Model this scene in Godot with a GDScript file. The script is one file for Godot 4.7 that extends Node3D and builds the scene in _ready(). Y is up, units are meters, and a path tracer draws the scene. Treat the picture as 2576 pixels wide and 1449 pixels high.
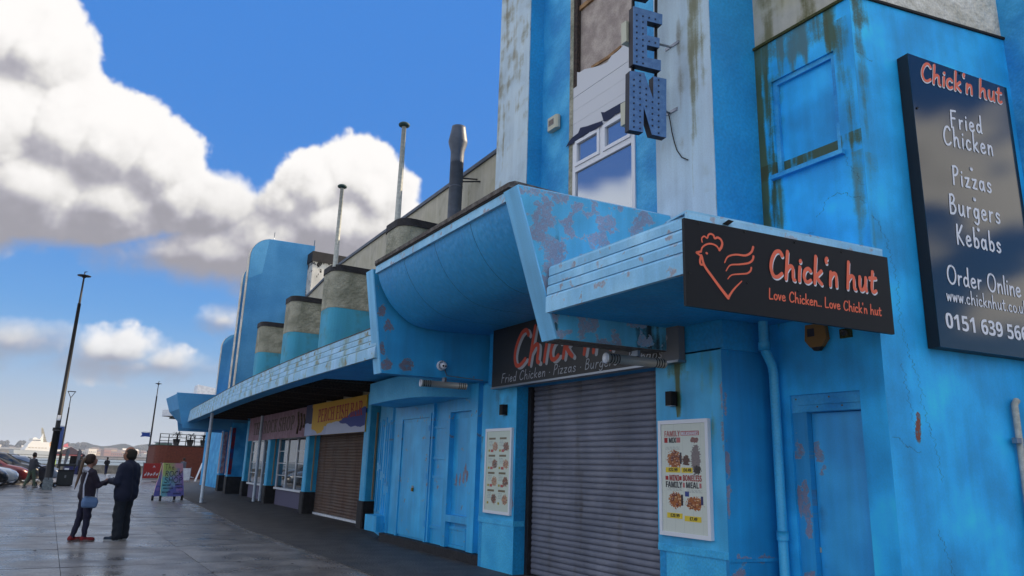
extends Node3D
# A seaside amusement building on a wet promenade. Metres, y up; the shop fronts run along -z on the right.

var M := {}
var cam: Camera3D
var CB: Basis
const EYE := Vector3(0, 1.6, 0)
const FOC := 1836.57
const U := Vector3(0.9903, 0, 0.1392)     # direction of the walls that stand across the shop fronts
var building: Node3D
var rng := RandomNumberGenerator.new()

# ---------- from a point of the 2576 x 1449 picture to a point on a known plane ----------
func ray(px: float, py: float) -> Vector3:
	return CB * Vector3((px - 1288.0) / FOC, -(py - 724.5) / FOC, -1.0)
func fx(px: float, py: float, x: float) -> Vector3:
	var d := ray(px, py)
	return EYE + d * ((x - EYE.x) / d.x)
func fy(px: float, py: float, y: float) -> Vector3:
	var d := ray(px, py)
	return EYE + d * ((y - EYE.y) / d.y)
func fz(px: float, py: float, z: float) -> Vector3:
	var d := ray(px, py)
	return EYE + d * ((z - EYE.z) / d.z)
func fu(px: float, py: float, p0: Vector3) -> Vector3:
	var d := ray(px, py)
	var n := U.cross(Vector3.UP)
	return EYE + d * ((p0 - EYE).dot(n) / d.dot(n))

# ---------- nodes ----------
func numbered(parent: Node, called: String) -> String:
	var k: String = "n_" + called
	var c: int = parent.get_meta(k) if parent.has_meta(k) else 0
	parent.set_meta(k, c + 1)
	return called if c == 0 else "%s_%03d" % [called, c]
func put(o: Node3D, called: String, parent: Node = null) -> Node3D:
	var p: Node = parent if parent else self
	o.name = numbered(p, called)
	p.add_child(o, true)
	return o
func tag(o: Node3D, label: String, category: String, group := "") -> Node3D:
	o.set_meta("label", label)
	o.set_meta("category", category)
	if group != "": o.set_meta("group", group)
	return o
func thing(called: String, label: String, category: String, at := Vector3.ZERO, group := "") -> Node3D:
	var o := Node3D.new()
	put(o, called)
	o.position = at
	return tag(o, label, category, group)
func copy(o: Node3D, called: String, label := "", group := "") -> Node3D:
	var c: Node3D = o.duplicate()
	put(c, called)
	if label != "": c.set_meta("label", label)
	if group != "": c.set_meta("group", group)
	return c
func structure(o: Node3D) -> Node3D:
	o.set_meta("kind", "structure")
	return o

# ---------- shapes ----------
func mb(smooth := false) -> SurfaceTool:
	var st := SurfaceTool.new()
	st.begin(Mesh.PRIMITIVE_TRIANGLES)
	st.set_smooth_group(1 if smooth else -1)
	return st
func mesh_of(st: SurfaceTool, mat: Material) -> ArrayMesh:
	st.generate_normals()
	var m := st.commit()
	m.surface_set_material(0, mat)
	return m
func build(st: SurfaceTool, called: String, mat: Material, parent: Node = null) -> MeshInstance3D:
	var mi := MeshInstance3D.new()
	mi.mesh = mesh_of(st, mat)
	put(mi, called, parent)
	return mi
func inst(m: Mesh, called: String, parent: Node, xf := Transform3D.IDENTITY) -> MeshInstance3D:
	var mi := MeshInstance3D.new()
	mi.mesh = m
	put(mi, called, parent)
	mi.transform = xf
	return mi
func vtx(st: SurfaceTool, p: Vector3, uv: Vector2) -> void:
	st.set_uv(uv)
	st.add_vertex(p)
# a, b, c, d run round the face; a is bottom left, c top right of the texture
func quad(st: SurfaceTool, a: Vector3, b: Vector3, c: Vector3, d: Vector3, u0 := 0.0, u1 := 1.0, v0 := 1.0, v1 := 0.0) -> void:
	vtx(st, a, Vector2(u0, v0)); vtx(st, c, Vector2(u1, v1)); vtx(st, b, Vector2(u1, v0))
	vtx(st, a, Vector2(u0, v0)); vtx(st, d, Vector2(u0, v1)); vtx(st, c, Vector2(u1, v1))
func prism(st: SurfaceTool, pts: Array, ext: Vector3, caps := true) -> void:
	var n := Vector3.ZERO
	var cnt := pts.size()
	for i in cnt:
		var a: Vector3 = pts[i]
		var b: Vector3 = pts[(i + 1) % cnt]
		n += a.cross(b)
	n = n.normalized()
	var e2 := Vector3.UP - n * n.y
	if e2.length() < 0.3: e2 = Vector3(0, 0, -1) - n * -n.z
	e2 = e2.normalized()
	var e1 := e2.cross(n).normalized()
	var p2 := PackedVector2Array()
	var lo := Vector2(1e9, 1e9)
	var hi := -lo
	for p in pts:
		var q := Vector2((p as Vector3).dot(e1), (p as Vector3).dot(e2))
		p2.append(q)
		lo = lo.min(q)
		hi = hi.max(q)
	var sz := (hi - lo).max(Vector2(1e-5, 1e-5))
	if caps:
		var tris := Geometry2D.triangulate_polygon(p2)
		for k in range(0, tris.size(), 3):
			for s in 2:
				var order := [0, 1, 2] if s == 0 else [0, 2, 1]
				for j in order:
					var id: int = tris[k + j]
					var uv := (p2[id] - lo) / sz
					uv.y = 1.0 - uv.y
					vtx(st, (pts[id] as Vector3) + ext * float(s), uv)
	var run := 0.0
	for i in cnt:
		var a: Vector3 = pts[i]
		var b: Vector3 = pts[(i + 1) % cnt]
		var l := a.distance_to(b)
		quad(st, a, b, b + ext, a + ext, run, run + l, ext.length(), 0.0)
		run += l
func box(st: SurfaceTool, a: Vector3, b: Vector3) -> void:
	var lo := a.min(b)
	var hi := a.max(b)
	prism(st, [lo, Vector3(hi.x, lo.y, lo.z), Vector3(hi.x, lo.y, hi.z), Vector3(lo.x, lo.y, hi.z)], Vector3(0, hi.y - lo.y, 0))
# a box whose long edges along y are chamfered
func cbox(st: SurfaceTool, a: Vector3, b: Vector3, ch: float) -> void:
	var lo := a.min(b)
	var hi := a.max(b)
	var y := lo.y
	prism(st, [Vector3(lo.x + ch, y, lo.z), Vector3(hi.x - ch, y, lo.z), Vector3(hi.x, y, lo.z + ch), Vector3(hi.x, y, hi.z - ch), Vector3(hi.x - ch, y, hi.z), Vector3(lo.x + ch, y, hi.z), Vector3(lo.x, y, hi.z - ch), Vector3(lo.x, y, lo.z + ch)], Vector3(0, hi.y - lo.y, 0))
# plan: [x, z, x, z ...], y0 to y1
func plan(st: SurfaceTool, xz: Array, y0: float, y1: float) -> void:
	var pts := []
	for i in range(0, xz.size(), 2): pts.append(Vector3(xz[i], y0, xz[i + 1]))
	prism(st, pts, Vector3(0, y1 - y0, 0))
func tube(st: SurfaceTool, path: Array, r: Variant, n := 10, caps := true) -> void:
	var rings := []
	var side := Vector3.ZERO
	for i in path.size():
		var p: Vector3 = path[i]
		var d: Vector3
		if i == 0: d = (path[1] as Vector3) - p
		elif i == path.size() - 1: d = p - (path[i - 1] as Vector3)
		else: d = ((path[i + 1] as Vector3) - p).normalized() + (p - (path[i - 1] as Vector3)).normalized()
		d = d.normalized()
		if side == Vector3.ZERO: side = d.cross(Vector3.UP if absf(d.y) < 0.9 else Vector3.RIGHT).normalized()
		side = (side - d * side.dot(d)).normalized()
		var up := side.cross(d)
		var rad: float = r[i] if r is Array else r
		var ring := []
		for k in n:
			var a := TAU * k / n
			ring.append(p + (side * cos(a) + up * sin(a)) * rad)
		rings.append(ring)
	for i in rings.size() - 1:
		for k in n:
			var k2 := (k + 1) % n
			quad(st, rings[i][k2], rings[i][k], rings[i + 1][k], rings[i + 1][k2], float(k + 1) / n, float(k) / n)
	if caps:
		for e in [0, rings.size() - 1]:
			var c: Vector3 = path[e]
			for k in n:
				var a: Vector3 = rings[e][k]
				var b: Vector3 = rings[e][(k + 1) % n]
				vtx(st, c, Vector2(0.5, 0.5)); vtx(st, a if e == 0 else b, Vector2.ZERO); vtx(st, b if e == 0 else a, Vector2.ONE)
func lathe(st: SurfaceTool, o: Vector3, prof: Array, n := 16) -> void:
	for i in range(0, prof.size() - 2, 2):
		for k in n:
			var a := TAU * k / n
			var b := TAU * (k + 1) / n
			var p := func(j: int, t: float) -> Vector3: return o + Vector3(cos(t) * prof[j], prof[j + 1], sin(t) * prof[j])
			quad(st, p.call(i, b), p.call(i, a), p.call(i + 2, a), p.call(i + 2, b))
func one_box(called: String, a: Vector3, b: Vector3, mat: Material, parent: Node = null) -> MeshInstance3D:
	var st := mb()
	box(st, a, b)
	return build(st, called, mat, parent)
func one_plan(called: String, xz: Array, y0: float, y1: float, mat: Material, parent: Node = null) -> MeshInstance3D:
	var st := mb()
	plan(st, xz, y0, y1)
	return build(st, called, mat, parent)
func one_prism(called: String, pts: Array, ext: Vector3, mat: Material, parent: Node = null) -> MeshInstance3D:
	var st := mb()
	prism(st, pts, ext)
	return build(st, called, mat, parent)
func one_tube(called: String, path: Array, r: Variant, mat: Material, parent: Node = null, n := 10) -> MeshInstance3D:
	var st := mb(true)
	tube(st, path, r, n)
	return build(st, called, mat, parent)

# ---------- materials ----------
func mat(c: Color, rough := 0.7, metal := 0.0) -> StandardMaterial3D:
	var m := StandardMaterial3D.new()
	m.albedo_color = c
	m.roughness = rough
	m.metallic = metal
	return m
func noise(seed_: int, freq: float, oct := 4, type := FastNoiseLite.TYPE_SIMPLEX_SMOOTH) -> FastNoiseLite:
	var n := FastNoiseLite.new()
	n.seed = seed_
	n.noise_type = type
	n.frequency = freq
	n.fractal_octaves = oct
	n.fractal_type = FastNoiseLite.FRACTAL_FBM if oct > 1 else FastNoiseLite.FRACTAL_NONE
	if type == FastNoiseLite.TYPE_CELLULAR:
		n.cellular_return_type = FastNoiseLite.RETURN_DISTANCE
	return n
func grey(seed_: int, freq: float, w: int, h: int, oct := 4, seamless := false) -> PackedByteArray:
	var n := noise(seed_, freq, oct)
	var im: Image = n.get_seamless_image(w, h) if seamless else n.get_image(w, h)
	im.convert(Image.FORMAT_L8)
	return im.get_data()
# noise drawn out downwards
func streaks(seed_: int, freq: float, w: int, h: int, stretch: int) -> PackedByteArray:
	var im := noise(seed_, freq, 4).get_image(w, maxi(4, h / stretch))
	im.convert(Image.FORMAT_L8)
	im.resize(w, h, Image.INTERPOLATE_CUBIC)
	return im.get_data()
func tex_of(w: int, h: int, data: PackedByteArray, mip := false) -> ImageTexture:
	var im := Image.create_from_data(w, h, false, Image.FORMAT_RGB8, data)
	return ImageTexture.create_from_image(im)
# a colour that wanders between two tones, seamless
func mottle(seed_: int, a: Color, b: Color, freq := 0.01, size := 384, grain := 0.08) -> ImageTexture:
	var n1 := grey(seed_, freq, size, size, 5, true)
	var n2 := grey(seed_ + 7, 0.15, size, size, 2, true)
	var out := PackedByteArray()
	out.resize(size * size * 3)
	for i in size * size:
		var t := clampf((n1[i] / 255.0 - 0.5) * 1.8 + 0.5, 0.0, 1.0)
		var g := 255.0 * (1.0 + grain * (n2[i] / 127.5 - 1.0))
		out[i * 3] = clampi(int((a.r + (b.r - a.r) * t) * g), 0, 255)
		out[i * 3 + 1] = clampi(int((a.g + (b.g - a.g) * t) * g), 0, 255)
		out[i * 3 + 2] = clampi(int((a.b + (b.b - a.b) * t) * g), 0, 255)
	return tex_of(size, size, out)
func normal_tex(seed_: int, freq: float, strength: float, size := 384, oct := 4) -> ImageTexture:
	var im: Image = noise(seed_, freq, oct).get_seamless_image(size, size)
	im.convert(Image.FORMAT_RGBA8)
	im.bump_map_to_normal_map(strength)
	return ImageTexture.create_from_image(im)
func tri_mat(tex: Texture2D, scale: float, rough := 0.75, nrm: Texture2D = null, nscale := 0.5) -> StandardMaterial3D:
	var m := mat(Color.WHITE, rough)
	m.albedo_texture = tex
	m.uv1_triplanar = true
	m.uv1_world_triplanar = true
	m.uv1_scale = Vector3.ONE * scale
	if nrm:
		m.normal_enabled = true
		m.normal_texture = nrm
		m.normal_scale = nscale
	return m
func uv_mat(tex: Texture2D, rough := 0.75) -> StandardMaterial3D:
	var m := mat(Color.WHITE, rough)
	m.albedo_texture = tex
	return m
# painted plaster or board seen close: paint, bare patches, moss streaks, cracks, all laid out on one face of wm x hm metres
func wall_tex(w: int, h: int, wm: float, hm: float, base: Color, o: Dictionary) -> ImageTexture:
	var sd: int = o.get("seed", 1)
	var ppm := w / wm
	var n1 := grey(sd, 0.25, w, h, 2)
	var n2 := grey(sd + 1, 0.9 / ppm, w, h, 4)
	var n3 := grey(sd + 2, o.get("peel_freq", 2.2) / ppm, w, h, 5)
	var n5 := grey(sd + 5, 14.0 / ppm, w, h, 4)
	var n4 := streaks(sd + 3, 5.0 / ppm, w, h, 14)
	var pg: float = o.get("peel", -1.0)
	var pc: Color = o.get("bare", Color(0.50, 0.52, 0.62))
	var patches: Array = o.get("patches", [])
	var stains: Array = o.get("stains", [])
	var tone: Color = o.get("tone", base)
	var moss: Color = o.get("moss", Color(0.22, 0.25, 0.12))
	var wander: float = o.get("wander", 0.16)
	var out := PackedByteArray()
	out.resize(w * h * 3)
	for y in h:
		var v := float(y) / h
		var st_row := []
		for s in stains:
			if v >= s[1] and v <= s[2]: st_row.append(s)
		var pt_row := []
		for p in patches:
			if absf(v - p[1]) < p[3] * 1.8: pt_row.append(p)
		for x in w:
			var i := y * w + x
			var u := float(x) / w
			var f1 := n1[i] / 255.0
			var f2 := n2[i] / 255.0
			var c := base.lerp(tone, clampf((f2 - 0.35) * 1.6, 0.0, 1.0))
			var k := 1.0 + wander * (f2 - 0.5) + 0.07 * (f1 - 0.5) + 0.1 * (n4[i] / 255.0 - 0.5)
			c = Color(c.r * k, c.g * k, c.b * k)
			for s in st_row:
				var dx: float = (u - s[0]) / s[3]
				if absf(dx) < 1.6:
					var run: float = clampf((s[2] - v) / (s[2] - s[1]) * 2.2 + (n4[i] / 255.0 - 0.5) * 1.6, 0.0, 1.0) if s[2] < 0.99 else 1.0
					var e: float = (1.0 - dx * dx / 2.56) * s[4] * (0.25 + 1.5 * absf(n4[i] / 255.0 - 0.25)) * run
					var g: float = e + (f1 - 0.5) * 0.35 + (n3[i] / 255.0 - 0.5) * 0.9
					if g > 0.15: c = c.lerp(s[5] if s.size() > 5 else moss, smoothstep(0.15, 1.25, g) * 0.85)
			var pv := pg + n3[i] / 255.0 + (n5[i] / 255.0 - 0.5) * 0.22
			for p in pt_row:
				var q: float = 1.0 - Vector2((u - p[0]) / p[2], (v - p[1]) / p[3]).length()
				pv = maxf(pv, 0.78 + q * 0.55 + (n3[i] / 255.0 - 0.5) * 1.5 + (n5[i] / 255.0 - 0.5) * 0.55 + (f1 - 0.5) * 0.15)
			if pv > 1.0:
				c = pc * (0.86 + 0.2 * (f1 - 0.3) + 0.26 * (f2 - 0.3))
				if n5[i] > 168: c = c.lerp(base, 0.45)
				if pv < 1.03: c = c.lerp(Color(0.75, 0.82, 0.86), 0.35)
			out[i * 3] = clampi(int(c.r * 255.0), 0, 255)
			out[i * 3 + 1] = clampi(int(c.g * 255.0), 0, 255)
			out[i * 3 + 2] = clampi(int(c.b * 255.0), 0, 255)
	for cr in o.get("cracks", []):
		var prev := Vector2(-1, -1)
		for j in range(0, (cr as Array).size(), 2):
			var p := Vector2(cr[j] * w, cr[j + 1] * h)
			if prev.x >= 0.0:
				var steps := int(p.distance_to(prev)) + 1
				for t in steps:
					var q := prev.lerp(p, float(t) / steps)
					var qx := clampi(int(q.x + 2.0 * sin(q.y * 0.31) + 1.5 * sin(q.y * 0.87 + 1.0) + (n1[(int(q.y) * 7) % (w * h)] - 127) / 80.0), 0, w - 1)
					var qy := clampi(int(q.y + 2.0 * sin(q.x * 0.3)), 0, h - 1)
					var id := (qy * w + qx) * 3
					for cc in 3: out[id + cc] = int(out[id + cc] * (0.5 + 0.4 * (n5[id / 3] / 255.0)))
			prev = p
	return tex_of(w, h, out)

# ---------- lettering drawn with a brush: strokes of x, y with baseline 0 and capitals 1 high ----------
var GL := {
	"C": [[.52,.82,.40,.96,.22,.9,.08,.62,.06,.3,.18,.05,.36,.02,.54,.16]], "h": [[.08,1,.07,.5,.06,0],[.07,.3,.2,.48,.32,.46,.36,.3,.38,.05,.45,0]],
	"i": [[.08,.5,.07,.25,.08,0],[.09,.72,.1,.75]], "c": [[.34,.42,.24,.5,.1,.42,.05,.22,.12,.04,.24,0,.36,.08]],
	"k": [[.07,1,.06,.5,.06,0],[.34,.48,.2,.34,.09,.24],[.12,.26,.24,.12,.38,0]], "'": [[.08,1,.04,.93,.07,.84]],
	"n": [[.07,.5,.06,.25,.06,0],[.07,.3,.18,.46,.3,.46,.34,.28,.36,0]], "u": [[.06,.5,.06,.2,.14,.02,.26,.06,.34,.25],[.35,.5,.35,.2,.4,0]],
	"t": [[.16,.78,.14,.4,.14,.1,.24,0,.34,.06],[.02,.52,.32,.55]], "L": [[.08,.98,.06,.5,.06,.03,.2,.01,.42,.03]],
	"o": [[.24,.5,.1,.44,.05,.22,.14,.03,.28,.02,.38,.18,.36,.4,.22,.5]], "v": [[.03,.5,.1,.25,.16,.03],[.16,.03,.24,.26,.32,.5]],
	"e": [[.06,.26,.2,.28,.34,.32,.3,.46,.18,.5,.07,.38,.05,.18,.14,.02,.28,.02,.38,.1]], ".": [[.06,.02,.07,.04]], "*": [[.08,.3,.1,.32]],
	"F": [[.08,.96,.06,.5,.06,0],[.08,.96,.26,.97,.42,.98],[.07,.52,.2,.53,.34,.54]], "r": [[.07,.5,.06,.25,.06,0],[.06,.26,.14,.44,.28,.48]],
	"d": [[.34,.36,.2,.48,.07,.38,.05,.16,.14,.02,.26,.06,.34,.2],[.36,1,.35,.5,.36,.1,.4,0]], "P": [[.08,.96,.07,.5,.06,0],[.06,.94,.26,.98,.4,.84,.36,.62,.2,.5,.08,.48]],
	"z": [[.05,.48,.2,.49,.32,.5],[.32,.5,.2,.26,.06,.03],[.06,.03,.2,.02,.34,.02]], "a": [[.34,.38,.2,.5,.07,.38,.05,.16,.15,.02,.27,.08,.34,.26],[.35,.48,.35,.2,.4,0]],
	"s": [[.3,.42,.18,.5,.08,.4,.14,.28,.26,.2,.3,.08,.18,0,.05,.06]], "B": [[.08,.96,.06,.5,.06,.02],[.07,.94,.26,.97,.36,.8,.26,.58,.1,.52],[.1,.52,.3,.5,.42,.28,.3,.06,.07,.02]],
	"g": [[.34,.38,.2,.5,.07,.38,.06,.16,.16,.04,.28,.1,.34,.3],[.36,.48,.36,.1,.32,-.18,.2,-.28,.06,-.2]], "K": [[.08,.98,.06,.5,.06,0],[.44,.98,.24,.64,.08,.46],[.1,.5,.26,.26,.46,0]],
	"b": [[.07,1,.06,.5,.07,.04],[.07,.3,.2,.48,.34,.36,.36,.14,.24,0,.08,.06]], "O": [[.36,.97,.16,.88,.05,.55,.1,.2,.3,0,.52,.12,.62,.5,.54,.85,.34,.97]],
	"l": [[.07,1,.06,.5,.08,0]], "w": [[.03,.5,.07,.25,.12,.02],[.12,.02,.18,.24,.24,.44],[.24,.44,.3,.22,.36,.02],[.36,.02,.42,.26,.48,.5]],
	"R": [[.08,.96,.07,.5,.06,0],[.06,.94,.26,.98,.4,.84,.34,.6,.1,.5],[.16,.5,.3,.24,.46,0]], "S": [[.42,.86,.28,.98,.1,.88,.1,.68,.28,.52,.42,.36,.38,.1,.2,0,.04,.12]],
	"H": [[.07,1,.06,.5,.06,0],[.46,1,.46,.5,.47,0],[.07,.5,.26,.51,.46,.52]], "T": [[.02,.94,.26,.96,.5,.98],[.26,.96,.25,.5,.25,0]], "E": [[.08,.97,.07,.5,.06,.02],[.08,.97,.24,.97,.42,.98],[.07,.52,.2,.53,.36,.54],[.06,.02,.24,.01,.43,.02]],
	"I": [[.08,1,.08,.5,.08,0]], "A": [[.02,0,.14,.5,.25,1],[.25,1,.36,.5,.48,0],[.12,.34,.26,.35,.4,.34]]}
func curve(pts: Array) -> PackedVector2Array:
	var p := PackedVector2Array()
	for i in range(0, pts.size(), 2): p.append(Vector2(pts[i], pts[i + 1]))
	if p.size() < 3: return p
	var out := PackedVector2Array()
	for i in p.size() - 1:
		var a := p[maxi(i - 1, 0)]
		var d := p[mini(i + 2, p.size() - 1)]
		for s in 4:
			out.append(p[i].cubic_interpolate(p[i + 1], a, d, s / 4.0))
	out.append(p[p.size() - 1])
	return out
# a flat brush stroke with round ends in the x-y plane at height z
func stroke(st: SurfaceTool, p: PackedVector2Array, w0: float, w1: float, z: float) -> void:
	var n := p.size()
	if n < 2: return
	var l := []
	var r := []
	for i in n:
		var d := (p[mini(i + 1, n - 1)] - p[maxi(i - 1, 0)]).normalized()
		var s := Vector2(-d.y, d.x) * lerpf(w0, w1, float(i) / (n - 1)) * 0.5
		l.append(p[i] + s)
		r.append(p[i] - s)
	var v3 := func(q: Vector2) -> Vector3: return Vector3(q.x, q.y, z)
	for i in n - 1:
		quad(st, v3.call(r[i]), v3.call(r[i + 1]), v3.call(l[i + 1]), v3.call(l[i]))
	for e in [0, n - 1]:
		var c := p[e]
		var a0: Vector2 = (l[e] if e == 0 else r[e]) - c
		for k in 6:
			var q0 := c + a0.rotated(PI * k / 6.0)
			var q1 := c + a0.rotated(PI * (k + 1) / 6.0)
			vtx(st, v3.call(c), Vector2.ZERO); vtx(st, v3.call(q1), Vector2.ZERO); vtx(st, v3.call(q0), Vector2.ZERO)
func brush_width(text: String, gap := 0.13) -> float:
	var x := 0.0
	for ch in text:
		if ch == " ":
			x += 0.34
			continue
		var mx := 0.0
		for s in GL[ch]:
			for i in range(0, (s as Array).size(), 2): mx = maxf(mx, s[i])
		x += mx + gap
	return x
func brush(st: SurfaceTool, text: String, at: Vector2, size: float, wide: float, thick: float, z := 0.0, gap := 0.13, slant := 0.08) -> void:
	var x := 0.0
	var layer := 0
	for ch in text:
		if ch == " ":
			x += 0.34
			continue
		var mx := 0.0
		for s in GL[ch]:
			var p := curve(s)
			for i in p.size():
				mx = maxf(mx, p[i].x)
				p[i] = at + Vector2((p[i].x + x + p[i].y * slant) * wide, p[i].y) * size
			layer += 1
			stroke(st, p, thick, thick * 0.9, z + 0.0004 * (layer % 4))
		x += mx + gap
func face_basis(right: Vector3) -> Basis:
	var r := right.normalized()
	return Basis(r, Vector3.UP, r.cross(Vector3.UP).normalized())
# brushed words on an upright face, one part for each letter; at is the start of the baseline, right the reading direction
func words(text: String, at: Vector3, right: Vector3, size: float, wide: float, thick: float, m: Material, called: String, parent: Node, gap := 0.13, slant := 0.08) -> Node3D:
	var o := Node3D.new()
	put(o, called, parent)
	var x := 0.0
	for ch in text:
		if ch == " ":
			x += 0.34
			continue
		var st := mb()
		brush(st, ch, Vector2(x * wide * size, 0), size, wide, thick, 0.0, gap, slant)
		build(st, "letter", m, o)
		x += brush_width(ch, gap)
	o.global_transform = Transform3D(face_basis(right), at)
	return o
func print_text(text: String, at: Vector3, right: Vector3, height: float, m: Material, called: String, parent: Node, squeeze := 1.0, bold := true, fontname := "Droid Sans") -> MeshInstance3D:
	var t := TextMesh.new()
	var f := SystemFont.new()
	f.font_names = PackedStringArray([fontname])
	if bold: f.font_weight = 700
	t.font = f
	t.text = text
	t.font_size = 64
	t.pixel_size = height / 46.0
	t.depth = 0.002
	t.horizontal_alignment = HORIZONTAL_ALIGNMENT_LEFT
	t.vertical_alignment = VERTICAL_ALIGNMENT_BOTTOM
	t.curve_step = 2.0
	t.material = m
	var o := MeshInstance3D.new()
	o.mesh = t
	put(o, called, parent)
	var b := face_basis(right)
	b.x *= squeeze
	o.global_transform = Transform3D(b, at)
	return o

# ---------- sky: air that pales towards the horizon, heaped clouds in front of it ----------
# clouds: picture x, y, half width, half height, greyness of the body
var PUFFS := [
	[-60, 60, 230, 190, .0], [80, 130, 150, 140, .05], [-40, 300, 230, 200, .1], [150, 330, 170, 150, .12], [270, 370, 170, 140, .12], [390, 420, 120, 120, .15], [60, 470, 240, 150, .3], [280, 510, 190, 110, .35], [440, 500, 110, 90, .3], [545, 520, 110, 75, .4], [-120, 520, 260, 130, .4],
	[890, 450, 105, 100, .05], [800, 480, 110, 100, .1], [950, 500, 90, 105, .1], [730, 520, 90, 70, .2], [860, 570, 190, 110, .35], [700, 610, 190, 90, .7], [580, 640, 220, 70, .85], [760, 690, 170, 80, .85], [460, 640, 190, 45, .8], [1010, 620, 60, 90, .3],
	[300, 880, 80, 42, .42], [405, 915, 50, 24, .55], [40, 855, 90, 30, .9], [-120, 880, 130, 40, .85], [565, 805, 36, 18, .8], [320, 925, 120, 20, .85], [640, 860, 40, 22, .7]]
func smooth01(a: float, b: float, x: float) -> float:
	var t := clampf((x - a) / (b - a), 0.0, 1.0)
	return t * t * (3.0 - 2.0 * t)
func air(el: float) -> Vector3:
	var s := sin(deg_to_rad(maxf(el, 0.0)))
	var t := pow(1.0 - s, 4.2)
	var c := Vector3(0.040, 0.158, 0.455).lerp(Vector3(0.125, 0.288, 0.51), smooth01(0.0, 0.75, t))
	return c.lerp(Vector3(0.335, 0.365, 0.405), smooth01(0.42, 0.93, t))
func make_sky() -> Texture2D:
	var W := 4096
	var H := 2048
	var cw := 768
	var chh := 384
	# the whole dome, coarse
	var nA := noise(31, 0.055, 4)
	var nB := noise(32, 0.16, 3)
	var lo := PackedFloat32Array()
	lo.resize(cw * chh * 3)
	for y in chh:
		var el := 90.0 - 180.0 * (y + 0.5) / chh
		var ab := air(el)
		for x in cw:
			var az := 360.0 * (x + 0.5) / cw - 180.0
			var c := ab
			if el > -2.0:
				var d := Vector3(sin(deg_to_rad(az)) * cos(deg_to_rad(el)), sin(deg_to_rad(el)) * 1.5, -cos(deg_to_rad(az)) * cos(deg_to_rad(el))) * 40.0
				var dn := nA.get_noise_3dv(d) + 0.35 * nB.get_noise_3dv(d)
				var a := smooth01(-0.16, 0.06, dn) * smooth01(1.0, 9.0, el)
				# no loose cloud where the picture shows its own
				var l := CB.inverse() * Vector3(sin(deg_to_rad(az)) * cos(deg_to_rad(el)), sin(deg_to_rad(el)), -cos(deg_to_rad(az)) * cos(deg_to_rad(el)))
				if l.z < -0.2:
					var px := 1288.0 + FOC * l.x / -l.z
					var py := 724.5 - FOC * l.y / -l.z
					var away := maxf(maxf(-px, px - 2576.0), maxf(-py, py - 1449.0))
					a *= smooth01(60.0, 400.0, away)
				c = c.lerp(Vector3(0.92, 0.90, 0.875).lerp(Vector3(0.55, 0.555, 0.57), smooth01(0.2, 0.6, dn)), a)
			var i := (y * cw + x) * 3
			lo[i] = c.x; lo[i + 1] = c.y; lo[i + 2] = c.z
	var im := Image.create_from_data(cw, chh, false, Image.FORMAT_RGBF, lo.to_byte_array())
	im.resize(W, H, Image.INTERPOLATE_BILINEAR)
	# the heaped clouds, fine
	var x0 := 1940
	var x1 := 2480
	var y0 := 440
	var y1 := 1024
	var w := x1 - x0
	var h := y1 - y0
	var cell := noise(5, 0.030, 4, FastNoiseLite.TYPE_CELLULAR)
	cell.cellular_jitter = 1.0
	cell.fractal_gain = 0.52
	cell.domain_warp_enabled = true
	cell.domain_warp_amplitude = 14.0
	cell.domain_warp_frequency = 0.03
	var n2 := noise(9, 0.012, 5)
	var n3 := noise(77, 0.10, 3)
	var den := PackedFloat32Array()
	var gre := PackedFloat32Array()
	var low := PackedFloat32Array()
	den.resize(w * h); gre.resize(w * h); low.resize(w * h)
	var inv := CB.inverse()
	for y in h:
		var el := deg_to_rad(90.0 - 180.0 * (y + y0 + 0.5) / H)
		var se := sin(el)
		var ce := cos(el)
		for x in w:
			var az := deg_to_rad(360.0 * (x + x0 + 0.5) / W - 180.0)
			var l := inv * Vector3(sin(az) * ce, se, -cos(az) * ce)
			var i := y * w + x
			if l.z > -0.3:
				den[i] = -1.0
				continue
			var px := 1288.0 + FOC * l.x / -l.z
			var py := 724.5 - FOC * l.y / -l.z
			var best := -1.0
			var g := 0.0
			var lw := 0.0
			var sw := 0.0001
			for p in PUFFS:
				var dx: float = (px - p[0]) / p[2]
				var dy: float = (py - p[1]) / p[3]
				var e := 1.0 - sqrt(dx * dx + dy * dy)
				e *= minf(p[2], p[3]) / 110.0
				if e > best: best = e
				if e > -0.3:
					var wt := exp(e * 5.0)
					g += p[4] * wt
					lw += dy * wt
					sw += wt
			den[i] = best
			gre[i] = g / sw
			low[i] = lw / sw
	for field in [gre, low]:
		var fi := Image.create_from_data(w, h, false, Image.FORMAT_RF, field.to_byte_array())
		fi.resize(w / 14, h / 14, Image.INTERPOLATE_BILINEAR)
		fi.resize(w, h, Image.INTERPOLATE_CUBIC)
		var fl := fi.get_data().to_float32_array()
		if field == gre: gre = fl
		else: low = fl
	for y in h:
		for x in w:
			var i := y * w + x
			if den[i] < -0.6: continue
			var c1 := -cell.get_noise_2d(x, y)
			var soft := clampf(gre[i] * 1.2 - 0.1, 0.0, 0.9)
			den[i] += 0.10 + (c1 - 0.2) * lerpf(0.36, 0.10, soft) + n2.get_noise_2d(x, y) * lerpf(0.15, 0.26, soft) + n3.get_noise_2d(x, y) * 0.05
	var data := im
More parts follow.
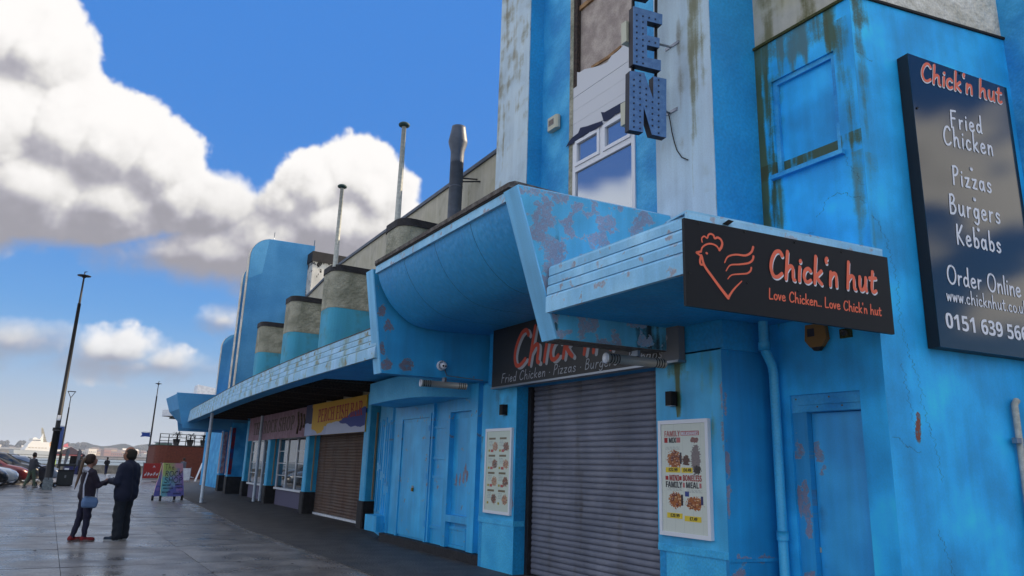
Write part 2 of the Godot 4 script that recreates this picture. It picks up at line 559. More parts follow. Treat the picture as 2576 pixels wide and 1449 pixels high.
	for y in h:
		var el := 90.0 - 180.0 * (y + y0 + 0.5) / H
		var ab := air(el)
		for x in w:
			var i := y * w + x
			var d := den[i]
			if d <= -0.15: continue
			var soft := clampf(gre[i] * 1.3 - 0.15, 0.0, 1.0)
			var under := smooth01(0.1, 1.0, low[i])
			var a := smooth01(-0.02 - 0.12 * soft, lerpf(0.13, 0.5, maxf(soft, under * 0.8)), d)
			if a <= 0.003: continue
			# how much cloud lies towards the light, up and to the right
			var s := 0.0
			for k in [1, 2, 3, 4, 5, 6]:
				var yy: int = maxi(y - 3 * k, 0)
				var xx: int = mini(x + 2 * k, w - 1)
				s += clampf(den[yy * w + xx] - d, -0.22, 0.22) * 0.5
			var t := 0.66 - 0.62 * s - 0.62 * gre[i] - 0.26 * clampf(low[i], -1.0, 1.2)
			t += 0.16 * n2.get_noise_2d(x * 2.0, y * 2.0) + 0.05 * n3.get_noise_2d(x * 0.5, y * 0.5)
			t += 0.26 * (1.0 - smooth01(0.0, 0.34, d)) * (1.0 - soft)
			var b := 0.225 + 0.425 * smooth01(-0.1, 1.15, t)
			var col := Vector3(b * 1.01, b * 0.985, b * lerpf(1.10, 0.965, smooth01(0.24, 0.5, b)))
			col = col.lerp(ab, 0.22 * (1.0 - smooth01(0.0, 14.0, el)))
			var p0 := im.get_pixel(x + x0, y + y0)
			var c := Vector3(p0.r, p0.g, p0.b).lerp(col, a)
			im.set_pixel(x + x0, y + y0, Color(c.x, c.y, c.z))
	# the first column of a panorama looks along -z
	var turned := Image.create(W, H, false, Image.FORMAT_RGBF)
	turned.blit_rect(im, Rect2i(W / 2, 0, W / 2, H), Vector2i.ZERO)
	turned.blit_rect(im, Rect2i(0, 0, W / 2, H), Vector2i(W / 2, 0))
	return ImageTexture.create_from_image(turned)

func _ready() -> void:
	rng.seed = 20
	# camera
	CB = Basis(Vector3.UP, deg_to_rad(-31.391)) * Basis(Vector3.RIGHT, deg_to_rad(13.911)) * Basis(Vector3.BACK, deg_to_rad(1.769))
	cam = Camera3D.new()
	cam.name = "camera"
	add_child(cam)
	cam.transform = Transform3D(CB, EYE)
	cam.fov = rad_to_deg(2.0 * atan(724.5 / FOC))
	cam.near = 0.05
	cam.far = 6000.0
	cam.current = true
	# sky and air
	var env := Environment.new()
	env.background_mode = Environment.BG_SKY
	var sky := Sky.new()
	var pan := PanoramaSkyMaterial.new()
	pan.panorama = make_sky()
	sky.sky_material = pan
	env.sky = sky
	env.tonemap_mode = Environment.TONE_MAPPER_LINEAR
	env.tonemap_exposure = 1.55
	env.background_energy_multiplier = 1.0
	env.fog_enabled = true
	env.fog_density = 0.00022
	env.fog_light_color = Color(0.74, 0.79, 0.87)
	env.sdfgi_enabled = true
	env.ssao_enabled = true
	env.ssil_enabled = true
	var we := WorldEnvironment.new()
	we.name = "environment"
	we.environment = env
	add_child(we)
	# sun: low, beyond the building
	var sun := DirectionalLight3D.new()
	sun.name = "sun"
	add_child(sun)
	var to_sun := Vector3(cos(deg_to_rad(7.0)) * cos(deg_to_rad(31.0)), sin(deg_to_rad(31.0)), sin(deg_to_rad(7.0)) * cos(deg_to_rad(31.0)))
	sun.look_at_from_position(to_sun * 50.0, Vector3.ZERO, Vector3.UP)
	sun.light_energy = 1.6
	sun.light_color = Color(1.0, 0.91, 0.78)
	sun.light_angular_distance = 0.5
	sun.shadow_enabled = true
	print("sky ", Time.get_ticks_msec())
	make_materials()
	print("materials ", Time.get_ticks_msec())
	make_ground()
	make_building()
	print("building ", Time.get_ticks_msec())
	make_signs()
	make_fittings()
	print("signs ", Time.get_ticks_msec())
	make_promenade()
	make_people()
	print("people ", Time.get_ticks_msec())
	make_far_shore()
	print("done ", Time.get_ticks_msec())

func make_materials() -> void:
	var stucco := normal_tex(3, 0.05, 5.0, 384, 5)
	var fine := normal_tex(4, 0.12, 3.0, 256, 3)
	M.blue = tri_mat(mottle(11, Color(0.08, 0.54, 0.80), Color(0.27, 0.69, 0.90), 0.006, 512, 0.06), 0.33, 0.62, stucco, 0.22)
	M.deep = tri_mat(mottle(12, Color(0.05, 0.54, 0.78), Color(0.08, 0.60, 0.84), 0.008), 0.33, 0.6, stucco, 0.22)
	M.pale = tri_mat(mottle(13, Color(0.48, 0.72, 0.88), Color(0.60, 0.80, 0.92), 0.012), 0.6, 0.6, fine, 0.3)
	M.flat_blue = mat(Color(0.15, 0.62, 0.88), 0.45)
	M.gloss_blue = tri_mat(mottle(14, Color(0.18, 0.66, 0.88), Color(0.26, 0.73, 0.92), 0.01), 0.5, 0.42, fine, 0.07)
	M.hull = tri_mat(mottle(15, Color(0.14, 0.58, 0.84), Color(0.21, 0.64, 0.88), 0.006), 0.25, 0.5, fine, 0.2)
	M.cream = tri_mat(mottle(16, Color(0.74, 0.73, 0.68), Color(0.88, 0.87, 0.83), 0.012, 512, 0.1), 0.3, 0.85, stucco, 0.9)
	M.dirty = tri_mat(mottle(17, Color(0.50, 0.51, 0.45), Color(0.64, 0.64, 0.58), 0.010, 384, 0.10), 0.45, 0.9, stucco, 0.9)
	M.white = tri_mat(mottle(18, Color(0.80, 0.82, 0.85), Color(0.88, 0.90, 0.92), 0.02, 256), 0.6, 0.5, fine, 0.15)
	M.upvc = mat(Color(0.86, 0.88, 0.91), 0.3)
	M.black = tri_mat(mottle(19, Color(0.06, 0.06, 0.08), Color(0.12, 0.12, 0.14), 0.02, 256, 0.2), 0.7, 0.7, fine, 0.5)
	M.soot = mat(Color(0.045, 0.045, 0.05), 0.85)
	M.felt = tri_mat(mottle(20, Color(0.30, 0.28, 0.27), Color(0.42, 0.41, 0.40), 0.03, 256, 0.2), 0.8, 0.95, stucco, 0.6)
	M.bare = tri_mat(mottle(21, Color(0.50, 0.49, 0.55), Color(0.58, 0.56, 0.62), 0.03, 256, 0.12), 0.9, 0.9)
	M.riser = mat(Color(0.33, 0.32, 0.42), 0.7)
	M.batten = mat(Color(0.66, 0.63, 0.52), 0.7)
	M.flue = tri_mat(mottle(23, Color(0.24, 0.28, 0.34), Color(0.31, 0.35, 0.41), 0.02, 256, 0.06), 0.8, 0.5)
	M.post = tri_mat(mottle(24, Color(0.60, 0.62, 0.60), Color(0.74, 0.75, 0.72), 0.03, 256, 0.1), 1.2, 0.7)
	M.verdigris = mat(Color(0.16, 0.28, 0.28), 0.7)
	M.white_metal = tri_mat(mottle(25, Color(0.62, 0.68, 0.74), Color(0.72, 0.77, 0.82), 0.02, 256, 0.06), 0.9, 0.45)
	M.shutter_grey = tri_mat(wall_tex(512, 512, 3.4, 3.4, Color(0.40, 0.42, 0.48), {"seed": 180, "tone": Color(0.47, 0.48, 0.53), "wander": 0.22, "stains": [[.12, 0, 1, .03, .9, Color(.25, .25, .27)], [.35, 0, 1, .05, .7, Color(.3, .29, .29)], [.62, 0, 1, .025, .9, Color(.26, .25, .25)], [.85, 0, 1, .05, .7, Color(.3, .3, .31)]]}), 0.295, 0.55)
	M.shutter_rust = tri_mat(wall_tex(400, 400, 4, 4, Color(0.40, 0.34, 0.31), {"seed": 184, "tone": Color(0.34, 0.25, 0.20), "wander": 0.3, "stains": [[.15, 0, 1, .06, .9, Color(.26, .15, .10)], [.4, 0, 1, .05, .9, Color(.30, .18, .12)], [.66, 0, 1, .07, .8, Color(.24, .15, .11)], [.9, 0, 1, .04, .9, Color(.3, .2, .14)]]}), 0.25, 0.7)
	M.wood = tri_mat(mottle(28, Color(0.50, 0.38, 0.26), Color(0.62, 0.49, 0.34), 0.02, 256, 0.15), 1.0, 0.85)
	M.old_wood = tri_mat(mottle(29, Color(0.13, 0.10, 0.09), Color(0.26, 0.20, 0.17), 0.04, 256, 0.3), 1.4, 0.9)
	M.ply = tri_mat(mottle(30, Color(0.58, 0.54, 0.52), Color(0.70, 0.66, 0.63), 0.014, 256, 0.08), 0.7, 0.9)
	M.rag = mat(Color(0.06, 0.13, 0.28), 0.8)
	M.sign_black = mat(Color(0.085, 0.085, 0.095), 0.45)
	M.sign_black.metallic_specular = 0.3
	M.sign_matt = mat(Color(0.075, 0.075, 0.085), 0.5)
	M.gloss_black = mat(Color(0.03, 0.03, 0.032), 0.06)
	M.gloss_black.metallic_specular = 0.7
	M.orange = mat(Color(0.88, 0.40, 0.27), 0.55)
	M.faded_orange = mat(Color(0.72, 0.27, 0.18), 0.7)
	M.ink_white = mat(Color(0.86, 0.88, 0.92), 0.5)
	M.ink_grey = mat(Color(0.60, 0.62, 0.65), 0.6)
	M.red_print = mat(Color(0.62, 0.13, 0.15), 0.6)
	M.pink_print = mat(Color(0.70, 0.42, 0.42), 0.6)
	M.navy_print = mat(Color(0.10, 0.11, 0.17), 0.6)
	M.yellow_print = mat(Color(0.86, 0.76, 0.20), 0.6)
	M.iron = mat(Color(0.07, 0.075, 0.085), 0.55, 0.2)
	M.steel = mat(Color(0.55, 0.57, 0.6), 0.35, 0.8)
	M.brass = mat(Color(0.55, 0.42, 0.16), 0.4, 0.7)
	M.plastic_cream = mat(Color(0.72, 0.73, 0.66), 0.5)
	M.grey_plastic = mat(Color(0.42, 0.43, 0.45), 0.5)
	M.amber = mat(Color(0.50, 0.36, 0.13), 0.55)
	M.letter_blue = tri_mat(mottle(33, Color(0.25, 0.42, 0.62), Color(0.33, 0.49, 0.68), 0.03, 256, 0.08), 1.2, 0.5)
	M.letter_edge = mat(Color(0.03, 0.05, 0.13), 0.6)
	M.socket = mat(Color(0.10, 0.16, 0.24), 0.7)
	M.moss = tri_mat(mottle(34, Color(0.16, 0.18, 0.06), Color(0.28, 0.30, 0.12), 0.06, 256, 0.3), 2.0, 0.95, stucco, 1.0)
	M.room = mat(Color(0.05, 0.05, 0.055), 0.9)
	var g := mat(Color(0.55, 0.62, 0.68, 0.12), 0.02)
	g.transparency = BaseMaterial3D.TRANSPARENCY_ALPHA
	g.metallic_specular = 0.9
	M.glass = g
	var mg := mat(Color(0.10, 0.12, 0.15), 0.02)
	mg.metallic_specular = 1.0
	mg.metallic = 0.75
	mg.albedo_color = Color(0.62, 0.66, 0.72)
	M.mirror_glass = mg
	# wet ground
	var wet := grey(41, 0.006, 512, 512, 5, true)
	var spk := grey(42, 0.2, 512, 512, 2, true)
	var rgh := PackedByteArray()
	rgh.resize(512 * 512 * 3)
	for i in 512 * 512:
		var v := clampf(0.35 + (wet[i] / 255.0 - 0.5) * 0.34 + (spk[i] / 255.0 - 0.5) * 0.14, 0.2, 0.75)
		for c in 3: rgh[i * 3 + c] = int(v * 255.0)
	var rt := tex_of(512, 512, rgh)
	var pave_n := normal_tex(43, 0.03, 2.2, 512, 5)
	M.slabs = []
	for k in 4:
		var s: float = [0.0, 0.035, -0.035, 0.015][k]
		var m := tri_mat(mottle(50 + k, Color(0.33 + s, 0.325 + s, 0.325 + s), Color(0.45 + s, 0.44 + s, 0.435 + s), 0.012, 512, 0.2), 0.21, 1.0, pave_n, 0.22)
		m.roughness_texture = rt
		m.roughness_texture_channel = BaseMaterial3D.TEXTURE_CHANNEL_RED
		m.metallic_specular = 0.5
		M.slabs.append(m)
	M.bulk = tri_mat(mottle(36, Color(0.18, 0.64, 0.84), Color(0.26, 0.70, 0.88), 0.01, 256, 0.06), 0.5, 0.5, fine, 0.2)
	M.under = M.deep
	var sg := mat(Color(0.30, 0.33, 0.36), 0.03)
	sg.metallic = 0.55
	sg.metallic_specular = 1.0
	M.shop_glass = sg
	make_wall_textures()
	M.concrete = tri_mat(mottle(63, Color(0.52, 0.50, 0.48), Color(0.62, 0.60, 0.57), 0.01, 256, 0.1), 0.2, 0.8)
	M.red_letters = mat(Color(0.62, 0.10, 0.08), 0.6)
	M.pink_board = tri_mat(mottle(64, Color(0.52, 0.40, 0.46), Color(0.60, 0.48, 0.54), 0.02, 256, 0.08), 0.5, 0.7)
	M.carved = tri_mat(mottle(65, Color(0.16, 0.10, 0.09), Color(0.40, 0.32, 0.20), 0.04, 256, 0.2), 1.0, 0.6)
	M.poster_red = tri_mat(mottle(66, Color(0.55, 0.06, 0.12), Color(0.12, 0.24, 0.55), 0.012, 256, 0.2), 0.5, 0.4)
	M.poster_pink = tri_mat(mottle(67, Color(0.62, 0.42, 0.46), Color(0.72, 0.66, 0.68), 0.02, 256, 0.2), 0.6, 0.4)
	M.heater = mat(Color(0.60, 0.60, 0.58), 0.4, 0.3)
	var fg := mat(Color.WHITE, 0.85)
	fg.vertex_color_use_as_albedo = true
	M.figure = fg
	M.hair = mat(Color(0.30, 0.22, 0.15), 0.6)
	M.strap = mat(Color(0.62, 0.64, 0.70), 0.7)
	M.rubber = mat(Color(0.06, 0.06, 0.065), 0.8)
	M.stone = tri_mat(mottle(70, Color(0.36, 0.40, 0.42), Color(0.46, 0.50, 0.52), 0.03, 256, 0.1), 1.0, 0.8)
	M.stone_dark = mat(Color(0.25, 0.24, 0.24), 0.85)
	M.bin = mat(Color(0.06, 0.09, 0.10), 0.5)
	M.banner = mat(Color(0.16, 0.28, 0.52), 0.7)
	M.flag_blue = mat(Color(0.08, 0.26, 0.60), 0.7)
	M.seawall = tri_mat(mottle(71, Color(0.34, 0.35, 0.35), Color(0.44, 0.45, 0.45), 0.02, 256, 0.1), 0.2, 0.9)
	M.tent = mat(Color(0.16, 0.12, 0.17), 0.8)
	M.counter_blue = mat(Color(0.10, 0.13, 0.36), 0.7)
	for q in [["car_white", Color(0.74, 0.77, 0.80)], ["car_dark", Color(0.06, 0.065, 0.08)], ["car_red", Color(0.30, 0.05, 0.06)], ["car_blue", Color(0.24, 0.30, 0.40)]]:
		var cm := mat(q[1], 0.3, 0.15)
		cm.clearcoat_enabled = true
		cm.clearcoat = 1.0
		cm.clearcoat_roughness = 0.05
		M[q[0]] = cm
	M.car_glass = mat(Color(0.04, 0.05, 0.06), 0.04)
	M.car_glass.metallic_specular = 0.9
	var hd := mat(Color.WHITE, 0.1)
	hd.vertex_color_use_as_albedo = true
	M.headlight = hd
	M.brick = tri_mat(mottle(72, Color(0.34, 0.16, 0.11), Color(0.44, 0.22, 0.15), 0.05, 256, 0.2), 0.4, 0.9)
	M.leaf = mat(Color(0.10, 0.14, 0.09), 0.6)
	M.poster_dark = tri_mat(mottle(73, Color(0.20, 0.16, 0.20), Color(0.46, 0.38, 0.40), 0.03, 256, 0.2), 0.8, 0.4)
	M.shelter = mat(Color(0.56, 0.68, 0.62), 0.2)
	M.olive = mat(Color(0.12, 0.16, 0.06), 0.6)
	M.purple = mat(Color(0.13, 0.07, 0.30), 0.6)
	M.red_cloth = mat(Color(0.66, 0.06, 0.06), 0.7)
	M.sea = mat(Color(0.30, 0.36, 0.38), 0.35)
	M.hill = tri_mat(mottle(74, Color(0.20, 0.22, 0.20), Color(0.32, 0.32, 0.26), 0.03, 256, 0.1), 0.004, 0.95)
	M.quay = tri_mat(mottle(75, Color(0.36, 0.30, 0.24), Color(0.50, 0.43, 0.34), 0.04, 256, 0.15), 0.01, 0.95)
	M.far_white = mat(Color(0.78, 0.76, 0.72), 0.8)
	M.far_brick = mat(Color(0.50, 0.34, 0.28), 0.9)
	M.far_tan = mat(Color(0.62, 0.53, 0.42), 0.9)
	M.far_roof = mat(Color(0.36, 0.30, 0.28), 0.9)
	M.far_window = mat(Color(0.16, 0.17, 0.19), 0.3)
	M.far_tree = mat(Color(0.20, 0.20, 0.17), 0.95)
	M.ship_white = mat(Color(0.86, 0.85, 0.82), 0.6)
	M.ship_grey = mat(Color(0.60, 0.62, 0.62), 0.6)
	M.ship_yellow = mat(Color(0.82, 0.58, 0.12), 0.6)
	M.ship_tan = mat(Color(0.66, 0.58, 0.44), 0.7)
	M.crane = mat(Color(0.74, 0.68, 0.48), 0.7)
	M.gum = mat(Color(0.22, 0.215, 0.21), 0.8)
	M.joint = mat(Color(0.12, 0.12, 0.12), 0.7)
	var asp := tri_mat(mottle(60, Color(0.21, 0.21, 0.215), Color(0.285, 0.28, 0.28), 0.008, 512, 0.28), 0.35, 0.62, normal_tex(61, 0.14, 4.0, 384, 3), 0.5)
	M.asphalt = asp
	M.patch = tri_mat(mottle(62, Color(0.15, 0.15, 0.155), Color(0.21, 0.205, 0.21), 0.02, 256, 0.3), 0.5, 0.5, M.asphalt.normal_texture, 0.5)

# ---------- the ground ----------
func ground_y(z: float) -> float:
	return 0.0 if z > -55.0 else maxf(-0.35, (z + 55.0) / 45.0 * 0.35)
func make_ground() -> void:
	# bedding under the slabs: one sheet that runs on to the sea wall
	var st := mb()
	var zs := [14.0, -55.0, -101.0]
	for i in 2:
		quad(st, Vector3(-90, ground_y(zs[i]) - 0.014, zs[i]), Vector3(60, ground_y(zs[i]) - 0.014, zs[i]), Vector3(60, ground_y(zs[i + 1]) - 0.014, zs[i + 1]), Vector3(-90, ground_y(zs[i + 1]) - 0.014, zs[i + 1]))
	var bed := build(st, "ground", M.slabs[1])
	structure(bed)
	var rd := mb()
	quad(rd, Vector3(-90, 0.004, 14), Vector3(-7.5, 0.004, 14), Vector3(-7.5, 0.004, -54), Vector3(-90, 0.004, -54))
	structure(build(rd, "road", M.concrete))  # added out of view: pale sheet that bounces sunlight onto the shop fronts
	var prom := Node3D.new()
	put(prom, "promenade_paving")
	structure(prom)
	var jb := mb()
	quad(jb, Vector3(-23, -0.010, -0.6), Vector3(4.2, -0.010, -0.6), Vector3(4.2, -0.010, -54.9), Vector3(-23, -0.010, -54.9))
	build(jb, "joint_bed", M.joint, prom)
	# slabs, each with its own level and tone
	var shapes := []
	for k in 8:
		var s := mb()
		var l := 2.5 - 0.045
		var w := 1.9 - 0.008
		var t := [rng.randf_range(-.003, .004), rng.randf_range(-.003, .004), rng.randf_range(-.003, .004), rng.randf_range(-.003, .004)]
		var top := [Vector3(0, t[0], 0), Vector3(w, t[1], 0), Vector3(w, t[2], -l), Vector3(0, t[3], -l)]
		quad(s, top[0], top[1], top[2], top[3])
		for e in 4:
			var a: Vector3 = top[e]
			var b: Vector3 = top[(e + 1) % 4]
			quad(s, Vector3(a.x, -0.013, a.z), Vector3(b.x, -0.013, b.z), b, a)
		shapes.append(mesh_of(s, M.slabs[k % 4]))
	var edge := func(z: float) -> float:
		return 4.35 if z > -20.0 else 4.35 + (-20.0 - z) * 0.055
	for r in 22:
		var z := -0.6 - 2.5 * r
		for c in 14:
			var x := 4.2 - 1.9 * (c + 1) + (0.0 if r % 2 == 0 else -0.0)
			# leave out slabs the camera cannot see
			var v := CB.inverse() * (Vector3(x + 0.95, 0, z - 1.25) - EYE)
			if v.z > -1.0: continue
			var sx := 1288.0 + FOC * v.x / -v.z
			var sy := 724.5 - FOC * v.y / -v.z
			if sx < -260.0 or sy > 1900.0: continue
			inst(shapes[rng.randi() % 8], "slab", prom, Transform3D(Basis.IDENTITY, Vector3(x + 0.004, 0, z - 0.02)))
	# asphalt apron along the shop fronts
	var ap := []
	for i in 12:
		var z := 13.0 - i * 6.5
		ap.append(Vector3(edge.call(z) + (0.0 if i % 2 else 0.05), -0.05, z))
	ap.append(Vector3(12.5, -0.05, -58.5))
	ap.append(Vector3(12.5, -0.05, 13.0))
	var pv := one_prism("pavement", ap, Vector3(0, 0.056, 0), M.asphalt)
	structure(pv)
	# drain cover and a repaired strip in the apron
	var d := thing("drain_cover", "dark iron drain cover flush in the asphalt apron", "drain cover", Vector3(4.55, 0.008, -9.9))
	one_box("frame", Vector3(-0.28, 0, -0.2), Vector3(0.28, 0.006, 0.2), M.iron, d)
	for k in 5: one_box("bar", Vector3(-0.24, 0.006, -0.16 + k * 0.07), Vector3(0.24, 0.012, -0.13 + k * 0.07), M.black, d)

# a flat face with its own painted texture: pts run bottom left, bottom right, top right, top left as one looks at it
func face(called: String, pts: Array, th: float, m: Material, parent: Node) -> MeshInstance3D:
	var n := Vector3.ZERO
	for i in pts.size(): n += (pts[i] as Vector3).cross(pts[(i + 1) % pts.size()])
	return one_prism(called, pts, -n.normalized() * th, m, parent)
# the same, laid out on a larger wall that starts at o and runs w along r and h up
func wall_face(called: String, pts: Array, ext: Vector3, o: Vector3, r: Vector3, w: float, h: float, m: Material, parent: Node) -> MeshInstance3D:
	var st := mb()
	var p2 := PackedVector2Array()
	for p in pts: p2.append(Vector2(((p as Vector3) - o).dot(r), (p as Vector3).y - o.y))
	var tris := Geometry2D.triangulate_polygon(p2)
	for k in range(0, tris.size(), 3):
		for s in 2:
			for j in ([0, 2, 1] if s == 0 else [0, 1, 2]):
				var id: int = tris[k + j]
				vtx(st, (pts[id] as Vector3) + ext * float(s), Vector2(p2[id].x / w, 1.0 - p2[id].y / h))
	for i in pts.size():
		var j := (i + 1) % pts.size()
		var a: Vector3 = pts[i]
		var b: Vector3 = pts[j]
		var ua := Vector2(p2[i].x / w, 1.0 - p2[i].y / h)
		var ub := Vector2(p2[j].x / w, 1.0 - p2[j].y / h)
		vtx(st, a, ua); vtx(st, b, ub); vtx(st, b + ext, ub)
		vtx(st, a, ua); vtx(st, b + ext, ub); vtx(st, a + ext, ua)
	return build(st, called, m, parent)
# a board swept along a path in plan; prof = [outwards, up, ...]
func sweep(st: SurfaceTool, path: Array, prof: Array) -> void:
	var n := path.size()
	var rows := []
	for i in n:
		var p: Vector2 = path[i]
		var d: Vector2 = ((path[mini(i + 1, n - 1)] as Vector2) - (path[maxi(i - 1, 0)] as Vector2)).normalized()
		var o := Vector2(d.y, -d.x)
		var row := []
		for k in range(0, prof.size(), 2):
			row.append(Vector3(p.x + o.x * prof[k], prof[k + 1], p.y + o.y * prof[k]))
		rows.append(row)
	var m: int = prof.size() / 2
	for i in n - 1:
		for k in m:
			var k2 := (k + 1) % m
			quad(st, rows[i][k], rows[i + 1][k], rows[i + 1][k2], rows[i][k2])
	for e in [0, n - 1]:
		for k in range(1, m - 1):
			vtx(st, rows[e][0], Vector2.ZERO); vtx(st, rows[e][k], Vector2.ZERO); vtx(st, rows[e][k + 1], Vector2.ZERO)
func smooth_path(p: Array, per := 4) -> Array:
	var out := []
	for i in p.size() - 1:
		for s in per:
			out.append((p[i] as Vector2).cubic_interpolate(p[i + 1], p[maxi(i - 1, 0)], p[mini(i + 2, p.size() - 1)], float(s) / per))
	out.append(p[p.size() - 1])
	return out
# four lapped boards of a canopy edge; they hang along path, outwards to its left
func fascia(path: Array, y0: float, parent: Node, m: Array) -> void:
	var hs := [0.21, 0.115, 0.115, 0.12]
	var y := y0
	for k in 4:
		var h: float = hs[k]
		var s := mb()
		var inn := 0.012 * k
		sweep(s, path, [0.0, y, 0.050 - inn, y, 0.050 - inn, y + h - 0.035, 0.028 - inn, y + h - 0.004, 0.0, y + h - 0.004])
		build(s, "fascia_board", m[k % m.size()], parent)
		y += h
func slat_mesh(z0: float, z1: float, pitch: float, m: Material) -> ArrayMesh:
	var st := mb(true)
	var pr := [0.004, 0.0, -0.010, pitch * 0.14, -0.015, pitch * 0.4, -0.013, pitch * 0.68, -0.003, pitch * 0.93, 0.006, pitch * 0.985]
	for i in range(0, pr.size() - 2, 2):
		quad(st, Vector3(pr[i], pr[i + 1], z0), Vector3(pr[i], pr[i + 1], z1), Vector3(pr[i + 2], pr[i + 3], z1), Vector3(pr[i + 2], pr[i + 3], z0))
	quad(st, Vector3(0.012, 0, z1), Vector3(0.012, 0, z0), Vector3(0.012, pitch, z0), Vector3(0.012, pitch, z1))
	return mesh_of(st, m)
func shutter(z0: float, z1: float, x: float, y0: float, y1: float, pitch: float, mats: Array, label: String) -> Node3D:
	var sh := Node3D.new()
	put(sh, "roller_shutter", building)
	sh.set_meta("label", label)
	var ms := []
	for m in mats: ms.append(slat_mesh(z0, z1, pitch, m))
	var n := int((y1 - y0) / pitch)
	for i in n:
		inst(ms[i % ms.size()], "slat", sh, Transform3D(Basis.IDENTITY, Vector3(x + rng.randf_range(-0.002, 0.002), y0 + i * pitch, 0)))
	return sh
func zat(px: float, x: float, py := 1200.0) -> float:
	return fx(px, py, x).z

func make_building() -> void:
	building = thing("amusement_building", "long sky blue art deco seaside building with tower, fins and curved canopy", "building")
	var B := building
	make_hall()
	make_tower()
	make_block()
	make_entrance()
	make_canopies()
	make_shops()

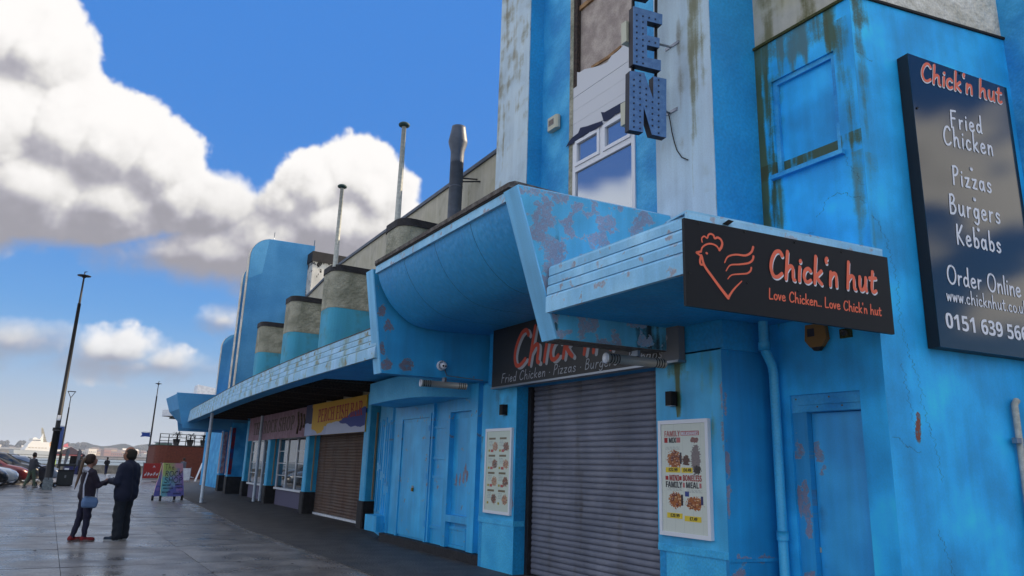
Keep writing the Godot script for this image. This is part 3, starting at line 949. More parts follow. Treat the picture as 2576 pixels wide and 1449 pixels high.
func make_hall() -> void:
	var B := building
	one_plan("hall_wall", [7.36, -10.9, 7.71, -24.5, 8.3, -30.4, 8.7, -39.0, 8.9, -46.0, 26, -46, 26, -10.9], 3.3, 8.34, M.hallc, B)
	var path := [Vector2(7.36, -10.9), Vector2(7.71, -24.5), Vector2(8.3, -30.4), Vector2(8.7, -39.0), Vector2(8.9, -46.0)]
	var st := mb()
	sweep(st, path, [-0.12, 8.34, 0.05, 8.34, 0.06, 8.42, -0.12, 8.42])
	build(st, "coping", M.flue, B)
	one_box("hall_rear", Vector3(7.9, 0.0, -10.8), Vector3(26, 9.5, -4.6), M.cream, B)
	one_box("rear_block", Vector3(16, 0.0, -94), Vector3(30, 9.2, -46.1), M.cream, B)  # added mass, unseen, that keeps the sun off the terrace
	# funnel-shaped piers along the canopy roof
	var P := [[5.55, -14.1, 0.5], [5.6, -18.6, 0.5], [5.76, -23.0, 0.5], [6.05, -28.1, 0.48]]
	for p in P:
		var r: float = p[2]
		var nose := func(gr: float, end: float) -> Array:
			var a := []
			var cr := 0.27
			for k in 14:
				var hi: bool = k >= 7
				var t: float = -PI / 2 + PI / 2 * (k % 7) / 6.0 + (PI / 2 if hi else 0.0)
				a.append(p[0] + cr - cos(t) * (cr + gr))
				a.append(p[1] + (r - cr if hi else cr - r) + sin(t) * (cr + gr))
			a.append(end); a.append(p[1] + r + gr)
			a.append(end); a.append(p[1] - r - gr)
			return a
		var pr := Node3D.new()
		put(pr, "funnel_pier", B)
		one_plan("lower_shaft", nose.call(0.0, 7.9), 3.8, 5.52, M.pier_blue, pr)
		one_plan("upper_shaft", nose.call(0.006, 7.9), 5.52, 6.5, M.dirty, pr)
		one_plan("cap", nose.call(0.03, 7.85), 6.5, 6.66, M.black, pr)
	# masts on the two nearer piers
	for q in [[1000, 553, 1014, 315, 5.62], [843, 668, 860, 470, 5.66]]:
		var b := fx(q[0], q[1], q[4])
		var d := Vector2(b.x, b.z).length()
		var tt := ray(q[2], q[3])
		var top := 1.6 + d * tt.y / Vector2(tt.x, tt.z).length()
		var ms := Node3D.new()
		put(ms, "mast", B)
		one_tube("pole", [Vector3(b.x, 6.6, b.z), Vector3(b.x, top, b.z)], [0.066, 0.048], M.post, ms, 12)
		var s := mb(true)
		lathe(s, Vector3(b.x, top, b.z), [0.0, -0.04, 0.07, -0.04, 0.12, -0.015, 0.125, 0.02, 0.10, 0.045, 0.0, 0.055], 18)
		build(s, "mast_head", M.verdigris, ms)
	# extractor flue
	var fb := fx(1141, 575, 6.95)
	var fl := Node3D.new()
	put(fl, "flue", B)
	var h0 := 9.25
	one_tube("pipe", [Vector3(fb.x, 4.9, fb.z), Vector3(fb.x, h0 - 0.62, fb.z)], 0.155, M.flue, fl, 20)
	var s2 := mb(true)
	lathe(s2, Vector3(fb.x, h0, fb.z), [0.155, -0.9, 0.158, -0.62, 0.215, -0.42, 0.222, -0.37, 0.165, -0.05, 0.165, 0.0, 0.145, 0.0, 0.145, -0.3], 22)
	build(s2, "cowl", M.flue, fl)
	for y in [6.6, 7.75]:
		one_tube("joint_band", [Vector3(fb.x, y, fb.z), Vector3(fb.x, y + 0.04, fb.z)], 0.162, M.flue, fl, 20)
	for k in 2:
		one_tube("bracket", [Vector3(fb.x, 8.0 - 0.1 * k, fb.z), Vector3(7.6, 8.05 - 0.1 * k, fb.z + 0.15 + 0.2 * k)], 0.018, M.iron, fl, 6)
	# tall fins with rounded shoulders
	var F := [[-34.0, 10.93, 11.75, 9.42, 0.95, 0.5], [-36.0, 10.62, 11.05, 8.8, 0.9, 0.5], [-41.0, 9.75, 8.2, 8.6, 0.7, 0.4]]
	for f in F:
		var z: float = f[0]
		var x0: float = -z * tan(deg_to_rad(f[1]))
		var pts := [Vector3(x0, 3.8, z)]
		var rr: float = f[4]
		for k in 9:
			var t := PI / 2 * k / 8.0
			pts.append(Vector3(x0 + rr - cos(t) * rr, f[2] - rr + sin(t) * rr, z))
		pts.append(Vector3(f[3], f[2] - 0.02, z + 0.25))
		pts.append(Vector3(f[3], 3.8, z + 0.25))
		pts.reverse()
		var fin := Node3D.new()
		put(fin, "fin", B)
		one_prism("fin_slab", pts, Vector3(0, 0, -f[5]), M.fin, fin)
		var strip := []
		for k in 9:
			var t := PI / 2 * k / 8.0
			strip.append(Vector2(x0 + rr - cos(t) * rr, f[2] - rr + sin(t) * rr))
		strip.insert(0, Vector2(x0, 3.8))
		var s := mb()
		for k in strip.size() - 1:
			var a: Vector2 = strip[k]
			var b: Vector2 = strip[k + 1]
			var na := Vector2(-0.012, 0.0) if k < 3 else Vector2(-0.008, 0.009)
			quad(s, Vector3(a.x + na.x, a.y + na.y, z - f[5] + 0.02), Vector3(a.x + na.x, a.y + na.y, z - 0.02), Vector3(b.x + na.x, b.y + na.y, z - 0.02), Vector3(b.x + na.x, b.y + na.y, z - f[5] + 0.02))
		build(s, "edge_band", M.cream, fin)
	one_tube("aerial", [Vector3(9.38, 9.6, -33.9), Vector3(9.42, 12.05, -33.9)], 0.02, M.steel, B, 6)
	one_tube("aerial", [Vector3(7.6, 11.7, -34.3), Vector3(7.6, 12.2, -34.3)], 0.018, M.steel, B, 6)
	# plant room on the hall roof, its black edging flaking
	var z := -33.0
	var a := fz(781, 722, z)
	var b := fz(905, 672, z)
	var pl := Node3D.new()
	put(pl, "plant_room", B)
	one_box("wall", Vector3(a.x, 7.8, z), Vector3(b.x + 1.0, b.y - 0.1, z - 3), M.plant, pl)
	one_box("cap", Vector3(a.x - 0.06, b.y - 0.1, z + 0.06), Vector3(b.x + 1.0, b.y + 0.38, z - 3), M.black, pl)

func make_tower() -> void:
	var B := building
	var T := 12.6
	one_plan("tower_pier", [6.35, -11.1, 6.35, -10.02, 7.6, -9.86, 7.6, -11.1], 3.0, T, M.deep, B)
	one_plan("tower_pier", [6.35, -6.77, 6.35, -5.752, 7.04, -5.654, 7.6, -5.57, 7.6, -6.77], 3.0, T, M.deep, B)
	face("pier_render", [Vector3(6.349, 4.4, -11.1), Vector3(6.349, 4.4, -10.025), Vector3(6.349, T, -10.025), Vector3(6.349, T, -11.1)], -0.014, M.pierL, B)
	face("pier_render", [Vector3(6.349, 4.1, -6.77), Vector3(6.349, 4.1, -5.76), Vector3(6.349, T, -5.76), Vector3(6.349, T, -6.77)], -0.014, M.pierR, B)
	var zl := -9.03
	var zr := -7.5
	one_box("tower_wall", Vector3(6.62, 3.0, -9.99), Vector3(7.3, T, zl), M.blue, B)
	one_box("tower_wall", Vector3(6.62, 3.0, zr), Vector3(7.3, T, -6.78), M.blue, B)
	one_box("tower_wall", Vector3(6.621, 3.0, zl), Vector3(7.3, 5.02, zr), M.blue, B)
	one_box("tower_wall", Vector3(6.621, 11.2, zl), Vector3(7.3, T, zr), M.blue, B)
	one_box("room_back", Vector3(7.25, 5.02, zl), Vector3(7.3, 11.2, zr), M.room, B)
	# reveal strip left of the window
	one_box("window_reveal", Vector3(6.595, 4.9, zl - 0.10), Vector3(6.66, 11.2, zl), M.dirty, B)
	one_box("window_post", Vector3(6.60, 7.86, zl), Vector3(6.67, 11.2, zl + 0.10), M.old_wood, B)
	# upvc window
	var w := Node3D.new()
	put(w, "window", B)
	var x0 := 6.60
	var x1 := 6.68
	var yt := 6.93
	var ym := 6.36
	var zm := -8.27
	for r in [[zl, zl + 0.075, 5.02, yt], [zr - 0.075, zr, 5.02, yt], [zl + 0.075, zr - 0.075, yt - 0.075, yt], [zl + 0.075, zr - 0.075, ym - 0.045, ym + 0.045], [zm - 0.04, zm + 0.04, ym + 0.045, yt - 0.075], [zl + 0.075, zr - 0.075, 5.02, 5.1]]:
		one_box("frame", Vector3(x0, r[2], r[0]), Vector3(x1, r[3], r[1]), M.upvc, w)
	for c in [[zl + 0.075, zm - 0.04], [zm + 0.04, zr - 0.075]]:
		var sash := Node3D.new()
		put(sash, "casement", w)
		var a: float = c[0]
		var b: float = c[1]
		var y0 := ym + 0.045
		var y1 := yt - 0.075
		var s := mb()
		box(s, Vector3(x0 - 0.018, y0 + 0.003, a + 0.003), Vector3(x0 + 0.05, y0 + 0.06, b - 0.003))
		box(s, Vector3(x0 - 0.018, y1 - 0.06, a + 0.003), Vector3(x0 + 0.05, y1 - 0.003, b - 0.003))
		box(s, Vector3(x0 - 0.018, y0 + 0.06, a + 0.003), Vector3(x0 + 0.05, y1 - 0.06, a + 0.06))
		box(s, Vector3(x0 - 0.018, y0 + 0.06, b - 0.06), Vector3(x0 + 0.05, y1 - 0.06, b - 0.003))
		build(s, "sash_frame", M.upvc, sash)
		one_box("pane", Vector3(x0 + 0.02, y0 + 0.06, a + 0.06), Vector3(x0 + 0.026, y1 - 0.06, b - 0.06), M.mirror_glass, sash)
	one_box("pane", Vector3(x0 + 0.03, 5.1, zl + 0.075), Vector3(x0 + 0.036, ym - 0.045, zr - 0.075), M.mirror_glass, w)
	# white boards over the window, the top one broken away to the plywood behind
	var yb := [6.95, 7.19, 7.43, 7.68]
	for k in 3:
		one_box("cladding_board", Vector3(6.602, yb[k], zl), Vector3(6.635, yb[k + 1] - (0.008 if k == 2 else 0.003), zr), M.panel_white, B)
	var top := [Vector3(6.602, yb[3], zl), Vector3(6.602, yb[3], zr)]
	for p in [[1600, 84], [1590, 92], [1576, 100], [1566, 117], [1552, 130], [1538, 140], [1528, 156], [1512, 164], [1490, 170], [1470, 174], [1458, 182], [1449, 176]]:
		top.append(fx(p[0], p[1], 6.602))
	top[2].z = zr
	top[top.size() - 1].z = zl
	face("broken_board", top, 0.033, M.panel_white, B)
	one_box("plywood", Vector3(6.68, 6.95, zl + 0.001), Vector3(6.70, 11.2, zr), M.ply, B)
	var bt := fx(1458, 26, 6.64)
	one_prism("batten", [Vector3(6.64, bt.y, zl + 0.1), Vector3(6.64, bt.y + 0.02, zr), Vector3(6.64, bt.y + 0.10, zr), Vector3(6.64, bt.y + 0.08, zl + 0.1)], Vector3(0.04, 0, 0), M.wood, B)
	one_prism("batten", [fx(1487, 172, 6.655), fx(1530, 146, 6.655), fx(1560, 120, 6.655), fx(1560, 114, 6.655), fx(1528, 140, 6.655), fx(1487, 166, 6.655)], Vector3(0.02, 0, 0), M.wood, B)
	# torn blue sheeting blown out over the casements
	for rag in [[[1420, 370], [1428, 366], [1443, 360], [1452, 349], [1466, 343], [1480, 331], [1497, 326], [1516, 312], [1514, 304], [1492, 314], [1476, 317], [1462, 322], [1455, 335], [1440, 347], [1428, 358]], [[1509, 281], [1522, 283], [1540, 270], [1558, 262], [1576, 252], [1574, 268], [1562, 280], [1545, 288], [1533, 298], [1519, 306]]]:
		var pts := []
		var i := 0
		for p in rag:
			pts.append(fx(p[0], p[1], 6.572))
			i += 1
		pts.reverse()
		var st := mb()
		prism(st, pts, Vector3(0.004, 0, 0))
		# loosen the sheet
		var mdt := MeshDataTool.new()
		var am := mesh_of(st, M.rag)
		mdt.create_from_surface(am, 0)
		for v in mdt.get_vertex_count():
			var q := mdt.get_vertex(v)
			q.x += 0.018 * sin(q.z * 21.0) + 0.014 * sin(q.y * 34.0)
			mdt.set_vertex(v, q)
		am.clear_surfaces()
		mdt.commit_to_surface(am)
		am.surface_set_material(0, M.rag)
		inst(am, "torn_sheet", B)
	# ground floor: two pillars with ledges and plinths
	for p in [[6.38, -11.32, -10.2], [6.35, -6.87, -5.79]]:
		var pil := Node3D.new()
		put(pil, "pillar", B)
		var x: float = p[0]
		var m: Material = M.pillarL if p[1] < -8.0 else M.pillarR
		one_box("pillar_core", Vector3(x + 0.014, 0.0, p[1] + 0.004), Vector3(7.0, 3.02, p[2] - 0.004), M.deep, pil)
		face("pillar_board", [Vector3(x + 0.013, 0.80, p[1]), Vector3(x + 0.013, 0.80, p[2]), Vector3(x + 0.013, 3.02, p[2]), Vector3(x + 0.013, 3.02, p[1])], -0.013, m, pil)
		one_box("ledge", Vector3(x - 0.006, 0.72, p[1] - 0.004), Vector3(x + 0.2, 0.80, p[2] + 0.004), M.gloss_blue, pil)
		face("plinth", [Vector3(x + 0.0135, 0.0, p[1] + 0.12), Vector3(x + 0.0135, 0.0, p[2] - 0.004), Vector3(x + 0.0135, 0.72, p[2] - 0.004), Vector3(x + 0.0135, 0.72, p[1] + 0.12)], -0.004, M.gloss_blue, pil)
	# wall above the shop opening
	one_box("lintel_wall", Vector3(6.42, 2.92, -11.1), Vector3(6.9, 5.0, -5.77), M.deep, B)
	# roller shutter
	shutter(-10.19, -6.80, 6.68, 0.02, 2.95, 0.0835, [M.shutter_grey], "grey steel roller shutter")
	one_box("shutter_guide", Vector3(6.60, 0.0, -10.20), Vector3(6.72, 3.0, -10.11), M.black, B)
	one_box("shutter_guide", Vector3(6.60, 0.0, -6.868), Vector3(6.72, 3.0, -6.80), M.black, B)

func make_block() -> void:
	var B := building
	# return wall between the pillar and the side block: one face from pavement to roof
	var R0 := Vector3(6.35, 0.0, -5.786)
	var R1 := R0 + U * 0.70
	face("return_wall", [R0, R1, R1 + Vector3(0, 3.02, 0), R0 + Vector3(0, 3.02, 0)], 0.05, M.ret, B)
	one_prism("return_skirting", [R0 + Vector3(0, 0.70, 0.012), R1 + Vector3(-0.02, 0.70, 0.012), R1 + Vector3(-0.02, 0.735, 0.012), R0 + Vector3(0, 0.735, 0.012)], Vector3(0, 0, -0.012), M.deep, B)
	# street face of the block, with a blind panel above and a door below
	var x := 7.04
	var z0 := -5.66
	var z1 := -4.29
	var H := 7.0
	var o := Vector3(x, 0, z0)
	var r := Vector3(0, 0, 1)
	var e := Vector3(0.3, 0, 0)
	var dz0 := -5.43
	var dz1 := -4.57
	var V := func(y: float, z: float) -> Vector3: return Vector3(x, y, z)
	var wl := z1 - z0
	wall_face("block_wall", [V.call(0.0, z0), V.call(0.0, dz0), V.call(2.5, dz0), V.call(2.5, dz1), V.call(0.0, dz1), V.call(0.0, z1), V.call(5.17, z1), V.call(5.17, z0)], e, o, r, wl, H, M.block, B)
	wall_face("block_wall", [V.call(5.17, z0), V.call(5.17, -5.42), V.call(6.43, -5.42), V.call(6.43, z0)], e, o, r, wl, H, M.block, B)
	wall_face("block_wall", [V.call(5.17, -4.54), V.call(5.17, z1), V.call(6.43, z1), V.call(6.43, -4.54)], e, o, r, wl, H, M.block, B)
	wall_face("block_wall", [V.call(6.43, z0), V.call(6.43, z1), V.call(7.0, z1), V.call(7.0, z0)], e, o, r, wl, H, M.block, B)
	var X := Vector3(0.075, 0, 0)
	wall_face("blind_panel", [V.call(5.17, -5.42) + X, V.call(5.17, -4.54) + X, V.call(6.43, -4.54) + X, V.call(6.43, -5.42) + X], Vector3(0.05, 0, 0), o, r, wl, H, M.block, B)
	for q in [[5.17, 6.43, -5.42, -5.36], [5.17, 6.43, -4.60, -4.54], [6.37, 6.43, -5.36, -4.60]]:
		one_box("panel_moulding", Vector3(x + 0.03, q[0], q[2]), Vector3(x + 0.074, q[1], q[3]), M.blue, B)
	one_box("panel_sill", Vector3(x - 0.06, 5.115, -5.47), Vector3(x + 0.1, 5.168, -4.50), M.blue, B)
	# moss lying on the sill, a ragged bed
	var s := mb()
	for k in 46:
		var z := rng.randf_range(-5.38, -4.60)
		var c := Vector3(x + rng.randf_range(0.0, 0.06), 5.165, z)
		var q := rng.randf_range(0.015, 0.05)
		lathe(s, c, [q, -0.01, q * 0.8, q * 0.5, 0.0, q * 0.8], 6)
	var ms := build(s, "moss", M.moss, B)
	ms.set_meta("kind", "stuff")
	# the street face goes on above a ledge, rendered cream
	one_box("upper_wall", Vector3(x + 0.02, 7.0, z0), Vector3(x + 1.5, 12.6, z1 - 0.03), M.stained, B)
	var led := mb()
	box(led, Vector3(x - 0.025, 6.985, z0), Vector3(x + 0.1, 7.02, z1))
	build(led, "ledge", M.moss, B)
	# side wall with the big menu board
	var S0 := Vector3(x, 0, z1)
	var L := 2.76
	var S1 := S0 + U * L
	var n := U.cross(Vector3.UP)
	wall_face("side_wall", [S0, S1, S1 + Vector3(0, 7.22, 0), S0 + Vector3(0, 7.02, 0)], -n * 0.1, S0, U, L, 7.25, M.side, B)
	wall_face("side_upper_wall", [S0 + Vector3(0, 7.04, 0) - n * 0.02, S1 + Vector3(0, 7.26, 0) - n * 0.02, S1 + Vector3(0, 12.6, 0) - n * 0.02, S0 + Vector3(0, 12.6, 0) - n * 0.02], -n * 0.1, S0, U, L, 7.25, M.cream, B)
	var s2 := mb()
	prism(s2, [S0 + Vector3(0, 7.02, 0), S1 + Vector3(0, 7.22, 0), S1 + Vector3(0, 7.25, 0), S0 + Vector3(0, 7.05, 0)], n * 0.025)
	build(s2, "ledge", M.soot, B)
	one_plan("end_pilaster", [S1.x, S1.z - 1.0, S1.x, S1.z + 0.42, 24.0, S1.z + 0.42, 24.0, S1.z - 1.0], 0.0, 12.6, M.blue, B)
	# door in the street face
	var d := Node3D.new()
	put(d, "side_door", B)
	wall_face("door_leaf", [Vector3(x + 0.11, 0.0, -5.24), Vector3(x + 0.11, 0.0, -4.572), Vector3(x + 0.11, 2.30, -4.572), Vector3(x + 0.11, 2.30, -5.24)], Vector3(0.045, 0, 0), Vector3(x, 0, -5.24), r, 0.668, 2.30, M.sidedoor, d)
	var df := Vector3(x + 0.016, 0, 0)
	wall_face("door_frame", [Vector3(x + 0.03, 0.0, -5.43), Vector3(x + 0.03, 0.0, -5.245), Vector3(x + 0.03, 2.305, -5.245), Vector3(x + 0.03, 2.305, -5.43)], Vector3(0.1, 0, 0), Vector3(x, 0, -5.43), r, 0.185, 2.32, M.doorframe, d)
	one_box("door_head", Vector3(x + 0.03, 2.305, -5.43), Vector3(x + 0.16, 2.50, -4.572), M.blue, d)
	one_box("head_bead", Vector3(x + 0.012, 2.31, -5.30), Vector3(x + 0.03, 2.335, -4.572), M.blue, d)
	one_box("head_bead", Vector3(x + 0.012, 2.385, -5.34), Vector3(x + 0.03, 2.405, -4.572), M.blue, d)
	for q in [[2.455, -5.37], [2.36, -5.1], [2.36, -4.8], [2.46, -4.95]]:
		one_tube("screw_head", [Vector3(x + 0.03, q[0], q[1]), Vector3(x + 0.024, q[0], q[1])], 0.009, M.brass, d, 8)
	var hp := fx(2046, 1300, x + 0.1)
	one_tube("handle", [Vector3(x + 0.11, hp.y + 0.14, hp.z), Vector3(x + 0.07, hp.y + 0.12, hp.z), Vector3(x + 0.05, hp.y, hp.z), Vector3(x + 0.07, hp.y - 0.12, hp.z), Vector3(x + 0.11, hp.y - 0.14, hp.z)], 0.013, M.iron, d, 8)
	one_tube("lock", [Vector3(x + 0.11, hp.y - 0.27, hp.z + 0.02), Vector3(x + 0.095, hp.y - 0.27, hp.z + 0.02)], 0.022, M.steel, d, 10)
	one_box("latch_plate", Vector3(x + 0.105, hp.y - 0.36, hp.z - 0.01), Vector3(x + 0.109, hp.y - 0.31, hp.z + 0.07), M.plastic_cream, d)
	# downpipe in the corner
	var dp := Node3D.new()
	put(dp, "downpipe", B)
	var z := -5.57
	one_tube("pipe", [Vector3(6.80, 3.4, z + 0.02), Vector3(6.80, 3.08, z + 0.02), Vector3(6.83, 2.98, z + 0.02), Vector3(6.94, 2.86, z), Vector3(6.965, 2.76, z), Vector3(6.965, 0.0, z)], 0.055, M.gloss_blue, dp, 14)
	for y in [3.05, 0.98]:
		one_tube("collar", [Vector3(6.80 if y > 2.0 else 6.965, y - 0.05, z + (0.02 if y > 2.0 else 0.0)), Vector3(6.80 if y > 2.0 else 6.965, y + 0.05, z + (0.02 if y > 2.0 else 0.0))], 0.066, M.gloss_blue, dp, 14)
	# grey service pipe at the inner corner
	var pp := fu(2562, 1090, S0 + n * 0.05)
	var sp := Node3D.new()
	put(sp, "service_pipe", B)
	one_tube("pipe", [Vector3(pp.x, 0.0, pp.z), Vector3(pp.x, 2.45, pp.z), Vector3(pp.x + 0.06, 2.5, pp.z)], 0.035, M.post, sp, 10)
	one_box("clip", Vector3(pp.x - 0.12, 2.03, pp.z - 0.02), Vector3(pp.x + 0.03, 2.09, pp.z + 0.03), M.steel, sp)

func make_wall_textures() -> void:
	M.panel_white = mat(Color(0.78, 0.80, 0.83), 0.55)
	M.sidedoor = uv_mat(wall_tex(130, 440, .668, 2.3, Color(0.14, 0.62, 0.88), {"seed": 190, "tone": Color(0.20, 0.67, 0.90), "wander": 0.12, "patches": [[.10, .19, .08, .05], [.12, .28, .08, .04]], "bare": Color(0.48, 0.52, 0.62), "stains": [[.1, .3, .7, .06, .5, Color(.10, .40, .58)]]}), 0.45)
	var bl := Color(0.18, 0.65, 0.86)
	var bl2 := Color(0.11, 0.58, 0.82)
	var moss := Color(0.20, 0.23, 0.10)
	var soft_moss := Color(0.30, 0.40, 0.36)
	M.pier_blue = tri_mat(wall_tex(384, 384, 4, 4, Color(0.26, 0.65, 0.80), {"seed": 100, "tone": Color(0.22, 0.58, 0.68), "wander": 0.25, "stains": [[.2, 0, 1, .1, .5, soft_moss], [.7, 0, 1, .12, .45, soft_moss]]}), 0.25, 0.75)
	M.fin = tri_mat(mottle(101, Color(0.22, 0.53, 0.74), Color(0.30, 0.60, 0.80), 0.006, 384, 0.05), 0.2, 0.7)
	M.hallc = tri_mat(wall_tex(512, 512, 5, 5, Color(0.74, 0.73, 0.67), {"seed": 104, "tone": Color(0.60, 0.59, 0.52), "wander": 0.2, "stains": [[.15, 0, 1, .04, .5, Color(.42, .42, .33)], [.55, 0, 1, .06, .55, Color(.45, .45, .36)], [.85, 0, 1, .03, .5, Color(.4, .4, .3)]]}), 0.2, 0.85)
	M.plant = tri_mat(wall_tex(256, 256, 3, 3, Color(0.78, 0.78, 0.76), {"seed": 106, "peel": 0.30, "bare": Color(0.10, 0.09, 0.08)}), 0.33, 0.85)
	var cr := Color(0.75, 0.84, 0.90)
	M.pierL = uv_mat(wall_tex(128, 1100, 1.08, 9.6, cr, {"seed": 110, "tone": Color(0.69, 0.76, 0.80), "wander": 0.22, "stains": [[.12, 0, .85, .25, .9, Color(.46, .44, .36)], [.5, 0, .6, .3, .6, Color(.52, .5, .42)], [.85, .1, .7, .12, .5, Color(.5, .5, .42)]]}), 0.85)
	M.pierR = uv_mat(wall_tex(160, 1100, 1.01, 9.6, cr, {"seed": 112, "tone": Color(0.67, 0.76, 0.81), "wander": 0.24, "stains": [[.72, 0, .9, .16, .9, Color(.45, .45, .34)], [.15, .3, .85, .1, .5, Color(.5, .51, .45)], [.48, .55, .85, .05, .7, Color(.5, .5, .46)]], "cracks": [[0, .33, .3, .31, .7, .275, 1, .25]]}), 0.85)
	M.pillarL = uv_mat(wall_tex(160, 340, 1.1, 2.2, bl, {"seed": 114, "tone": Color(0.24, 0.70, 0.90), "stains": [[.55, 0, .35, .3, .5, Color(.16, .40, .52)], [.03, .4, .8, .03, .9, Color(.1, .2, .24)]], "patches": [[.93, .9, .05, .06]]}), 0.55)
	M.pillarR = uv_mat(wall_tex(200, 400, 1.08, 2.2, Color(0.21, 0.66, 0.87), {"seed": 116, "tone": Color(0.28, 0.72, 0.90), "stains": [[.34, 0, .34, .1, 1.5, Color(.24, .27, .06)], [.36, .1, .3, .14, .8, Color(.2, .3, .2)], [.78, 0, .5, .08, .7, Color(.40, .48, .36)]], "patches": [[.985, .25, .03, .10], [.985, .5, .02, .07]]}), 0.5)
	M.ret = uv_mat(wall_tex(150, 640, .7, 3.02, Color(0.07, 0.55, 0.80), {"seed": 118, "tone": Color(0.09, 0.58, 0.82), "wander": 0.1, "patches": [[.04, .25, .05, .05], [.03, .42, .05, .07], [.03, .6, .03, .06], [.04, .33, .04, .05], [.3, .755, .3, .02], [.75, .757, .25, .015], [.25, .82, .16, .03], [.1, .9, .1, .04]]}), 0.45)
	M.doorframe = uv_mat(wall_tex(64, 640, .185, 2.32, bl2, {"seed": 119, "patches": [[.4, .17, .35, .05], [.55, .42, .3, .14], [.15, .45, .14, .12], [.7, .78, .25, .11], [.25, .88, .25, .1]]}), 0.5)
	M.block = uv_mat(wall_tex(220, 1120, 1.37, 7.0, Color(0.06, 0.65, 0.93), {"seed": 120, "tone": Color(0.16, 0.70, 0.95), "wander": 0.28,
		"stains": [[.03, 0, .52, .035, 2.2, moss], [.13, 0, .55, .03, 2.2, moss], [.10, 0, .45, .1, 1.2, Color(.28, .36, .24)], [.3, 0, .09, .1, 1.5, Color(.30, .38, .33)], [.5, 0, .085, .08, 1.4, Color(.32, .42, .38)], [.7, 0, .1, .07, 1.5, Color(.28, .33, .25)], [.42, 0, .085, .3, 1.2, Color(.26, .44, .50)], [.9, .03, .3, .05, 1.5, Color(.26, .34, .30)], [.8, 0, .09, .05, 1.7, Color(.24, .28, .16)], [.93, .27, .55, .05, 1.0, Color(.3, .45, .45)], [.5, .235, .265, .4, 2.0, Color(.24, .26, .12)]],
		"cracks": [[.83, .27, .9, .30, .97, .33], [.55, .36, .68, .33, .8, .332, .9, .345, 1, .36], [.3, .37, .4, .385, .5, .382]]}), 0.6)
	M.side = uv_mat(wall_tex(340, 900, 2.76, 7.25, Color(0.08, 0.67, 0.95), {"seed": 122, "tone": Color(0.16, 0.73, 0.98), "wander": 0.27,
		"stains": [[.035, .0, .35, .025, 1.0, Color(.28, .38, .36)], [.06, .0, .12, .05, .9, Color(.25, .30, .22)], [.03, .3, .5, .02, .8, Color(.3, .46, .5)]],
		"cracks": [[.02, .40, .08, .43, .12, .50, .11, .56, .16, .62, .2, .66], [.1, .62, .14, .72], [.18, .66, .24, .74, .25, .78], [.02, .72, .1, .735, .16, .74], [.2, .84, .26, .9, .28, .97], [.02, .13, .1, .14]],
		"patches": [[.155, .70, .012, .014], [.15, .715, .01, .012]], "bare": Color(0.50, 0.26, 0.20)}), 0.6)
	M.stained = tri_mat(wall_tex(384, 512, 3, 4, Color(0.72, 0.72, 0.68), {"seed": 124, "tone": Color(0.62, 0.61, 0.52), "wander": 0.2, "stains": [[.08, 0, 1, .05, 1.2, Color(.30, .31, .18)], [.25, 0, 1, .05, .9, Color(.42, .42, .30)], [.42, 0, 1, .06, 1.0, Color(.36, .34, .22)], [.6, 0, 1, .04, 1.1, Color(.33, .33, .2)], [.78, 0, 1, .06, .9, Color(.4, .4, .28)], [.93, 0, 1, .03, 1.2, Color(.28, .29, .16)]]}), 0.33, 0.85)
	M.wedge = uv_mat(wall_tex(420, 340, 2.2, 1.8, Color(0.32, 0.71, 0.88), {"seed": 131, "peel": 0.44, "peel_freq": 2.6, "bare": Color(0.56, 0.63, 0.74), "wander": 0.16, "patches": [[.16, .25, .10, .3], [.2, .55, .08, .3], [.55, .42, .3, .14], [.75, .12, .2, .10], [.14, .9, .08, .14], [.8, .22, .12, .1]], "stains": [[.24, 0, 1, .012, 1.1, Color(.14, .22, .24)], [.85, .75, 1, .12, 1.3, Color(.05, .07, .06)]]}), 0.55)
	M.nose = uv_mat(wall_tex(96, 400, .3, 1.9, Color(0.44, 0.74, 0.92), {"seed": 133, "wander": 0.12, "patches": [[.4, .03, .12, .02]]}), 0.5)
	M.wing = uv_mat(wall_tex(420, 340, 2.2, 1.8, Color(0.10, 0.56, 0.79), {"seed": 135, "tone": Color(0.12, 0.58, 0.80), "wander": 0.1, "bare": Color(0.42, 0.42, 0.50), "patches": [[.09, .40, .035, .10], [.13, .58, .035, .13], [.11, .75, .03, .1], [.13, .93, .06, .07], [.30, .91, .055, .065], [.07, .96, .08, .04], [.05, .14, .03, .1]]}), 0.5)
	var boards := []
	for k in 3:
		boards.append(tri_mat(wall_tex(400, 400, 3, 3, Color(0.52, 0.77, 0.92), {"seed": 140 + k * 5, "tone": Color(0.60, 0.81, 0.93), "peel": 0.265, "peel_freq": 3.6, "bare": Color(0.62, 0.64, 0.70), "wander": 0.12}), 0.33, 0.55))
	M.peel_boards = boards
	var fb := []
	for k in 3:
		fb.append(tri_mat(wall_tex(400, 400, 4, 4, Color(0.56, 0.77, 0.90), {"seed": 160 + k * 5, "tone": Color(0.62, 0.78, 0.90), "peel": 0.2, "bare": Color(0.50, 0.50, 0.40), "wander": 0.14, "stains": [[.1, 0, 1, .03, .8, Color(.42, .44, .26)], [.3, 0, 1, .05, .7, Color(.38, .42, .28)], [.5, 0, 1, .03, .8, Color(.4, .42, .3)], [.72, 0, 1, .04, .8, Color(.42, .44, .26)], [.9, 0, 1, .03, .7, Color(.4, .4, .25)]]}), 0.25, 0.55))
	M.fascia_boards = fb
	M.door = tri_mat(wall_tex(384, 384, 2.5, 2.5, Color(0.17, 0.65, 0.88), {"seed": 170, "tone": Color(0.22, 0.70, 0.91), "wander": 0.12, "peel": 0.13, "bare": Color(0.45, 0.50, 0.60)}), 0.4, 0.4)

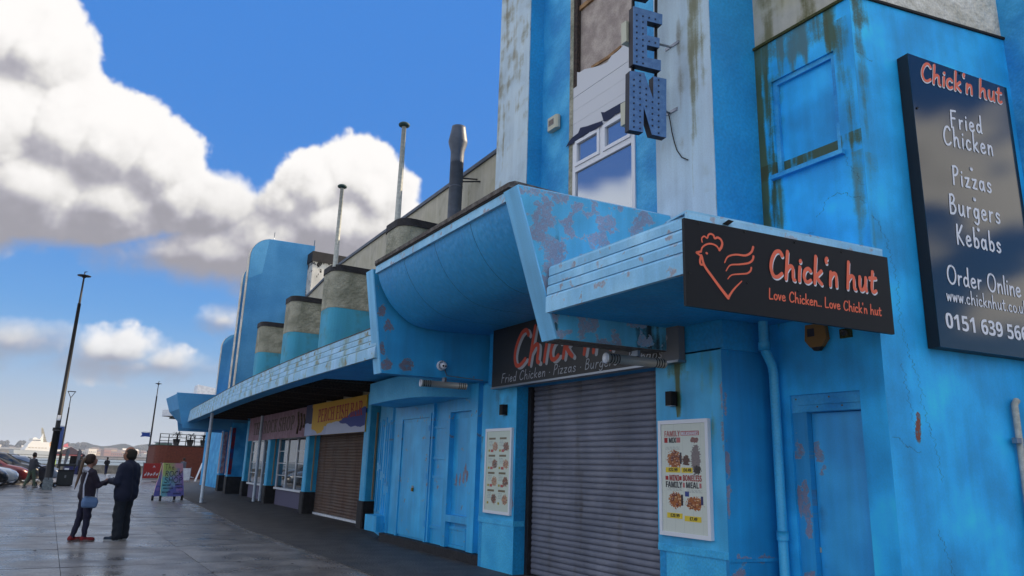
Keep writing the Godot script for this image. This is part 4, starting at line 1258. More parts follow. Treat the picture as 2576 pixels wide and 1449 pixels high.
func make_entrance() -> void:
	var B := building
	# right wing wall
	var p0 := Vector3(4.75, 0, -6.75)
	var A := fu(1404, 852, p0)
	var C := fu(1304, 466, p0)
	var up := Vector3.UP
	var xr := 6.34
	var Dd := A + U * ((xr - A.x) / U.x)
	var E := C + U * ((xr - C.x) / U.x)
	E.y = C.y - 0.02
	var th := Vector3(0, 0, -0.30)
	var rw := Node3D.new()
	put(rw, "wing_wall", B)
	face("wing_slab", [A, Dd, E, C], 0.0 + 0.30, M.wedge, rw)
	var out := Vector3(-0.02, 0, -0.004)
	one_prism("nose_board", [A + th, A, C, C + th], out, M.nose, rw)
	one_prism("wing_coping", [C, E, E + th, C + th], Vector3(0, 0.012, 0), M.pale, rw)
	# rotten underside of the wing
	one_prism("wing_soffit", [A + Vector3(0.02, -0.012, -0.01), Dd + Vector3(-0.01, -0.012, -0.01), Dd + th + Vector3(-0.01, -0.012, 0.01), A + th + Vector3(0.02, -0.012, 0.01)], Vector3(0, 0.0115, 0), M.felt, rw)
	# left wing wall
	var q0 := Vector3(6.5, 0, -11.24)
	var a := fu(960, 938, q0)
	var c := fu(940, 677, q0)
	var d := a + U * ((6.49 - a.x) / U.x)
	var e := c + U * ((6.49 - c.x) / U.x)
	d.y = a.y
	var lw := Node3D.new()
	put(lw, "wing_wall", B)
	face("wing_slab", [a, d, e, c], 0.30, M.wing, lw)
	one_prism("nose_board", [a + th, a, c, c + th], out, M.nose, lw)
	# the bellied hood between the wings: panels curved like a hull
	var prof := []
	for p in [[290, 905], [302, 960], [330, 1025], [372, 1090], [430, 1148], [500, 1192], [600, 1215], [760, 1230], [940, 1246]]:
		var px: float = (1200.0 + p[0] / 1.449) * 0.67083
		var py: float = (400.0 + p[1] / 1.449) * 0.67083
		var w := fu(px, py, q0)
		prof.append(Vector2(w.x, w.y))
	prof[prof.size() - 1].x = 6.49
	prof = smooth_path(prof, 4)
	var zl := -11.36
	var zr := -7.04
	var hd := Node3D.new()
	put(hd, "hood", B)
	for k in 4:
		var z0 := lerpf(zl, zr, k / 4.0) + 0.004
		var z1 := lerpf(zl, zr, (k + 1) / 4.0) - 0.004
		var st := mb(true)
		for i in prof.size() - 1:
			var f: Vector2 = prof[i]
			var g: Vector2 = prof[i + 1]
			quad(st, Vector3(g.x, g.y, z0), Vector3(g.x, g.y, z1), Vector3(f.x, f.y, z1), Vector3(f.x, f.y, z0))
		build(st, "hood_panel", M.hull, hd)
	var t: Vector2 = prof[0]
	var sol := []
	for i in prof.size(): sol.append(Vector3(prof[i].x + 0.012, prof[i].y + 0.012, zl))
	sol.append(Vector3(6.5, t.y + 0.1, zl)); sol.append(Vector3(t.x + 0.012, t.y + 0.1, zl))
	one_prism("hood_core", sol, Vector3(0, 0, zr - zl), M.soot, hd)
	one_box("edge_board", Vector3(t.x - 0.035, t.y - 0.05, zl), Vector3(t.x + 0.02, t.y + 0.07, zr), M.peel_boards[1], hd)
	one_box("edge_bead", Vector3(t.x - 0.05, t.y + 0.072, zl), Vector3(t.x + 0.02, t.y + 0.10, zr), M.soot, hd)
	one_prism("roof_felt", [Vector3(t.x - 0.06, t.y + 0.101, zl), Vector3(6.5, t.y + 0.101, zl), Vector3(6.5, t.y + 0.20, zl), Vector3(t.x + 0.03, t.y + 0.20, zl), Vector3(t.x - 0.06, t.y + 0.16, zl)], Vector3(0, 0, zr - zl), M.felt, hd)
	# low bulkhead over the doors, bowed in plan
	var bow := smooth_path([Vector2(5.74, -15.2), Vector2(5.66, -14.2), Vector2(5.63, -13.42), Vector2(5.73, -12.5), Vector2(6.1, -12.12), Vector2(6.52, -11.93)], 5)
	var bp := []
	for v in bow:
		bp.append(v.x); bp.append(v.y)
	bp.append_array([7.0, -11.93, 7.0, -15.6])
	one_plan("bulkhead", bp, 2.85, 3.3, M.bulk, B)
	# panelled door wall
	one_box("door_wall", Vector3(6.56, 0.16, -15.66), Vector3(6.9, 3.2, -11.32), M.door, B)
	one_box("step", Vector3(6.40, 0.0, -15.75), Vector3(6.9, 0.16, -11.30), M.black, B)
	var X := 6.56
	var leaf := Node3D.new()
	put(leaf, "plain_door", B)
	one_box("door_leaf", Vector3(X - 0.03, 0.2, -15.08), Vector3(X + 0.005, 2.57, -13.74), M.door, leaf)
	one_box("door_frame", Vector3(X - 0.055, 0.16, -15.17), Vector3(X + 0.003, 2.66, -15.085), M.door, leaf)
	one_box("door_frame", Vector3(X - 0.055, 0.16, -13.735), Vector3(X + 0.003, 2.66, -13.66), M.door, leaf)
	one_box("door_frame", Vector3(X - 0.055, 2.575, -15.085), Vector3(X + 0.003, 2.66, -13.735), M.door, leaf)
	var hp := fx((1380 + 250 / 1.509) * 0.67083, (1200 + 952 / 1.509) * 0.67083, X - 0.05)
	for y in [0.45, 1.35, 2.3]:
		one_box("hinge", Vector3(X - 0.062, y, -13.76), Vector3(X - 0.031, y + 0.11, -13.70), M.flat_blue, leaf)
	one_box("hasp", Vector3(X - 0.038, hp.y - 0.03, hp.z - 0.07), Vector3(X - 0.031, hp.y + 0.05, hp.z + 0.03), M.steel, leaf)
	one_box("padlock", Vector3(X - 0.07, hp.y - 0.06, hp.z - 0.02), Vector3(X - 0.038, hp.y + 0.01, hp.z + 0.04), M.brass, leaf)
	var zz := func(u: float, v := 900.0) -> float: return fx((1380 + u / 1.509) * 0.67083, (1200 + v / 1.509) * 0.67083, X - 0.02).z
	var yy := func(u: float, v: float) -> float: return fx((1380 + u / 1.509) * 0.67083, (1200 + v / 1.509) * 0.67083, X - 0.02).y
	# raised panels: [left, right, top, bottom] in the close view
	for p in [[368, 442, 600, 788], [342, 428, 880, 1182], [436, 552, 1172, 1290]]:
		var mid: float = (p[0] + p[1]) * 0.5
		var z0: float = zz.call(p[0], (p[2] + p[3]) * 0.5)
		var z1: float = zz.call(p[1], (p[2] + p[3]) * 0.5)
		var y0: float = yy.call(mid, p[3])
		var y1: float = yy.call(mid, p[2])
		var pn := Node3D.new()
		put(pn, "door_panel", B)
		var s := mb()
		box(s, Vector3(X - 0.028, y0, z0), Vector3(X, y0 + 0.05, z1))
		box(s, Vector3(X - 0.028, y1 - 0.05, z0), Vector3(X, y1, z1))
		box(s, Vector3(X - 0.028, y0 + 0.05, z0), Vector3(X, y1 - 0.05, z0 + 0.05))
		box(s, Vector3(X - 0.028, y0 + 0.05, z1 - 0.05), Vector3(X, y1 - 0.05, z1))
		build(s, "moulding", M.door, pn)
		one_box("field", Vector3(X - 0.012, y0 + 0.055, z0 + 0.055), Vector3(X, y1 - 0.055, z1 - 0.055), M.door, pn)
	# stiles that leave a deep panel between them
	for p in [[448, 470], [590, 628]]:
		one_box("stile", Vector3(X - 0.10, 0.17, zz.call(p[0])), Vector3(X, 3.1, zz.call(p[1])), M.door, B)
	one_box("rail", Vector3(X - 0.098, 2.62, zz.call(470)), Vector3(X, 3.1, zz.call(590)), M.door, B)
	one_box("rail", Vector3(X - 0.098, 0.62, zz.call(470)), Vector3(X, 0.74, zz.call(590)), M.door, B)
	one_box("stile", Vector3(X - 0.06, 0.17, zz.call(355)), Vector3(X, 3.1, zz.call(362)), M.door, B)
	for sp in [[[500, 905], [520, 900], [540, 890]], [[552, 845], [560, 880]]]:
		for q in sp:
			var w := fx((1380 + q[0] / 1.509) * 0.67083, (1200 + q[1] / 1.509) * 0.67083, X - 0.002)
			var s := mb()
			var ring := []
			for k in 9:
				var an := TAU * k / 9.0
				var rr := rng.randf_range(0.6, 1.2)
				ring.append(w + Vector3(0, cos(an) * 0.11 * rr, sin(an) * 0.045 * rr))
			prism(s, ring, Vector3(0.0018, 0, 0))
			build(s, "bare_patch", M.bare, B)
	# canted end of the door wall, panelled as well
	var k0 := Vector3(6.52, 0.0, -15.7)
	var k1 := Vector3(7.14, 0.0, -18.0)
	var kd := (k1 - k0).normalized()
	var kn := kd.cross(up).normalized()
	if kn.x > 0: kn = -kn
	one_prism("canted_wall", [k0, k1, k1 + up * 3.3, k0 + up * 3.3], -kn * 0.2, M.door, B)
	for p in [[0.08, 0.55, 0.35, 1.0], [0.08, 0.55, 1.15, 2.6], [0.85, 1.45, 0.5, 1.3], [0.85, 1.45, 1.4, 2.7], [1.7, 2.2, 0.5, 1.5], [1.7, 2.2, 1.6, 2.7]]:
		for q in [[p[0], p[1], p[2], p[2] + 0.05], [p[0], p[1], p[3] - 0.05, p[3]], [p[0], p[0] + 0.06, p[2] + 0.05, p[3] - 0.05], [p[1] - 0.06, p[1], p[2] + 0.05, p[3] - 0.05]]:
			one_prism("moulding", [k0 + kd * q[0] + up * q[2], k0 + kd * q[1] + up * q[2], k0 + kd * q[1] + up * q[3], k0 + kd * q[0] + up * q[3]], kn * 0.025, M.door, B)
	one_box("meter_box", Vector3(6.38, 0.16, -16.6), Vector3(6.75, 0.5, -15.9), M.door, B)

func make_canopies() -> void:
	var B := building
	# short canopy to the right of the wings
	var S := fx(1727, 531, 4.6)
	var zc := S.z
	var n := U.cross(Vector3.UP)
	var cn := Node3D.new()
	put(cn, "side_canopy", B)
	var c1 := Vector3(4.62, 0, zc)
	var c2 := c1 + U * 2.42
	one_plan("canopy_slab", [4.63, -6.74, c1.x + 0.01, zc - 0.02, c2.x, c2.z - 0.02, 7.03, -4.33, 7.03, -5.64, 6.33, -5.74, 6.33, -6.52], 3.34, 3.87, M.under, cn)
	var path := [Vector2(4.62, zc), Vector2(4.62, -6.74)]
	fascia(path, 3.335, cn, M.peel_boards)
	one_prism("end_board", [c1 + Vector3(-0.045, 3.335, 0), c2 + Vector3(0, 3.335, 0), c2 + Vector3(0, 3.90, 0), c1 + Vector3(-0.045, 3.90, 0)], n * 0.03, M.peel_boards[2], cn)
	one_prism("canopy_coping", [c1 + Vector3(-0.05, 3.90, 0.03), c2 + Vector3(0, 3.90, 0.03), c2 + Vector3(0, 3.90, -0.3), Vector3(4.64, 3.90, zc - 0.3)], Vector3(0, 0.02, 0), M.peel_boards[0], cn)
	# the long canopy over the shops, bowed in plan
	var cp := smooth_path([Vector2(4.47, -11.62), Vector2(4.46, -13.95), Vector2(4.46, -15.8), Vector2(4.50, -18.4), Vector2(4.61, -22.1), Vector2(4.80, -26.0), Vector2(5.13, -31.3), Vector2(5.45, -37.0), Vector2(5.62, -39.2)], 4)
	var lc := Node3D.new()
	put(lc, "long_canopy", B)
	var pl := []
	for v in cp:
		pl.append(v.x + 0.012); pl.append(v.y)
	pl.append_array([8.9, -39.2, 7.45, -11.62])
	one_plan("canopy_slab", pl, 3.70, 3.84, M.old_wood, lc)
	fascia(cp, 3.35, lc, M.fascia_boards)
	# open underside: bare timber joists, a painted margin board along the edge and a painted bay next to the wing
	for k in 13:
		var z := -15.2 - k * 1.85
		var xe := 4.9 + maxf(0.0, (-18.0 - z)) * 0.045
		one_box("joist", Vector3(xe, 3.50, z - 0.04), Vector3(8.0, 3.699, z + 0.04), M.old_wood, lc)
	var mg := mb()
	sweep(mg, cp, [-0.02, 3.356, -0.34, 3.356, -0.34, 3.50, -0.02, 3.50])
	build(mg, "margin_board", M.deep, lc)
	var e0 := fy(803, 951, 3.36)
	var e1 := fy(934, 959, 3.36)
	one_plan("painted_bay", [4.81, -11.64, 4.81, e0.z, e1.x, e1.z, 7.4, e1.z, 7.4, -11.64], 3.36, 3.40, M.deep, lc)
	# weathered lip of roofing along its top edge
	var s := mb()
	sweep(s, cp, [-0.2, 3.845, 0.012, 3.905, 0.012, 3.918, -0.2, 3.87])
	build(s, "roof_lip", M.felt, lc)
	# far entrance: its two wings and hood
	for w in [[-39.3, 458, 1078, 445, 987], [-43.4, 448, 1084, 441, 1002]]:
		var p0 := Vector3(5.4, 0, w[0])
		var a := fu(w[1], w[2], p0)
		var c := fu(w[3], w[4], p0)
		a.y = 3.05
		var d := Vector3(9.0, a.y, a.z + 0.14 * (9.0 - a.x))
		var e := Vector3(9.0, c.y, c.z + 0.14 * (9.0 - c.x))
		var far := Node3D.new()
		put(far, "wing_wall", B)
		face("wing_slab", [a, d, e, c], 0.30, M.fin, far)
	one_prism("hood", [Vector3(4.95, 4.7, -43.4), Vector3(5.2, 4.0, -43.4), Vector3(5.8, 3.4, -43.4), Vector3(7.0, 3.2, -43.4), Vector3(9.0, 3.2, -43.4), Vector3(9.0, 4.7, -43.4)], Vector3(0, 0, 4.0), M.hull, B)
	# white poles that carry the long canopy
	for p in [[5.18, -30.5], [7.3, -31.4], [7.62, -31.75]]:
		var po := Node3D.new()
		put(po, "canopy_pole", B)
		one_tube("shaft", [Vector3(p[0], 0.0, p[1]), Vector3(p[0], 3.42, p[1])], 0.06, M.white_metal, po, 14)
		for y in [0.14, 2.72]:
			one_tube("clamp", [Vector3(p[0], y, p[1]), Vector3(p[0], y + 0.05, p[1])], 0.07, M.white_metal, po, 14)
		one_box("foot_plate", Vector3(p[0] - 0.17, 0.0, p[1] - 0.17), Vector3(p[0] + 0.17, 0.018, p[1] + 0.17), M.black, po)

func shop_window(z0: float, z1: float, x: float, y0: float, y1: float) -> void:
	var B := building
	var w := Node3D.new()
	put(w, "shop_window", B)
	var n := 4
	one_box("sill", Vector3(x - 0.10, y0 - 0.07, z0), Vector3(x + 0.06, y0, z1), M.upvc, w)
	one_box("head", Vector3(x - 0.03, y1, z0), Vector3(x + 0.05, y1 + 0.09, z1), M.upvc, w)
	for i in n + 1:
		var z := lerpf(z0, z1, float(i) / n)
		one_box("mullion", Vector3(x - 0.035, y0, z - 0.04), Vector3(x + 0.045, y1, z + 0.04), M.upvc, w)
	for i in n:
		var a := lerpf(z0, z1, float(i) / n) + 0.04
		var b := lerpf(z0, z1, float(i + 1) / n) - 0.04
		for r in 4:
			var ya := lerpf(y0, y1, r / 4.0)
			var yb := lerpf(y0, y1, (r + 1) / 4.0)
			one_box("pane", Vector3(x + 0.004, ya + 0.012, a), Vector3(x + 0.01, yb - 0.012, b), M.shop_glass, w)
			if i % 2 == 0 and r > 0: one_box("glazing_bar", Vector3(x - 0.006, ya - 0.012, a), Vector3(x + 0.014, ya + 0.012, b), M.upvc, w)
			elif r > 0: one_box("glazing_bar", Vector3(x - 0.001, ya - 0.012, a), Vector3(x + 0.012, ya + 0.012, b), M.shop_glass, w)
	one_box("stall_riser", Vector3(x + 0.0, 0.0, z0), Vector3(x + 0.1, y0 - 0.07, z1), M.riser, B)

func make_shops() -> void:
	var B := building
	# piers of the shop front: [outer x, inner x, near z, deep]
	for p in [[7.08, 7.55, -18.62, 0.36], [7.2, 7.62, -24.3, 0.36], [7.42, 7.85, -30.2, 0.36], [7.85, 8.3, -36.2, 0.36]]:
		var pr := Node3D.new()
		put(pr, "shop_pier", B)
		var s := mb()
		cbox(s, Vector3(p[0], 0.68, p[2] - p[3]), Vector3(p[1], 3.42, p[2]), 0.03)
		build(s, "shaft", M.gloss_blue, pr)
		var s2 := mb()
		cbox(s2, Vector3(p[0] - 0.03, 0.0, p[2] - p[3] - 0.02), Vector3(p[1], 0.68, p[2] + 0.02), 0.03)
		build(s2, "base", M.black, pr)
		one_box("batten", Vector3(p[0] + 0.20, 0.72, p[2]), Vector3(p[0] + 0.245, 2.95, p[2] + 0.018), M.batten, pr)
	# fish bar shutter
	shutter(-24.28, -18.7, 7.58, 0.16, 2.62, 0.088, [M.shutter_rust], "rusty brown roller shutter")
	one_box("threshold", Vector3(7.53, 0.0, -24.28), Vector3(7.7, 0.07, -18.7), M.white, B)
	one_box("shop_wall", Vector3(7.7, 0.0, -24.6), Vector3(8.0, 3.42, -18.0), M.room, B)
	one_box("bottom_bar", Vector3(7.55, 0.09, -24.25), Vector3(7.6, 0.16, -18.72), M.shutter_rust, B)
	# rock shop windows
	shop_window(-29.8, -24.7, 7.72, 0.65, 2.45)
	shop_window(-35.8, -30.6, 8.02, 0.65, 2.45)
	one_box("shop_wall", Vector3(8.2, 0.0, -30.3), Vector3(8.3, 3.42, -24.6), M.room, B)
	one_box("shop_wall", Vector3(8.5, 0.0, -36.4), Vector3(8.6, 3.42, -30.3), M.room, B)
	one_plan("lintel_wall", [7.55, -18.5, 8.3, -36.3, 8.9, -36.3, 8.2, -18.5], 2.56, 3.42, M.deep, B)
	# tall wall ends beyond the rock shop
	for p in [[7.62, 8.25, -38.75, 0.5], [7.86, 8.4, -42.0, 0.5]]:
		var pr := Node3D.new()
		put(pr, "wall_end", B)
		one_box("shaft", Vector3(p[0], 0.82, p[2] - p[3]), Vector3(p[1] + 1.2, 3.42, p[2]), M.blue, pr)
		one_box("base", Vector3(p[0] - 0.02, 0.0, p[2] - p[3] - 0.02), Vector3(p[1] + 1.2, 0.82, p[2] + 0.02), M.black, pr)
	one_tube("downpipe", [Vector3(8.33, 0.05, -38.4), Vector3(8.33, 3.4, -38.4)], 0.05, M.gloss_blue, B, 10)
	one_box("far_shop_wall", Vector3(8.6, 0.0, -52.0), Vector3(9.4, 3.42, -42.0), M.blue, B)
	one_box("rear_wall", Vector3(9.4, 0.0, -52.0), Vector3(12.0, 4.6, -36.0), M.blue, B)

# crop views of the photograph: [x0, y0, scale]
func cv(v: Array, x: float, y: float) -> Vector2:
	return Vector2((v[0] + x / v[2]) * 0.67083, (v[1] + y / v[2]) * 0.67083)
# brushed words from one point to another
func words_fit(text: String, a: Vector3, b: Vector3, size: float, thick: float, m: Material, called: String, parent: Node, slant := 0.08, gap := 0.13) -> Node3D:
	var d := b - a
	var lift := d.y
	d.y = 0.0
	var wide := d.length() / (brush_width(text, gap) * size)
	var o := words(text, a, d, size, wide, thick, m, called, parent, gap, slant)
	var bs := o.global_basis
	bs.x = (d + Vector3(0, lift, 0)).normalized()
	o.global_basis = bs
	return o
func text_fit(text: String, a: Vector3, b: Vector3, h: float, m: Material, called: String, parent: Node, fontname := "Droid Sans", bold := true) -> MeshInstance3D:
	var o := print_text(text, a, b - a, h, m, called, parent, 1.0, bold, fontname)
	var w: float = (o.mesh as TextMesh).get_aabb().size.x
	var d := b - a
	var bs := o.global_basis
	bs.x = d.normalized() * (d.length() / maxf(w, 0.001))
	o.global_basis = bs
	var y0: float = (o.mesh as TextMesh).get_aabb().position.y
	o.global_position += Vector3(0, -y0, 0)
	return o
func put_label(o: Node3D, s: String) -> void:
	o.set_meta("label", s)

func make_signs() -> void:
	var VB := [1800.0, 650.0, 1534.0 / 900.0]
	var VC := [2400.0, 750.0, 2.07]
	var n := U.cross(Vector3.UP)
	# --- board over the grey shutter
	var x := 6.23
	var a := fx(1237, 969, x)
	var b := fx(1709, 936, x)
	var s := thing("shop_fascia_sign", "black fried chicken shop board with orange lettering above the grey shutter", "sign", Vector3(x, a.y, (a.z + b.z) * 0.5))
	var L := func(px: float, py: float, xx: float) -> Vector3: return fx(px, py, xx)
	var zc := fx(1660, 940, x).z
	face("board", [Vector3(x, 2.93, a.z), Vector3(x, 2.93, zc), Vector3(x, 3.96, zc), Vector3(x, 3.96, a.z)], 0.1, M.sign_matt, s)
	face("faded_board", [Vector3(x, 2.93, zc + 0.004), Vector3(x, 2.93, b.z), Vector3(x, 3.96, b.z), Vector3(x, 3.96, zc + 0.004)], 0.1, M.grey_plastic, s)
	one_box("bottom_trim", Vector3(x - 0.015, 2.90, a.z), Vector3(x + 0.12, 2.929, b.z), M.steel, s)
	for k in s.get_children(): (k as Node3D).global_transform = Transform3D.IDENTITY
	var p := cv(VB, 205, 1240)
	var q := cv(VB, 1060, 1130)
	var c0 := fx(p.x, p.y, x - 0.004)
	var c1 := c0 + Vector3(0, 0, 3.6)
	words_fit("Chick'n hut", c0 + Vector3(-0.002, -0.03, 0.06), c1 + Vector3(-0.002, -0.03, 0.06), 0.58, 0.080, M.ink_grey, "lettering_edge", s, 0.2)
	words_fit("Chick'n hut", c0 + Vector3(-0.006, 0, 0), c1 + Vector3(-0.006, 0, 0), 0.58, 0.075, M.faded_orange, "lettering", s, 0.2)
	p = cv(VB, 135, 1340)
	c0 = fx(p.x, p.y, x - 0.006)
	var w0 := fx(1668, 905, x - 0.006)
	words_fit("Fried Chicken * Pizzas * Burgers * Kebabs", c0, Vector3(x - 0.006, c0.y, w0.z), 0.15, 0.016, M.ink_grey, "lettering", s, 0.15)

	# --- projecting board on the end of the side canopy
	var S := fx(1727, 531, 4.6)
	var f0 := Vector3(4.62, 0, S.z) + n * 0.075
	var ps := thing("projecting_sign", "slanted black chicken shop sign with orange rooster outline on the side canopy", "sign", fu(1727, 768, f0))
	var bl := fu(1727, 768, f0)
	var br := fu(2251, 843, f0)
	var tr := fu(2234, 651, f0)
	var tl := fu(1727, 549, f0)
	br.y = bl.y
	tr.y = tl.y
	tr.x = br.x; tr.z = br.z
	tl.x = bl.x; tl.z = bl.z
	face("board", [bl, br, tr, tl], 0.035, M.sign_black, ps).global_transform = Transform3D.IDENTITY
	var g0 := f0 + n * 0.003
	var C := func(u: float, v: float) -> Vector3:
		var w := cv(VC, u, v)
		return fu(w.x, w.y, g0)
	var o: Vector3 = C.call(360, 800)
	var em := Node3D.new()
	put(em, "rooster_emblem", ps)
	var layer := 0
	for path in [[482, 326, 479, 298, 498, 281, 522, 296, 530, 272, 548, 263, 570, 274, 580, 298, 602, 291, 626, 306, 638, 335, 632, 365, 616, 388], [614, 386, 592, 356, 552, 340, 512, 346, 482, 370, 474, 402], [474, 400, 452, 404, 438, 408, 455, 420, 474, 436], [476, 430, 466, 470, 472, 500, 494, 500], [480, 440, 500, 510, 560, 596, 622, 680, 684, 760], [684, 760, 726, 696, 790, 630], [657, 486, 682, 440, 742, 424, 820, 430, 864, 404, 878, 366], [668, 550, 700, 506, 770, 500, 840, 490, 872, 468, 880, 438], [682, 612, 712, 582, 772, 575, 830, 570, 858, 550, 864, 526], [516, 412, 520, 414]]:
		var pts := []
		for i in range(0, path.size(), 2):
			var w: Vector3 = C.call(path[i], path[i + 1])
			pts.append((w - o).dot(U)); pts.append(w.y - o.y)
		layer += 1
		var wd := [0.012, 0.017, 0.02, 0.024, 0.022, 0.026, 0.012, 0.011, 0.01, 0.022]
		var we := [0.026, 0.016, 0.02, 0.02, 0.032, 0.010, 0.026, 0.024, 0.020, 0.022]
		var st := mb()
		stroke(st, curve(pts), wd[layer - 1], we[layer - 1], 0.0005 * (layer % 3))
		build(st, ["comb", "crown_line", "beak", "wattle", "breast_line", "tail_line", "wing_line", "wing_line", "wing_line", "eye"][layer - 1], M.orange, em)
	em.global_transform = Transform3D(face_basis(U), o)
	var t0: Vector3 = C.call(1002, 592)
	var t1: Vector3 = C.call(1850, 722)
	words_fit("Chick'n hut", t0 + Vector3(0.008, -0.013, 0), t1 + Vector3(0.008, -0.013, 0), 0.27, 0.040, M.ink_white, "lettering_edge", ps, 0.12)
	words_fit("Chick'n hut", t0 + n * 0.003, t1 + n * 0.003, 0.27, 0.040, M.orange, "lettering", ps, 0.12)
	t0 = C.call(1002, 766)
	t1 = C.call(1880, 900)
	words_fit("Love Chicken... Love Chick'n hut", t0, t1, 0.10, 0.014, M.orange, "lettering", ps, 0.04, 0.10)
	for k in [[460, 178], [815, 246], [1203, 328], [1566, 402], [388, 567], [838, 645], [1232, 706], [1600, 775]]:
		var w: Vector3 = C.call(k[0], k[1])
		one_tube("screw", [w - n * 0.003, w + n * 0.006], 0.010, M.iron, ps, 8).global_transform = Transform3D.IDENTITY
	var h0: Vector3 = C.call(650, 178)
	var h1: Vector3 = C.call(835, 150)
	one_prism("strap", [h0, h0 + Vector3(0.03, 0.03, 0.03), h1 + Vector3(0.05, 0.03, -0.45), h1 + Vector3(0.02, 0.0, -0.45)], Vector3(0.05, -0.01, 0.02), M.iron, ps).global_transform = Transform3D.IDENTITY

	# --- tall menu board on the side wall
	var S0 := Vector3(7.04, 0, -4.29) + n * 0.15
	bl = fu(2366, 872, S0)
	tl = fu(2293, 137, S0)
	tr = fu(2531, 215, S0)
	tl.x = bl.x; tl.z = bl.z
	tr.y = tl.y
	br = Vector3(tr.x, bl.y, tr.z)
	var ms := thing("menu_board", "tall glossy black menu board listing fried chicken, pizzas, burgers and kebabs", "sign", bl)
	face("case", [bl - n * 0.006, br - n * 0.006, tr - n * 0.006, tl - n * 0.006], 0.135, M.sign_matt, ms).global_transform = Transform3D.IDENTITY
	face("panel", [bl, br, tr, tl], 0.006, M.gloss_black, ms).global_transform = Transform3D.IDENTITY
	var VJ := [3300.0, 0.0, 1304.0 / 540.0]
	var VK := [3300.0, 900.0, 1304.0 / 540.0]
	var VG := [2600.0, 0.0, 1797.0 / 1240.0]
	var g1 := S0 + n * 0.004
	var at := func(v: Array, u: float, w: float) -> Vector3:
		var z := cv(v, u, w)
		return fu(z.x, z.y, g1)
	var j0: Vector3 = at.call(VJ, 372, 722)
	var j1: Vector3 = at.call(VJ, 1118, 938)
	words_fit("Chick'n hut", j0 + Vector3(-0.004, -0.01, 0), j1 + Vector3(-0.004, -0.01, 0), 0.245, 0.048, M.ink_white, "lettering_edge", ms, 0.16)
	words_fit("Chick'n hut", j0 + n * 0.003, j1 + n * 0.003, 0.245, 0.036, M.orange, "lettering", ms, 0.16)
	for r in [["Fried", 1400, 690, 1582, 727, .22], ["Chicken", 1362, 782, 1640, 848, .24], ["Pizzas", 1412, 1000, 1632, 1050, .23], ["Burgers", 1395, 1160, 1680, 1217, .24], ["Kebabs", 1434, 1324, 1684, 1376, .23]]:
		words_fit(r[0], at.call(VG, r[1], r[2]), at.call(VG, r[3], r[4]), r[5], 0.028, M.ink_white, "lettering", ms, 0.06, 0.2)
	for r in [[1510, 918], [1527, 1083], [1547, 1247]]:
		var w: Vector3 = at.call(VG, r[0], r[1])
		one_tube("bullet", [w, w + n * 0.002], 0.026, M.ink_white, ms, 12).global_transform = Transform3D.IDENTITY
	words_fit("Order Online", at.call(VK, 612, 388), at.call(VK, 1290, 520), 0.21, 0.024, M.ink_white, "lettering", ms, 0.06)
	words_fit("www.chicknhut.co.uk", at.call(VK, 607, 548), at.call(VK, 1345, 676), 0.15, 0.016, M.ink_white, "lettering", ms, 0.04)
	text_fit("0151 639 566", at.call(VK, 600, 798), at.call(VK, 1345, 925), 0.165, M.ink_white, "lettering", ms)
	for k in [[338, 978], [726, 662], [766, 1334]]:
		var w: Vector3 = at.call(VJ, k[0], k[1])
		one_tube("screw", [w, w + n * 0.006], 0.014, M.iron, ms, 8).global_transform = Transform3D.IDENTITY

	make_blade_sign()
	make_menus()
	make_shop_banners()

